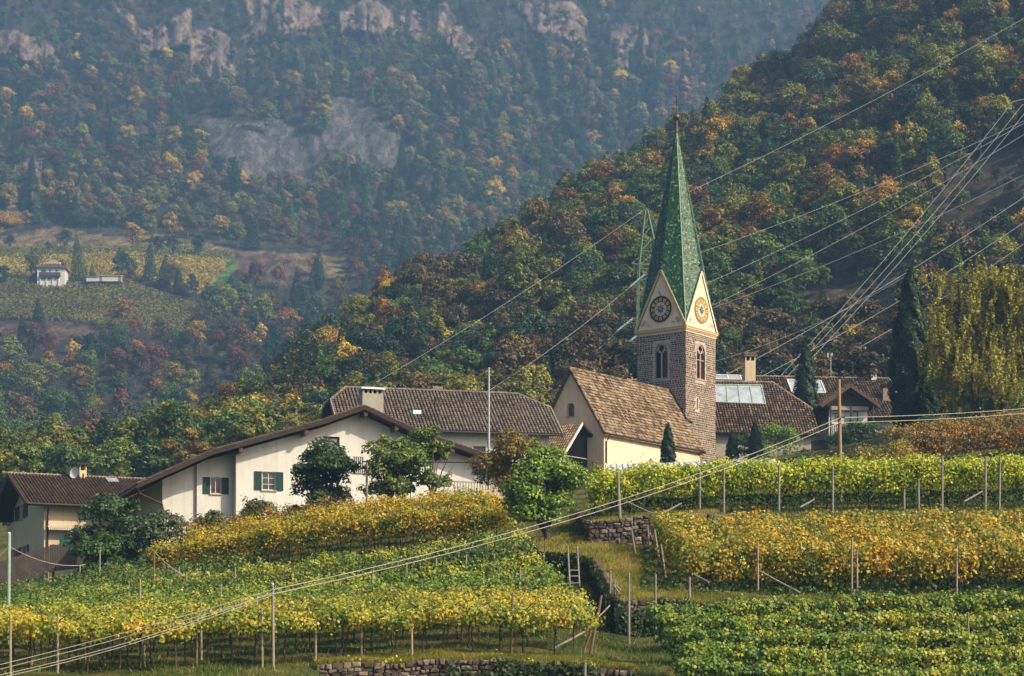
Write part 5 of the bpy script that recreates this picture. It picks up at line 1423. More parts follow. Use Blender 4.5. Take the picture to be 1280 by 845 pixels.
# ---------------------------------------------------------------- white roofed shed, far farm buildings
def small_buildings():
    fr = Frame(760, 600, 166, -3); on = fr.on
    root = empty('low_shed', fr.o, fr.a, 'long low shed with pale ribbed metal roof in front of the church', 'shed')
    a, b, c, d = on(757, 588, 'y', 0), on(980, 581, 'y', 0), on(976, 574, 'y', 3.2), on(790, 582, 'y', 3.2)
    z0 = min(a.z, b.z); 
    q = [Vector((a.x, 0, a.z)), Vector((b.x, 0, b.z)), Vector((b.x-.5, 3.2, c.z)), Vector((a.x, 3.2, a.z + (c.z-b.z)))]
    mb = MB(); slab(mb, q, .08); n = (q[1]-q[0]).cross(q[3]-q[0]).normalized()
    k = 0
    while k <= 1.0: mb.beam(q[0].lerp(q[1], k)+n*.03, q[3].lerp(q[2], k)+n*.03, .06, .06, 1, up=n); k += 1/30
    mb.beam(q[0]-Vector((0,.03,.05)), q[1]-Vector((0,.03,.05)), .05, .16, 1)
    mb.build('roof', [M['white_metal'], M['metal']], root)
    mb = MB()
    mb.prism([q[1]+Vector((-.1,.1,-.1)), q[2]+Vector((-.1,-.1,-.1)), Vector((q[2].x-.1, 3.1, -1)), Vector((q[1].x-.1, .1, -1))], (-.12,0,0)); mb.box(a.x+.1, b.x-.3, .1, .2, -1, a.z-.5)
    mb.build('wall', M['beige_wall'], root)
    # distant farmhouse on the knoll
    Yk = float(far_pt(np.array(62.), np.array(352.))[1]) - 11
    fr = Frame(46.5, 350, Yk, 3); on = fr.on
    root = empty('distant_farmhouse', fr.o, fr.a, 'small white farmhouse with dark hipped roof on the vineyard knoll', 'farmhouse')
    w = on(81, 350, 'y', 0).x; D = 10.0; zt = on(60, 334.5, 'y', 0).z
    f = lambda s, z, d: Vector((s, d, z))
    def hh(p0, p1, q0, q1): A_, B_ = on(p0, q1, 'y', 0), on(p1, q0, 'y', 0); return (A_.x, B_.x, A_.z, B_.z)
    hs = [hh(51.5, 57.5, 337.2, 339.8), hh(61, 64, 337.2, 339.6), hh(69, 72, 337.2, 339.6), hh(51.5, 57, 346.2, 349.2), hh(59.5, 65.5, 346.2, 349.2), hh(68, 74, 346.2, 349.2)]
    mb = MB(); wall(mb, [(0, zt), (w, zt)], -4, hs, f); mb.add([(0,0,-4),(0,D,-4),(0,D,zt),(0,0,zt)], [(0,3,2,1)]); mb.add([(w,0,-4),(w,D,-4),(w,D,zt),(w,0,zt)], [(0,1,2,3)]); mb.add([(0,D,-4),(w,D,-4),(w,D,zt),(0,D,zt)], [(0,1,2,3)])
    mb.build('wall', M['frame_white'], root)
    for h in hs: window(root, f, h, 'frame_brown', 'glass', (1, 0), None, False)
    o = .8; zm = on(60, 328.5, 'y', 3).z; zr = on(60, 324.5, 'y', 5).z; ze = zt - .15
    A, B, C_, D_ = Vector((-o, -o, ze)), Vector((w+o, -o, ze)), Vector((w+o, D+o, ze)), Vector((-o, D+o, ze))
    a, b = Vector((w*.30, D/2-1, zm)), Vector((w*.70, D/2-1, zm)); c, d = Vector((w*.70, D/2+1, zm)), Vector((w*.30, D/2+1, zm))
    r0, r1 = Vector((w*.42, D/2, zr)), Vector((w*.6, D/2, zr))
    mb = MB(); mb.add([A,B,C_,D_,a,b,c,d], [(0,1,5,4),(1,2,6,5),(2,3,7,6),(3,0,4,7),(0,3,2,1)], 0); mb.add([a-Vector((1,1,.4)),b+Vector((1,-1,-.4)),c+Vector((1,1,-.4)),d+Vector((-1,1,-.4)),r0,r1], [(0,1,5,4),(1,2,5),(2,3,4,5),(3,0,4)], 1)
    tiles(mb, [A, B, b, a], .5, .8, 'flat')
    mb.build('roof', [M['brown_tile'], M['brick']], root)
    zb0, zb1 = on(60, 344, 'y', -1).z, on(60, 340.2, 'y', -1).z
    mb = MB(); mb.box(w*.08, w*.86, -1.3, -.01, zb0-.2, zb0); mb.box(w*.08, w*.86, -1.3, -1.2, zb0+.001, zb1); mb.build('balcony', M['brown_wood'], root)
    mb = MB(); 
    for k in range(4): x = w*(.12+.22*k); mb.box(x-.25, x+.25, -.35, -.01, -4, zb0-1.2)
    mb.build('buttress', M['frame_white'], root)
    p0, p1 = on(36.5, 349, 'y', 3), on(46, 342, 'y', 3); mb = MB(); mb.prism([(p0.x, 1, p0.z), (-.05, 1, p1.z+.6), (-.05, 1, p1.z+1.0), (p0.x, 1, p0.z+.4)], (0,6,0)); mb.build('side_roof', M['brown_tile'], root)
    mb = MB(); mb.box(w*.72, w*.72+.7, D/2-.3, D/2+.4, zm-2, zm+.6); mb.build('chimney', M['frame_white'], root)
    # long shed beside it
    fr = Frame(108, 348, Yk, 0); on = fr.on
    root = empty('farm_shed', fr.o, 0, 'long low red and white shed beside the distant farmhouse', 'shed')
    x1, x2 = on(124, 348, 'y', 0).x, on(151, 348, 'y', 0).x; z = on(130, 344, 'y', 0).z
    mb = MB(); mb.box(0, x1, 0, 4, -1.2, z*.5, 0); mb.box(x1+.05, x1+1.2, 0, 4, -1.2, z*.8, 1); mb.box(x1+1.25, x2-1.2, 0, 4, -1.2, z*.8, 0); mb.box(x2-1.15, x2, 0, 4, -1.2, z*.8, 1); mb.build('wall', [M['frame_white'], M['brick']], root)
    mb = MB(); mb.prism([(-.2,-.4,z*.52),(x1,-.4,z*.52),(x1,4,z*.95),(-.2,4,z*.95)], (0,0,.15)); mb.build('roof', M['metal'], root)
    mb = MB(); mb.prism([(x1+.3,-.4,z*.82),(x2+.2,-.4,z*.82),(x2+.2,4,z*1.35),(x1+.3,4,z*1.35)], (0,0,.15)); mb.build('roof', M['frame_white'], root)
    mb = MB(); mb.box(x1-1.2, x1-.2, .5, 1.5, z*.5, z*1.6); mb.build('chimney', M['brick'], root)
    # small hut and pale box on the meadow
    for px, pb, pw, ph, lab in ((207, 321, 10, 6, 'small pale hut between two dark trees on the mountain meadow'), (119, 313.5, 4, 3.2, 'tiny white box alone on the mountain meadow')):
        Yh = float(far_pt(np.array(float(px)), np.array(float(pb)))[1]) - 1; p = at(px, pb, Yh); w = pw/F*Yh; h = ph/F*Yh
        r = empty('hut', p, 0, lab, 'hut')
        mb = MB(); mb.prism([(-w/2,0,-1),(w/2,0,-1),(w/2,0,h*.6),(0,0,h*.95),(-w/2,0,h*.6)], (0,w*.8,0)); mb.build('wall', M['frame_white'], r)
        mb = MB()
        for s in (-1, 1): mb.prism([(s*(w/2+.2),-.2,h*.55),(0,-.2,h),(0,-.2,h+.12),(s*(w/2+.2),-.2,h*.55+.12)], (0,w*.8+.4,0))
        mb.build('roof', M['metal'], r)
small_buildings()

# ---------------------------------------------------------------- vines
VINE = {
 'front':  [(.03,.08,.011),(.11,.18,.02),(.34,.33,.034),(.60,.46,.045),(.60,.27,.034)],
 'mid':    [(.0286,.0715,.013),(.078,.156,.0208),(.182,.26,.0312),(.416,.416,.0455),(.62,.429,.052)],
 'dark':   [(.0187,.045,.0112),(.045,.095,.0175),(.0938,.15,.025),(.1875,.225,.035),(.325,.275,.0375)],
 'yellow': [(.036,.085,.012),(.13,.19,.02),(.42,.35,.03),(.62,.42,.034),(.60,.26,.026)],
 'orange': [(.033,.085,.012),(.13,.18,.02),(.36,.30,.026),(.62,.37,.03),(.60,.22,.024)],
 'lime':   [(.0575,.115,.0115),(.161,.253,.0184),(.345,.414,.0253),(.575,.552,.0403),(.62,.506,.046)],
 'lower':  [(.028,.07,.013),(.08,.16,.02),(.20,.27,.03),(.44,.43,.05),(.52,.34,.04)],
 'red':    [(.03,.06,.014),(.07,.11,.02),(.20,.13,.024),(.42,.16,.026),(.34,.26,.03)],
 'amber':  [(.06,.096,.0168),(.204,.18,.03),(.408,.264,.036),(.54,.312,.036)],
}
for k_, c_ in VINE.items(): M['vine_'+k_] = mat_leaf('vine_leaves_'+k_, c_, .9, .34, .28, .15, spec=.3, rough=.45)
M['vine_base'] = mat_leaf('vine_leaves_shaded_growth', [(.018,.045,.008),(.045,.09,.014),(.09,.14,.02)], .5, .5, .3)  # weed green; also paints the shade under the vine canopies

def stem_mesh(seed, h):
    r = random.Random(seed); p = Vector((0,0,-.15)); pts = [p.copy()]; rad = [.045]
    for k in range(6):
        p = p + Vector((r.uniform(-.10,.10), r.uniform(-.06,.06), (h+.15)/6)); pts.append(p.copy()); rad.append(.04-.003*k)
    q = tube_quads(pts, rad, 5); t = pts[-1]
    for s in (-1, 1): q = np.concatenate([q, tube_quads([pts[-2], t+Vector((s*.25, r.uniform(-.1,.1), .15)), t+Vector((s*.6, r.uniform(-.1,.1), .3))], [.03,.022,.012], 4)])
    return quad_mesh('vine_stem', [(q, 0)], [M['bark']])
STEMS = [stem_mesh(k, 1.15) for k in range(4)]

def vine_row(label, A, B, zlo, zhi, width, mat, dens=430, leaf=.19, stems=0.0, group=None, clump=.24, gap=.0, shade_toned=False, seed=0, tilt=0.0, parts_seen=True):
    """one row of vines from A to B (plan points)"""
    rng = np.random.default_rng(100+seed)
    A, B = np.array(A, float), np.array(B, float); L_ = np.linalg.norm(B-A); d = (B-A)/L_; nrm = np.array([-d[1], d[0]])
    root = empty('vine_row', (A[0], A[1], gz(*A)), 0, label, 'vine row', group); o = np.array([A[0], A[1], root.location.z])
    dens *= 1.7; leaf *= .76; nc = int(L_*dens/15); s = rng.uniform(0, L_, nc)
    ph = rng.uniform(0, 6.28, 6)
    hv = (np.sin(s*1.3+ph[0]) + np.sin(s*2.9+ph[1])*.7 + np.sin(s*6.1+ph[2])*.5)*(.10 if zhi-zlo > .8 else .055)
    dv = .5 + .5*np.sin(s*2.1+ph[3])*np.sin(s*.77+ph[4])
    keep = rng.random(nc) > gap*dv*1.6
    s, hv = s[keep], hv[keep]; nc = len(s)
    t = rng.beta(1.25, 1.0, nc); w = rng.normal(size=nc)*width*.33
    z = zlo + (zhi-zlo)*t + hv*(.35+t*.75) + np.where(rng.random(nc) < .04, rng.uniform(0, .32, nc), 0) + tilt*w
    cx = A[None] + d[None]*s[:, None] + nrm[None]*w[:, None]
    base = ground(cx[:, 0], cx[:, 1])
    c = np.stack([cx[:, 0], cx[:, 1], base + z], 1)
    k = np.repeat(np.arange(nc), 15); off = rng.normal(size=(len(k), 3)) * np.array([clump, clump, clump*.8])
    pos = c[k] + off - o
    nn = off/clump*1.15 + np.stack([nrm[0]*-np.sign(1+0*w[k])*.4, nrm[1]*-.5*np.ones(len(k)), np.full(len(k), .55)], 1) + rng.normal(size=(len(k), 3))*.38
    me = quad_mesh('foliage', [(leaf_quads(pos, nn, leaf*rng.uniform(.6, 1.25, len(k)), rng, .85), 0)], [M['vine_'+mat]])
    f = link('foliage', me, root)
    if shade_toned:  # greener lower leaves, coloured dark to paint shade into the row gaps
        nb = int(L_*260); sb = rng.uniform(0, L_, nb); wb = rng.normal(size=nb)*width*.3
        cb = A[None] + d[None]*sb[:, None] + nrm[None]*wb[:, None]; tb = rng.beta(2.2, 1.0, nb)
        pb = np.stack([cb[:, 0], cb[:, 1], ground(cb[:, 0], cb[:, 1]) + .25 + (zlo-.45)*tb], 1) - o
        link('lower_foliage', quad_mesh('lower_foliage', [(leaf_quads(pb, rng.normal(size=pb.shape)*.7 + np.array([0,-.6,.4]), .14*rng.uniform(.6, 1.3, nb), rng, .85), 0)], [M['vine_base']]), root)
    if stems:
        n = int(L_/stems)
        for i in range(min(n, 95)):
            p = A + d*(stems*(i+.5) + rng.uniform(-.2, .2)); q = link('vine_stem', STEMS[i % 4], root)
            q.location = (p[0]-o[0], p[1]-o[1], gz(*p)-o[2]); q.rotation_euler = (0, 0, rng.uniform(0, 6.28)); q.scale = (1, 1, max(.6, (zlo+.25)/1.15))
    return root
def pl(px, Y): return ((px-640)/F*Y, Y)
ORD = ['first','second','third','fourth','fifth','sixth','seventh','eighth','ninth','tenth','eleventh','twelfth','thirteenth']
def vines():
    # left slope, from the front wall upwards
    ys_ = [78.0, 81.3, 84.6, 87.9, 91.2, 94.6, 98.0, 101.4]
    xr = [742, 735, 728, 702, 690, 672, 662, 655]
    for i, (Y, r) in enumerate(zip(ys_, xr)):
        lab = '%s vine row up from the front wall, on the left slope under the houses' % ORD[i]
        front = i < 1
        m = ['front','front','front','mid','mid','mid','dark','mid'][i]
        vine_row(lab, pl(-130, Y-1.3), pl(r, Y), 1.5 if i < 4 else 1.2, 1.9 if i < 4 else 1.8, 1.7 if i < 4 else .7, m, 680 if i < 4 else 430, .17, 1.05 if i < 3 else 0, 'vine rows on the left slope', gap=.15, seed=i, clump=.21, shade_toned=i >= 4)
    vine_row('short vine row in the bottom left corner below the thin cables', pl(-130, 74.6), pl(236, 75.2), 1.45, 1.9, 1.6, 'front', 640, .17, 1.1, 'vine rows on the left slope', gap=.15, seed=15, clump=.21)
    for i, (Y, r) in enumerate(((105.2, 330), (108.8, 270), (112.4, 215), (116, 170))):
        lab = ['dark green vine row just below the yellow slanting rows at left','dark green vine row second below the board fence','dark green vine row directly in front of the board fence bottom','uppermost dark green vine row beneath the bushes at left'][i]
        vine_row(lab, pl(-130, Y-1.3), pl(r, Y), .45, 1.75, 1.2, 'dark', 430, .18, 0, 'dark green vine rows at far left', gap=.2, seed=20+i, shade_toned=True)
    # the yellow rows slanting up towards the green tree
    vine_row('front yellow vine row slanting up to the bright green tree', pl(185, 119), pl(640, 106.5), 1.0, 2.15, .9, 'yellow', 620, .19, .85, 'yellow slanting rows', seed=31)
    vine_row('second yellow vine row just behind the front slanting one', pl(235, 121.5), pl(622, 110), .9, 2.3, .9, 'yellow', 520, .19, 0, 'yellow slanting rows', seed=32)
    vine_row('golden vine row with reddish left end below the white farmhouse', pl(240, 123.5), pl(612, 114), .8, 2.25, .9, 'orange', 420, .19, 0, 'yellow slanting rows', seed=33)
    vine_row('reddish vine row closest to the dark laurel by the white farmhouse', pl(225, 125.2), pl(440, 118.8), .7, 2.65, .9, 'red', 420, .18, 0, 'yellow slanting rows', seed=34)
    # right: lower rows
    for i, (Y, l) in enumerate(((81.9, 812), (78.6, 824), (75.3, 838), (72.1, 852), (68.9, 846))):
        lab = '%s green vine row down from the grassy terrace edge at lower right' % ORD[i]
        vine_row(lab, pl(l, Y-.2), pl(1450, Y+.3), 1.62, 1.92, .6, 'lower', 520, .17, 2.2 if i < 1 else 0, 'vine rows at lower right', gap=.1, seed=40+i, clump=.15, shade_toned=True)
    # right: orange block on the terrace
    for i, (Y, l) in enumerate(((89.8, 850), (92.4, 843), (95.0, 833), (97.4, 824), (99.6, 818))):
        lab = ['front orange vine row on the right terrace with long posts','second orange vine row on the right terrace','middle orange vine row on the right terrace','fourth orange vine row on the right terrace','rear orange vine row just below the bright green hedge row'][i]
        vine_row(lab, pl(l, Y), pl(1470, Y+.4), .75, 2.1, .95, 'orange', 560, .19, 1.1 if i < 1 else 0, 'orange vine rows on the right terrace', seed=50+i)
    # the tall lime row above them
    vine_row('tall bright lime green vine row across the right above the orange vines', pl(738, 106), pl(1470, 106.5), 1.15, 2.55, 1.1, 'lime', 900, .19, .9, None, seed=60, shade_toned=True)
    vine_row('lime green vine row hidden close behind the tall front one', pl(745, 109.5), pl(1470, 110), 1.0, 2.2, 1.3, 'lime', 420, .19, 0, None, seed=61)
    # rows near the birch
    for i, (a, b, Y0, Y1, m, zl, zh, lab) in enumerate(((1130, 1460, 140, 141, 'red', .4, 2.0, 'front red and orange vine row below the birch'), (1118, 1460, 145, 146, 'red', .4, 2.1, 'middle crimson vine row below the birch'), (1105, 1460, 150, 152, 'amber', .4, 2.0, 'rear rusty vine row just below the birch'), (1062, 1135, 137, 138, 'amber', .2, 1.5, 'short golden vine row beside the wooden pole'))):
        vine_row(lab, pl(a, Y0), pl(b, Y1), zl, zh, 1.1, m, 520, .2, 0, None, seed=70+i)
    # weeds and low growth under the orange rows
    rng = np.random.default_rng(66)
    n = 26000; Y = rng.uniform(88.0, 101.5, n); px = rng.uniform(800, 1320, n); x = (px-640)/F*Y
    ok = inside(R1, x, Y) & (np.sin(x*.9)*np.sin(Y*1.3) + rng.normal(size=n)*.5 > -.5); x, Y = x[ok], Y[ok]
    pos = np.stack([x, Y, ground(x, Y) + rng.beta(1, 2, len(x))*.55], 1)
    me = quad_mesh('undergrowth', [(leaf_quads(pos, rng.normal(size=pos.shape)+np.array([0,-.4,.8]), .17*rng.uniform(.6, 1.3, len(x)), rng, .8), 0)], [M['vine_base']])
    tag(link('undergrowth', me), 'low green weeds under the orange vines', kind='stuff')
vines()

# ---------------------------------------------------------------- posts and wood
def post_mesh(name, mat, r=.05):
    mb = MB(); mb.tube([(0,0,-.3),(.004,0,.5),(0,.003,1.0)], [r*1.1, r, r*.85], 7)
    o = mb.build(name, M[mat]); me = o.data; bpy.data.objects.remove(o); return me
PM = {'w': post_mesh('vineyard_post', 'post'), 'g': post_mesh('vineyard_post', 'post_grey'), 'b': post_mesh('vineyard_post', 'brown_post')}
def post(px, pt, pb, kind, label, group=None, lift=0.0, Y=None, lean=None, thick=1.0):
    if Y is None: Y = ground_hit((px), pb, lift)
    p = at(px, pb, Y); g = gz(p.x, p.y); top = at(px if lean is None else lean, pt, Y)
    base = Vector((p.x, p.y, g if lift else min(g, p.z)))
    if lean is None: base.x = top.x + random.uniform(-.04, .04)
    d = top - base; o = link('vineyard_post', PM[kind]); o.location = base
    o.rotation_euler = d.to_track_quat('Z', 'Y').to_euler(); o.scale = (thick, thick, d.length)
    tag(o, label, 'post', group); return o
def posts():
    G1 = 'posts among the lower left vines'
    for px, a, b in ((40,807,846),(106,800,848),(180,795,848),(246,784,848),(327,760,848),(395,775,846),(452,771,829),(514,764,824)):
        post(px, a, b, 'b' if px in (452, 246) else 'w', 'pale wooden post at the front edge of the lower left vines', 'front posts of the lower left vines', Y=76.9)
    post(639, 741, 818, 'b', 'dark brown post at the right end of the front left vine row', None, Y=77.4, lean=641)
    post(429, 760, 814, 'b', 'leaning brown post under the front left canopy', None, Y=78.5, lean=441)
    for px, a, b in ((13,772,789),(72,767,784),(130,758,778),(53,748,760),(251,753,772),(321,746,766),(276,730,750),(294,709,722),(175,724,762),(161,726,734),(233,715,727),(224,709,719),(298,732,746),(425,727,746),(466,717,738),(488,733,752),(508,703,713),(583,693,703),(618,692,703),(578,733,752),(338,742,752),(366,715,724),(520,735,746),(604,718,728),(545,698,708),(650,708,722),(100,706,716),(60,715,724)):
        post(px, a, b, 'w', 'short pale post top sticking out of the left slope vine canopy', 'post tops among the left slope vines', lift=1.75)
    for px, a, b in ((397,647,700),(460,651,693),(526,633,688),(592,630,677),(338,658,711),(278,664,716),(229,670,722)):
        post(px, a, b, 'b' if px == 460 else 'w', 'tall post in the front yellow slanting vine row', 'posts in the yellow slanting rows', Y=float(np.interp(px, [185,640], [118.5,106.0])))
    for px, a in ((379,640),(366,637),(254,668),(279,668),(125,687),(350,650),(412,636),(430,641),(318,655),(300,661),(448,634)):
        post(px, a, 690, 'b' if px in (366, 412) else 'w', 'post top above the rear yellow and reddish slanting rows', 'post tops behind the yellow slanting rows', Y=122.5 if px > 200 else 115)
    G2 = 'posts in the tall lime green row'
    for px, a, b in ((974,582,640),(1041,582,646),(1178,570,628),(1232,570,629),(1250,572,625),(875,588,641),(1130,611,632),(1148,600,628),(905,585,640)):
        post(px, a, b, 'g', 'grey wooden post in the tall lime green vine row', G2, Y=104.9, thick=1.3)
    post(775, 590, 651, 'g', 'thick grey end post of the tall lime green row above the stone wall', None, Y=103.4, lean=772, thick=1.8)
    post(744, 600, 646, 'g', 'slender grey post left of the thick end post', None, Y=106)
    G3 = 'posts in the front orange row'
    for px, a, b in ((947,678,745),(1071,688,738),(1196,681,733),(1065,673,722)):
        post(px, a, b, 'w', 'pale tall post standing in the front orange vine row', G3, Y=89.0)
    for px, a, b, l in ((826,662,714,818),(833,680,729,826),(795,660,698,789),(814,656,702,809)):
        post(px, a, b, 'w' if px > 820 else 'g', 'slanted end post at the left end of the orange rows', 'slanted end posts of the orange rows', lean=l)
    for px, a, b in ((1063,762,780),(1074,779,800),(1210,766,797),(1227,810,838),(925,772,790),(1090,805,826),(1010,790,806),(980,815,835)):
        post(px, a, b+12, 'g', 'thin grey stake in the lower right vine rows', 'stakes in the lower right rows', Y=float(np.interp(b, [775,800,838], [80.4,77.2,73.4])))
    for px, a, b, k, lab in ((786,716,820,'g','tall pale post left of the pair beside the ivy wall'),(819.5,718,822,'g','tall pale post right of the pair beside the ivy wall'),(862,721,767,'g','shorter pale post on the terrace edge behind the rails')):
        post(px, a, b, k, lab, None, Y=84.0 if px < 850 else 86.4, thick=1.2)
    for px, a, b, l, lab in ((763,713,786,763,'pale post of the bundle at the wall corner'),(770,723,789,768,'second weathered post of the bundle at the wall corner'),(757,742,782,758,'short dark post beside the bundle at the wall corner')):
        post(px, a, b, 'g', lab, None, Y=86.8, lean=l)
    post(738, 744, 813, 'b', 'thick leaning post by the end of the front left row', None, Y=80.5, lean=752, thick=1.3)
    post(729, 760, 806, 'b', 'thin leaning prop beside the thick leaning post', None, Y=81, lean=750)
    for px, a, b, l, lab in ((676,678,732,682,'leaning brown post left of the ladder'),(671,676,697,672,'short brown post under the green tree'),(684,706,731,684,'short pale post below the green tree'),(691,724,752,693,'pale stake between the ladder and the vines')):
        post(px, a, b, 'b' if 'brown' in lab else 'g', lab, None, lean=l)
    post(731, 828, 850, 'g', 'pale post rising at the bottom edge before the ivy wall', None, Y=75.2, thick=1.4)
    def bar(name, p, q, r, mat, lab, cat='rail', group=None):
        p, q = Vector(p), Vector(q); mb = MB(); mb.tube([(0,0,0), (q-p)*.5+Vector((0,0,-.015)), q-p], [r, r*.95, r*.9], 7)
        o = mb.build(name, M[mat]); o.location = p; return tag(o, lab, cat, group)
    for a, b, lab in ((at(689,812,79), at(741,784,80.4), 'slanted pale brace against the thick leaning post'), (at(840,703,90), at(886,728,88.6), 'brace slanting from the left end of the orange rows'),
                      (at(948,713,89.1), at(1000,741,88), 'brace slanting right from the tall orange row post'), (at(783,627,104), at(818,643,103), 'short brace by the thick end post of the lime row'), (at(829,641,104), at(852,629,104.5), 'crossed brace low in the lime row'), (at(1205,627,104), at(1228,614,104.5), 'brace low in the lime row at right'), (at(1000,634,104), at(1018,624,104.5), 'small brace low in the middle of the lime row')):
        bar('wooden_brace', a, b, .05, 'post_grey', lab, 'brace')
    bar('terrace_rail', at(789,735,89.5), at(902,739,89), .05, 'post_grey', 'upper left horizontal rail on the grass terrace'); bar('terrace_rail', at(902,739,88.9), at(969,748,87.5), .05, 'post_grey', 'upper right rail sloping along the terrace edge')
    bar('terrace_rail', at(774,748,87.5), at(860,746,87.5), .045, 'post_grey', 'middle horizontal rail behind the tall pale posts'); bar('terrace_rail', at(775,760,85.8), at(889,756,86.1), .05, 'post_grey', 'lowest horizontal rail along the wall top')
    for a, b, lab in ((at(758,718,87), at(775,743,86.6), 'splintered stick hanging on the post bundle'), (at(763,724,87), at(776,738,86.7), 'broken slat crossing the post bundle'), (at(748,771,81), at(762,757,82), 'short dark stick on the leaning post')):
        bar('broken_stick', a, b, .035, 'post_grey', lab, 'stick')
    # slanting crossbeams of the pergola, lower left
    for i, (x0, y0, x1, y1) in enumerate(((10,788,20,791),(64,783,80,786),(118,778,142,782),(135,784,152,790),(77,794,92,802),(64,804,74,807),(188,786,226,792),(196,782,216,786),(255,768,275,772),(148,788,168,796),(347,769,387,777),(20,806,34,812))):
        Y = 79 + (800-y0)*.06; bar('pergola_beam', at(x0, y0, Y), at(x1, y1, Y-1.2), .05, 'post_grey', 'short pale pergola crossbeam lying on the lower left vine canopy', 'beam', 'pergola crossbeams at lower left')
    # ladder
    Y = 93.6; o = at(711, 735, Y); root = empty('wooden_ladder', o, 0, 'short wooden ladder leaning against the ivy covered terrace wall', 'ladder')
    a0, a1, b0, b1 = at(712.5,735,Y)-o, at(709.5,681,Y+.8)-o, at(724.5,734,Y)-o, at(721.5,683,Y+.8)-o
    for p, q in ((a0,a1),(b0,b1)): mb = MB(); mb.tube([p, q], .045, 7); mb.build('ladder_rail', M['post_grey'], root)
    for y in (713, 720.5, 729.5): 
        t0 = (735-y)/54; mb = MB(); mb.tube([a0.lerp(a1, t0), b0.lerp(b1, t0)], .04, 6); mb.build('rung', M['post_grey'], root)
    # utility poles
    mb = MB(); Y = 112; p = at(1051.5, 640, Y); t = at(1048.5, 474.5, Y); mb.tube([(0,0,-1), (t-p)*.5, t-p], [.115,.105,.095], 10)
    r = empty('utility_pole', p, 0, 'tall orange brown wooden utility pole at right in front of the houses', 'pole'); mb.build('pole', M['orange_pole'], r)
    w = at(1050, 522, Y)-p; mb = MB(); mb.tube([w+Vector((-.25,-.15,0)), w+Vector((.25,-.15,0))], .04, 6); mb.lathe([(0,-.08),(.06,-.05),(.07,.02),(.04,.09),(0,.1)], 8, 0, tuple(w+Vector((-.1,-.2,0)))); mb.build('wire_clamp', M['gutter'], r)
    Y = 75.5; p = at(342, 860, Y); t = at(341, 733, Y); r = empty('utility_pole', p, 0, 'slim pale pole at lower left carrying the twin cables', 'pole')
    mb = MB(); mb.tube([(0,0,-.6), t-p], [.065,.05], 8); mb.build('pole', M['post'], r); mb = MB(); mb.tube([(t-p), (t-p)+Vector((0,0,.12))], [.02,.02], 6); mb.lathe([(0,0),(.05,.03),(.05,.09),(0,.13)], 8, 0, tuple((t-p)+Vector((0,0,.02)))); mb.build('wire_clamp', M['insulator'], r)
    Y = 106; p = at(192.5, 782, 101); t = at(192.5, 687, 101); r = empty('slim_wooden_pole', p, 0, 'thin brown pole rising from the dark green vines at left', 'pole'); mb = MB(); mb.tube([(0,0,-1), t-p], [.06,.045], 7); mb.build('pole', M['brown_post'], r)
    p = at(10, 806, 93); t = at(11.5, 667, 93); r = empty('metal_pole', p, 0, 'green and white metal pole at the left edge in front of the beige house', 'pole'); mb = MB(); mb.tube([(0,0,-1), t-p], [.085,.085], 9); mb.build('pole', M['green_metal'], r); mb = MB(); mb.lathe([(.085,0),(.09,.02),(.05,.06),(0,.07)], 9, 0, tuple(t-p)); mb.build('cap', M['white_metal'], r)
    p = at(611, 612, 134); t = at(611, 462, 134); r = empty('flagpole', p, 0, 'tall slim grey flagpole in front of the long house', 'flagpole'); mb = MB(); mb.tube([(0,0,-1), t-p], [.10,.075], 10); mb.build('pole', M['metal'], r); mb = MB(); mb.lathe([(0,-.02),(.08,.03),(.08,.1),(0,.16)], 8, 0, tuple(t-p)); mb.build('cap', M['metal'], r)
    p = at(458.5, 618, 124); t = at(458.5, 578, 124); r = empty('garden_post', p, 0, 'pale post with dark crossbar under the tree by the white farmhouse', 'post'); mb = MB(); mb.tube([(0,0,-.6), t-p], [.08,.07], 8); mb.build('post', M['post_grey'], r)
    e = at(604, 578, 124)-p; mb = MB(); mb.tube([t-p+Vector((-.3,0,.05)), e], [.05,.04], 7); mb.build('crossbar', M['old_board'], r)
posts()

# ---------------------------------------------------------------- dry stone walls, ivy, grass
def stones(mb, pts, ztop, zbot, rng, face=(-1), s0=.14, s1=.48):
    """courses of rough stones along a plan line"""
    pts = [np.array(p) for p in pts]
    for a, b in zip(pts[:-1], pts[1:]):
        L_ = np.linalg.norm(b-a); d = (b-a)/L_; n = np.array([d[1], -d[0]])
        z = 0.0; H = 3.2
        while z < H:
            h = rng.uniform(.11, .27); s = rng.uniform(-.3, 0)
            while s < L_:
                w = rng.uniform(s0, s1); m = a + d*min(max(s+w/2, 0), L_)
                zt = ztop(m); zb = zbot(m)
                if zt - z - h > zb - .3:
                    q0 = a + d*max(s+.02, -.05); q1 = a + d*min(s+w-.02, L_+.05); o = n*rng.uniform(.05, .2)
                    P = []
                    for q, zz in ((q0, zt-z-h+.015), (q1, zt-z-h+.015), (q1, zt-z), (q0, zt-z)):
                        P.append((q[0]-n[0]*.2, q[1]-n[1]*.2, zz))
                    c = sum((Vector(v) for v in P), Vector())/4
                    fr_ = []
                    for v in P:
                        v = Vector(v); t = c + (v-c)*rng.uniform(.4, .85); fr_.append((t.x + n[0]*.2 + o[0] + rng.uniform(-.05,.05), t.y + n[1]*.2 + o[1], t.z + rng.uniform(-.04, .04)))
                    mid = [tuple(Vector(v) + Vector((n[0]*.25, n[1]*.25, 0))) for v in P]
                    mb.add(P + mid + fr_, [(0,1,5,4),(1,2,6,5),(2,3,7,6),(3,0,4,7),(4,5,9,8),(5,6,10,9),(6,7,11,10),(7,4,8,11),(8,9,10,11)])
                s += w
            z += h
M['rubble'] = mat_island('rubble_stones', [(.04,.032,.026),(.10,.077,.06),(.18,.14,.11),(.30,.235,.185)], .95, .1, .8, .5)
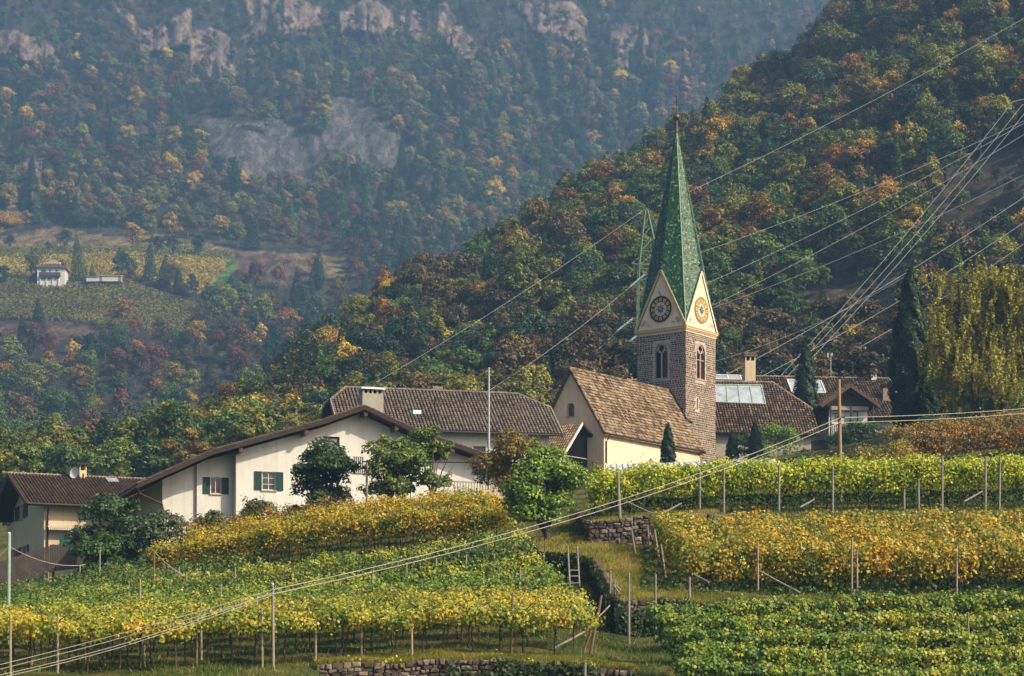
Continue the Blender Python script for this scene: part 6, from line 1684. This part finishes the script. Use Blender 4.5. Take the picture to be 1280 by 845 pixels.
M['ivy'] = mat_leaf('ivy_leaves', [(.012,.026,.010),(.028,.05,.016),(.06,.085,.025),(.12,.12,.03)], .9, .6, .2)
M['grass'] = mat_leaf('grass_blades', [(.035,.07,.012),(.075,.13,.018),(.14,.19,.025),(.25,.24,.045),(.36,.28,.09)], .28, .35, .4)
M['dry_grass'] = mat_leaf('dry_grass_blades', [(.07,.12,.016),(.20,.22,.03),(.40,.33,.07),(.48,.36,.12)], .4, .45, .4)
def walls():
    rng = random.Random(12)
    def backing(pts, zt, zb, th, o):
        mb = MB()
        for a, b in zip(pts[:-1], pts[1:]):
            a, b = np.array(a), np.array(b); d = (b-a)/np.linalg.norm(b-a); n = np.array([d[1], -d[0]])
            mb.add([(a[0],a[1],zb(a)),(b[0],b[1],zb(b)),(b[0],b[1],zt(b)-.03),(a[0],a[1],zt(a)-.03)], [(0,1,2,3)])
        return mb
    off = lambda p, dx, dy: float(ground(np.array([p[0]+dx]), np.array([p[1]+dy]))[0])
    w2 = [tuple(p) for p in plan([(722,112),(729,106),(738,101.45),(830,101.6),(930,101.9)])]
    mb = MB(); stones(mb, w2, lambda m: off(m, .5, .8)+.12, lambda m: off(m, -.4, -.8)-.2, rng)
    o = mb.build('stone_wall', M['rubble']); tag(o, 'short dry stone wall below the thick end post of the lime row', 'wall')
    w1 = [tuple(p) for p in plan([(674,99.3),(700,96.6),(745,95.4),(757,92.3),(766,88.3),(773,85.8),(900,86.0),(1100,86.8),(1340,87.4)])]
    mb = MB(); stones(mb, w1, lambda m: off(m, .3, .7)+.04, lambda m: off(m, -.4, -.8)-.2, rng)
    o = mb.build('terrace_wall', M['rubble']); tag(o, 'long ivy covered stone terrace wall behind the ladder and rails', 'wall')
    w0 = [tuple(p) for p in plan([(398,76.1),(560,76.15),(700,76.1),(793,76.0)])]
    mb = MB(); stones(mb, w0, lambda m: off(m, 0, .6)+.05, lambda m: off(m, 0, -1.0)-.4, rng)
    o = mb.build('front_wall', M['rubble']); tag(o, 'low stone wall along the bottom edge in the middle', 'wall')
    g = np.random.default_rng(5)
    def ivy(line, n, zt, zb, lab, dens=None, size=.17, out=.22):
        P = np.array(line); seg = np.linalg.norm(np.diff(P, axis=0), axis=1); cum = np.concatenate([[0], np.cumsum(seg)])
        s = g.uniform(0, cum[-1], n); x, y = np.interp(s, cum, P[:, 0]), np.interp(s, cum, P[:, 1])
        i = np.clip(np.searchsorted(cum, s)-1, 0, len(seg)-1); d = np.diff(P, axis=0)[i]/seg[i][:, None]; nn = np.stack([d[:, 1], -d[:, 0], np.zeros(n)], 1)
        top = ground(x+.4, y+.8) + zt; bot = ground(x-.4, y-.8) + zb
        t = g.uniform(0, 1, n); keep = (np.sin(s*1.7)*np.sin(t*4+s*.6) + g.normal(size=n)*.35 > (dens if dens is not None else -2))
        pos = np.stack([x, y, bot + (top-bot)*t], 1) + nn*(out + g.uniform(-.1, .22, n))[:, None]
        pos, nn = pos[keep], nn[keep]
        me = quad_mesh('ivy', [(leaf_quads(pos, nn + g.normal(size=nn.shape)*.5 + np.array([0,0,.5]), size*g.uniform(.6, 1.2, len(pos)), g, .9), 0)], [M['ivy']])
        tag(link('ivy', me), lab, 'ivy')
    ivy(w1[:6], 9000, .12, -.1, 'dark ivy hanging on the terrace wall corner by the ladder', -.25)
    ivy(w1[5:], 16000, .05, 0, 'dark ivy along the terrace wall above the lower right vines', -.1)
    ivy(w0[1:], 7000, .1, -.3, 'ivy trailing over the low front wall', .0)
    # grass
    def blades(n, sel, lab, mat, hmin, hmax, width=.035):
        x, y = sel(n); h = g.uniform(hmin, hmax, len(x)); z = ground(x, y)
        a = g.uniform(0, 6.28, len(x)); lean = g.normal(size=(len(x), 2))*.35*h[:, None]
        b = np.stack([x, y, z-.02], 1); w = np.stack([np.cos(a), np.sin(a), 0*a], 1)*width
        tip = b + np.stack([lean[:, 0], lean[:, 1], h], 1); m = b*.45 + tip*.55 + np.array([0, 0, .03])
        q = np.stack([b-w*.6, b+w*.6, m*.4+tip*.6+w*.35, tip], 1)
        me = quad_mesh('grass', [(q, 0)], [M[mat]]); tag(link('grass', me), lab, kind='stuff')
    def s_all(n):
        Y = g.uniform(74, 121, n); px = g.uniform(-30, 1310, n); x = (px-640)/F*Y
        keep = (np.sin(x*.8+1)*np.sin(Y*.9) + np.sin(x*2.1)*np.sin(Y*2.3+1)*.6 + g.normal(size=n)*.4 > -.3) & ~((px > 838) & (Y < 84)) & ~((px < 740) & (Y > 78) & (Y < 90) & (g.random(n) < .7))
        return x[keep], Y[keep]
    blades(120000, s_all, 'green grass over the terraced hillside', 'grass', .08, .26)
    def s_path(n):
        Y = g.uniform(76.3, 106, n); px = g.uniform(660, 900, n); x = (px-640)/F*Y
        k1 = inside(R1, x, Y) & (px + (Y-86)*-2 < 860)
        Y2 = g.uniform(76.3, 77.6, n//3); px2 = g.uniform(395, 790, n//3); x2 = (px2-640)/F*Y2
        Y3 = g.uniform(86.2, 88.2, n//3); px3 = g.uniform(770, 1310, n//3); x3 = (px3-640)/F*Y3; 
        return np.concatenate([x[k1], x2, x3]), np.concatenate([Y[k1], Y2, Y3])
    blades(150000, s_path, 'dry yellow grass along the path and terrace edges', 'dry_grass', .10, .36, .03)
walls()

# ---------------------------------------------------------------- trees and bushes round the houses
NEAR = {
 'bright': [(.042,.091,.0168),(.105,.196,.028),(.238,.35,.049),(.462,.518,.084)],
 'laurel': [(.0138,.0379,.0155),(.0311,.0725,.0258),(.069,.1293,.0379),(.1552,.207,.069)],
 'pear':   [(.0311,.0698,.0186),(.0855,.1474,.0311),(.1863,.2329,.0466),(.3726,.326,.0544)],
 'rusty':  [(.062,.0552,.0193),(.138,.1174,.0304),(.2622,.1794,.0414),(.3864,.207,.0484)],
 'grey':   [(.0287,.046,.0207),(.0633,.092,.0345),(.1265,.1495,.0633),(.1955,.2185,.1035)],
 'cyp':    [(.010,.028,.011),(.022,.052,.018),(.045,.085,.028)],
 'birch':  [(.105,.12,.018),(.255,.2476,.033),(.45,.39,.051),(.6,.51,.06)],
 'gold':   [(.23,.184,.0172),(.483,.3795,.0287),(.62,.529,.046)],
 'bush':   [(.0217,.059,.0155),(.0559,.1211,.0248),(.1242,.2018,.0387)],
}
for k_, c_ in NEAR.items(): M['leaf_'+k_] = mat_leaf('foliage_'+k_, c_, .7, .6, .3, spec=.3)
def tree(name, label, cat, px, pb, pt, wpx, Y, mat, nleaf, leaf, crown0=.3, nblob=18, seed=0, trunk=.18, bark='bark', flat=.8, group=None, depth=1.0, loose=.3):
    rng = np.random.default_rng(300+seed)
    p = at(px, pb, Y); h = (pb-pt)/F*Y; r = wpx/2/F*Y
    root = empty(name, p, 0, label, cat, group)
    P, n, z = blob_crown(rng, h*crown0, h*1.0, r, r*depth, nblob, nleaf, leaf, flat, loose)
    link('crown', quad_mesh('crown', [(leaf_quads(P, n, z, rng, .75), 0)], [M['leaf_'+mat]]), root)
    q = [tube_quads([(0,0,-.8),(.03,0,h*crown0*.7),(.06,.02,h*.8)], [trunk*1.2, trunk, trunk*.3], 8)]
    for k in range(9):
        a = rng.uniform(0, 6.28); t0 = rng.uniform(.5, 1.0)*crown0*h + .1; t1 = rng.uniform(.45, .95)*h; rr = r*rng.uniform(.4, .8)
        m = Vector((math.cos(a)*rr*.45, math.sin(a)*rr*.45, t0*.5+t1*.5)); q.append(tube_quads([(.03,0,t0), m, (math.cos(a)*rr, math.sin(a)*rr, t1)], [trunk*.5, trunk*.3, trunk*.1], 5))
    link('trunk', quad_mesh('trunk', [(np.concatenate(q), 0)], [M[bark]]), root)
    return root
def cypress(label, px, pb, pt, wpx, Y, nleaf, leaf, seed, group=None):
    nleaf = int(nleaf*2.4); rng = np.random.default_rng(500+seed); p = at(px, pb, Y); h = (pb-pt)/F*Y; r = wpx/2/F*Y
    root = empty('cypress', p, 0, label, 'cypress', group)
    t = rng.beta(1.0, 1.15, nleaf); prof = np.minimum(1, t*7+.45)*np.clip((1-t)*1.9, 0, 1)**.62
    k = rng.integers(0, 60, nleaf); ca = rng.uniform(0, 6.28, 60); ct = rng.uniform(0, 1, 60)
    a = rng.uniform(0, 6.28, nleaf); lump = 1 + .16*np.sin(a*5+t*19) + .12*np.sin(a*3-t*31) + .08*np.sin(t*70+a*8)
    rr = r*prof*lump*np.sqrt(rng.uniform(.5, 1, nleaf))
    P = np.stack([np.cos(a)*rr, np.sin(a)*rr, h*(.01+.99*t)], 1)
    n = np.stack([np.cos(a), np.sin(a), np.full(nleaf, .25)], 1) + rng.normal(size=(nleaf, 3))*.35
    q = leaf_quads(P, n, leaf*rng.uniform(.6, 1.2, nleaf), rng, .6)
    link('crown', quad_mesh('crown', [(q, 0)], [M['leaf_cyp']]), root)
    link('trunk', quad_mesh('trunk', [(tube_quads([(0,0,-1),(0,0,h*.85)], [r*.25,.03], 7), 0)], [M['bark']]), root)
def birch():
    rng = np.random.default_rng(77); Y = 166; p = at(1232, 512, Y); root = empty('weeping_birch', p, 0, 'big weeping birch with olive yellow hanging foliage at the right edge', 'tree')
    q = []; pts = []; nr = []
    tops = []
    for s in range(3):
        x0 = (-.9, .5, 1.7)[s]; b = Vector((x0*.8, rng.uniform(-.5,.5), -.6)); lean = (-1.6, .3, 2.2)[s]
        T = [b, b+Vector((lean*.2,0,2.6)), b+Vector((lean*.55,.2,6.2)), b+Vector((lean,.1,(11.6,12.2,11.6)[s]))]
        q.append(tube_quads(T, [.38,.33,.2,.05], 9)); tops.append(T)
    for k in range(250):
        T = tops[int(rng.integers(3))]; f = rng.uniform(.22, 1.0); i = min(2, int(f*3)); c = T[i].lerp(T[i+1], f*3-i) if f < 1 else T[3]
        a = rng.uniform(0, 6.28); reach = rng.uniform(1.2, 5.2)*(1.1-f*.32)
        e = c + Vector((math.cos(a)*reach, math.sin(a)*reach*.9, rng.uniform(.1, 1.4)))
        q.append(tube_quads([c, c.lerp(e, .5)+Vector((0,0,.35)), e], [.09,.05,.02], 4))
        for j in range(int(rng.integers(9, 16))):
            o = c.lerp(e, rng.uniform(.35, 1.08)) + Vector(rng.normal(size=3)*.28)
            ln = rng.uniform(.6, 2.4); m = int(ln*24)
            tt = rng.uniform(0, 1, m)
            dr = Vector((rng.normal()*.14, rng.normal()*.14, -1))
            pp = np.array([o + dr*(t_*ln) + Vector((math.cos(a)*.35*t_*(1-t_)*ln, math.sin(a)*.35*t_*(1-t_)*ln, 0)) for t_ in tt]) + rng.normal(size=(m, 3))*.075
            ok = pp[:, 2] > 1.6 + .9*math.sin(a*2.3) + rng.normal()*.5
            pts.append(pp[ok]); nr.append(rng.normal(size=(m, 3))[ok] + np.array([math.cos(a)*.7, math.sin(a)*.7-.2, .1]))
    P = np.concatenate(pts); n = np.concatenate(nr)
    link('crown', quad_mesh('crown', [(leaf_quads(P, n, .23*rng.uniform(.6, 1.2, len(P)), rng, .65), 0)], [M['leaf_birch']]), root)
    link('trunk', quad_mesh('trunk', [(np.concatenate(q), 0)], [M['bark']]), root)
    print('birch leaves', len(P))
def garden():
    gh = lambda px, Y: HZ - gz((px-640)/F*Y, Y)*F/Y + 1
    tree('round_tree', 'bright green round tree with a short trunk in the middle above the ladder', 'tree', 683, 690, 560, 114, 103, 'bright', 15500, .17, .17, 44, 1, .16, flat=.8, loose=.35)
    tree('laurel_tree', 'dark green laurel tree in front of the white farmhouse', 'tree', 402, 662, 556, 100, 128, 'laurel', 10000, .21, .12, 30, 2, .14, flat=.8)
    tree('fruit_tree', 'yellow green fruit tree just right of the dark laurel', 'tree', 488, 652, 544, 96, 126, 'pear', 9000, .20, .22, 28, 3, .13, flat=.8, loose=.4)
    tree('fruit_tree', 'pale green fruit tree reaching over the white farmhouse roof edge', 'tree', 540, 650, 533, 76, 127, 'pear', 6500, .20, .30, 22, 4, .12, flat=.8, loose=.45)
    tree('rusty_shrub', 'loose brown and green shrub between flagpole and bright green tree', 'shrub', 642, 645, 538, 104, 129, 'rusty', 8500, .19, .10, 26, 5, .10, flat=.8, loose=.45)
    tree('dark_shrub_tree', 'large dark evergreen shrub in front of the beige farmhouse', 'shrub', 142, 722, 617, 104, 130, 'laurel', 9000, .22, .05, 26, 6, .12, flat=.8)
    tree('dark_shrub', 'low dark shrub at the end of the board fence', 'shrub', 128, 738, 668, 84, 126, 'bush', 4500, .2, .0, 14, 7, .06, flat=.8)
    tree('grey_green_shrub', 'grey green shrub between the two farmhouses', 'shrub', 203, 715, 631, 78, 131, 'grey', 5000, .19, .0, 18, 8, .08, flat=.8, loose=.4)
    tree('grey_green_shrub', 'small loose shrub under the left corner of the white farmhouse', 'shrub', 258, 690, 636, 58, 133, 'grey', 3200, .18, .0, 14, 9, .06, flat=.8, loose=.45)
    tree('grey_green_shrub', 'grey green shrub below the green shuttered window', 'shrub', 325, 676, 630, 70, 134, 'grey', 3800, .18, .0, 15, 10, .06, flat=.8, loose=.45)
    tree('dark_shrub', 'dark green undergrowth shrub left of the laurel', 'shrub', 375, 668, 632, 46, 131, 'bush', 2200, .19, .0, 10, 11, .05)
    tree('dark_shrub', 'dark green shrub under the yellow green fruit tree', 'shrub', 512, 655, 596, 50, 129, 'bush', 2600, .19, .0, 10, 12, .05)
    cypress('small dark cypress against the church side wall', 835, 594, 529, 17, 175, 3200, .2, 1)
    cypress('pointed dark cypress rising between the tiled roofs', 1007, 545, 428, 28, 209, 5200, .26, 2)
    cypress('tall dark cypress beside the birch', 1139, 540, 333, 48, 179, 15000, .27, 3)
    cypress('shorter dark cypress just right of the tall one', 1160, 540, 425, 26, 177, 5000, .25, 4)
    cypress('little dark cypress right of the bell tower foot', 915, 590, 538, 15, 188, 2200, .2, 5)
    cypress('little cypress left of the wide green bush behind the shed', 944, 592, 526, 17, 187, 2400, .2, 6)
    birch()
    tree('yellow_tree', 'bright yellow young tree beside the tall cypress under the birch', 'tree', 1190, 530, 452, 66, 181, 'gold', 4200, .22, .1, 18, 20, .08, flat=.8, loose=.5)
    tree('yellow_shrub', 'yellow green shrub at the foot of the birch', 'shrub', 1205, 538, 500, 60, 172, 'bright', 2600, .22, .0, 12, 21, .06)
    tree('green_shrub', 'green shrub right of the birch trunks at the edge', 'shrub', 1268, 535, 487, 56, 172, 'bright', 2600, .22, .0, 12, 22, .06)
    tree('green_bush', 'wide green bush behind the shed between tower and pole', 'bush', 972, 600, 533, 86, 189, 'bright', 6000, .22, .0, 22, 23, .08, flat=.8)
    tree('green_bush', 'green bush filling the gap beside the tower foot', 'bush', 930, 600, 541, 52, 191, 'bush', 3200, .22, .0, 14, 24, .06)
    tree('green_bush', 'small grey green bush at the right end of the shed', 'bush', 1001, 600, 562, 40, 182, 'grey', 1800, .2, .0, 10, 25, .05)
    tree('green_bush', 'broad dark green bush below the balcony of the tiled house', 'bush', 1070, 592, 528, 92, 186, 'bush', 6500, .22, .0, 24, 26, .08, flat=.8)
    tree('round_bush', 'clipped round dark bush right of the balcony', 'bush', 1121, 580, 536, 36, 184, 'bush', 3000, .16, .0, 26, 27, .05, flat=.9, loose=.12)
    tree('green_bush', 'dark bush at the corner left of the birch', 'bush', 1158, 560, 515, 50, 176, 'bush', 2600, .22, .0, 14, 28, .05)
    for i, (px, pb, pt, w, m, lab) in enumerate(((1052, 500, 441, 82, 'bright', 'green tree crown behind the aerial of the tiled house'), (1008, 500, 452, 40, 'pear', 'small green tree peeping over the roof by the cypress'), (1112, 505, 452, 56, 'bright', 'light green tree behind the small tiled chimney'), (1088, 500, 462, 40, 'laurel', 'dark small tree behind the roof ridge'))):
        tree('garden_tree', lab, 'tree', px, pb, pt, w, 238, m, 2600, .34, .1, 16, 40+i, .12)
    tree('bare_shrub', 'small reddish shrub at the church corner', 'shrub', 742, 597, 577, 26, 176, 'rusty', 350, .18, .0, 7, 50, .04, loose=.7)
    for i, (px, pb, pt, w, m, lab) in enumerate(((30, 610, 560, 60, 'pear', 'olive tree behind the ridge of the beige farmhouse'), (150, 606, 552, 76, 'pear', 'tall olive tree behind the roof of the beige farmhouse'), (235, 600, 538, 60, 'rusty', 'autumn brown tree behind the white farmhouse eave'))):
        tree('garden_tree', lab, 'tree', px, pb, pt, w, 215, m, 2800, .32, .1, 16, 60+i, .12)
garden()

# ---------------------------------------------------------------- pylon and wires
def pylon():
    Y = 262; o = at(817, 490, Y); root = empty('lattice_pylon', o, 0, 'green lattice power pylon half hidden behind the church spire', 'pylon')
    S = F/Y; prof = [(490, 21), (345, 13.5), (330, 12), (262, 1.2)]
    hw = lambda py: float(np.interp(-py, [-490,-345,-330,-262], [21,13.5,12,1.2]))/S
    zz = lambda py: (490-py)/S
    cx = lambda py: float(np.interp(-py, [-490,-262], [0, -1.0]))
    mb = MB()
    def P(py, sx, sy): return Vector((cx(py)+sx*hw(py), sy*hw(py), zz(py)))
    lv = [490, 462, 436, 412, 390, 370, 352, 334, 316, 299, 284, 272, 263]
    for sx in (-1, 1):
        for sy in (-1, 1):
            for a, b in zip(lv[:-1], lv[1:]): mb.beam(P(a, sx, sy), P(b, sx, sy), .22, .22)
    mb.beam(P(490,-1,-1)-Vector((0,0,8)), P(490,-1,-1), .22, .22); mb.beam(P(490,1,-1)-Vector((0,0,8)), P(490,1,-1), .22, .22); mb.beam(P(490,-1,1)-Vector((0,0,8)), P(490,-1,1), .22, .22); mb.beam(P(490,1,1)-Vector((0,0,8)), P(490,1,1), .22, .22)
    mb.build('leg_frame', M['pylon_green'], root)
    mb = MB()
    for i, (a, b) in enumerate(zip(lv[:-1], lv[1:])):
        for s in (-1, 1):
            mb.beam(P(a, -1, s), P(b, 1, s), .10, .10); mb.beam(P(a, s, -1), P(b, s, 1), .10, .10)
            mb.beam(P(b, -1, s), P(b, 1, s), .09, .09); mb.beam(P(b, s, -1), P(b, s, 1), .09, .09)
            if i < 8: mb.beam(P(a, 1, s), P(b, -1, s), .10, .10)
    mb.build('lattice', M['pylon_green'], root)
    mb = MB()
    for py, l in ((333, 1.0), (412, .3)):
        for s in (-1, 1): mb.beam(P(py, s, -1), P(py, s, -1)+Vector((s*l, 0, .1)), .14, .14); mb.beam(P(py-12, s, 0), P(py, s, -1)+Vector((s*l, 0, .1)), .1, .1)
        mb.beam(P(py,-1,-1), P(py,1,-1), .16, .16); mb.beam(P(py,-1,1), P(py,1,1), .16, .16)
    mb.build('crossarm', M['pylon_green'], root)
    for a, b in ((( 806,343),(787,359)), ((791,398),(771,414)), ((797,419),(783,430))):
        A = at(*a, Y-2)-o; B = at(*b, Y-3)-o; mb = MB(); mb.tube([A, B], .07, 6)
        n = 9
        for k in range(n): c = A.lerp(B, (k+.5)/n); d = (B-A).normalized(); mb.tube([c-d*.06, c+d*.06], [.2, .12], 8)
        mb.build('insulator', M['insulator'], root)
def wires():
    def cable(pts, r, mat, label, group=None, sag=0.0, n=14, name='power_line'):
        mb = MB(); P = []
        pts = [Vector(p) for p in pts]
        for a, b in zip(pts[:-1], pts[1:]):
            for k in range(n):
                t = k/n; p = a.lerp(b, t); p.z -= sag*4*t*(1-t); P.append(p)
        P.append(pts[-1]); o = P[0].copy(); mb.tube([p-o for p in P], r, 5)
        c = mb.build(name, M[mat]); c.location = o; return tag(c, label, 'cable' if 'cable' in name else 'power line', group)
    HV = [((805,262,264), (470,478,250),'single wire from the pylon top down left behind the roofs'), ((787,359,264), (598,496,240),'upper conductor from the pylon down left to the long house'), ((771,414,264), (655,508,240),'middle conductor from the pylon down left over the church gable'), ((783,430,264), (668,516,240),'lower conductor from the pylon down left over the church gable'), ((794,444,264), (690,508,240),'lowest short conductor between pylon and church ridge')]
    for a, b, lab in HV: cable([at(*a), at(*b)], .026, 'wire', lab, None, .6)
    R = [((822,258,264), (1330,-6,300),'thin wire crossing the upper right hillside from the pylon top'), ((872,317,264), (1330,127,288),'highest of the three nearly parallel wires right of the spire'), ((880,356,264), (1330,125,288),'second wire right of the spire, crossing the first at far right'), ((886,384,264), (1330,137,288),'third wire right of the spire starting above the clock'),
         ((888,386,245),(1330,193,250),'wire from the right clock gable to the right edge'), ((905,470,222),(1330,212,250),'wire from behind the tall chimney to the right edge'), ((945,474,222),(1330,244,250),'wire from the roof ridge to the right edge just under its neighbour'), ((1015,466,222),(1330,268,250),'lowest right hand wire behind the tall cypress'),
         ((893,452,224),(1130,346,236),'faint wire low across the hillside right of the tower')]
    for a, b, lab in R: cable([at(*a), at(*b)], .024 if 'faint' not in lab else .014, 'wire', lab, None, .9)
    S3 = [((970,476,222),(1266,127,258),(1330,88,264)), ((979,476,222),(1278,131,258),(1330,100,264)), ((988,476,222),(1290,130,258),(1330,112,264))]
    for k, (a, b, c) in enumerate(S3): cable([at(*a), at(*b), at(*c)], .024, 'wire', ['left','middle','right'][k] + ' one of three steep wires fanning up to the right edge', None, .8)
    Y = 112; pole = at(1050, 522, Y-.25)
    for k, dz in enumerate((0, -.28)):
        d = Vector((0, 0, dz)); nm = ['upper','lower'][k]
        cable([at(-30, 838, 72)+d*.6, at(341, 737, 75.4)+d*.6, ], .014, 'pale_cable', nm + ' pale twin cable from the left edge to the slim pole', None, .1, name='overhead_cable')
        cable([at(341, 737, 75.4)+d*.6, pole+d], .017, 'pale_cable', nm + ' pale twin cable sweeping up from the slim pole to the wooden utility pole', None, .75, 30, name='overhead_cable')
        cable([pole+d, at(1330, 506, 135)+d*1.2], .019, 'pale_cable', nm + ' pale cable from the wooden utility pole to the right edge', None, .15, name='overhead_cable')
        cable([at(-20, 848, 71)+d*.35, at(150, 806, 73)+d*.35, at(341, 741, 75.3)+d*.3], .014, 'pale_cable', nm + ' thin cable near the bottom left corner below the twin cables', None, .05, name='overhead_cable')
    cable([at(-20, 712, 93), at(11, 683, 92.9)], .02, 'pale_cable', 'short cable left of the metal pole', None, .05, name='overhead_cable')
    cable([at(11, 683, 92.9), at(106, 706, 110)], .02, 'pale_cable', 'slack cable from the metal pole across the board fence', None, .35, name='overhead_cable')
    cable([at(192.5, 689, 101), at(238, 722, 103)], .018, 'pale_cable', 'slack cable slanting down right from the thin brown pole', None, .2, name='overhead_cable')
    cable([at(1110, 474, 205), at(1175, 461, 190)], .02, 'wire', 'short wire from the tiled roof across the cypress', None, .1, name='overhead_cable')
pylon(); wires()

# ---------------------------------------------------------------- the air
def haze():
    m = bpy.data.materials.new('haze'); m.use_nodes = True
    nt = m.node_tree; nt.nodes.remove(nt.nodes['Principled BSDF'])
    v = nt.nodes.new('ShaderNodeVolumePrincipled')
    v.inputs['Color'].default_value = (.29, .56, .93, 1)
    v.inputs['Density'].default_value = HAZE
    v.inputs['Anisotropy'].default_value = 0.2
    nt.links.new(v.outputs[0], nt.nodes['Material Output'].inputs['Volume'])
    m.cycles.homogeneous_volume = True
    mb = MB(); mb.box(-920, 920, -520, 1720, -16, 520)
    o = mb.build('haze', m); tag(o, 'thin blue haze filling the valley', kind='stuff')
HAZE = 0.00036
haze()

for o in list(COL.objects):          # every separate thing says that it is one
    if o.parent is None and o.get('category') and not o.get('kind'): o['kind'] = 'thing'
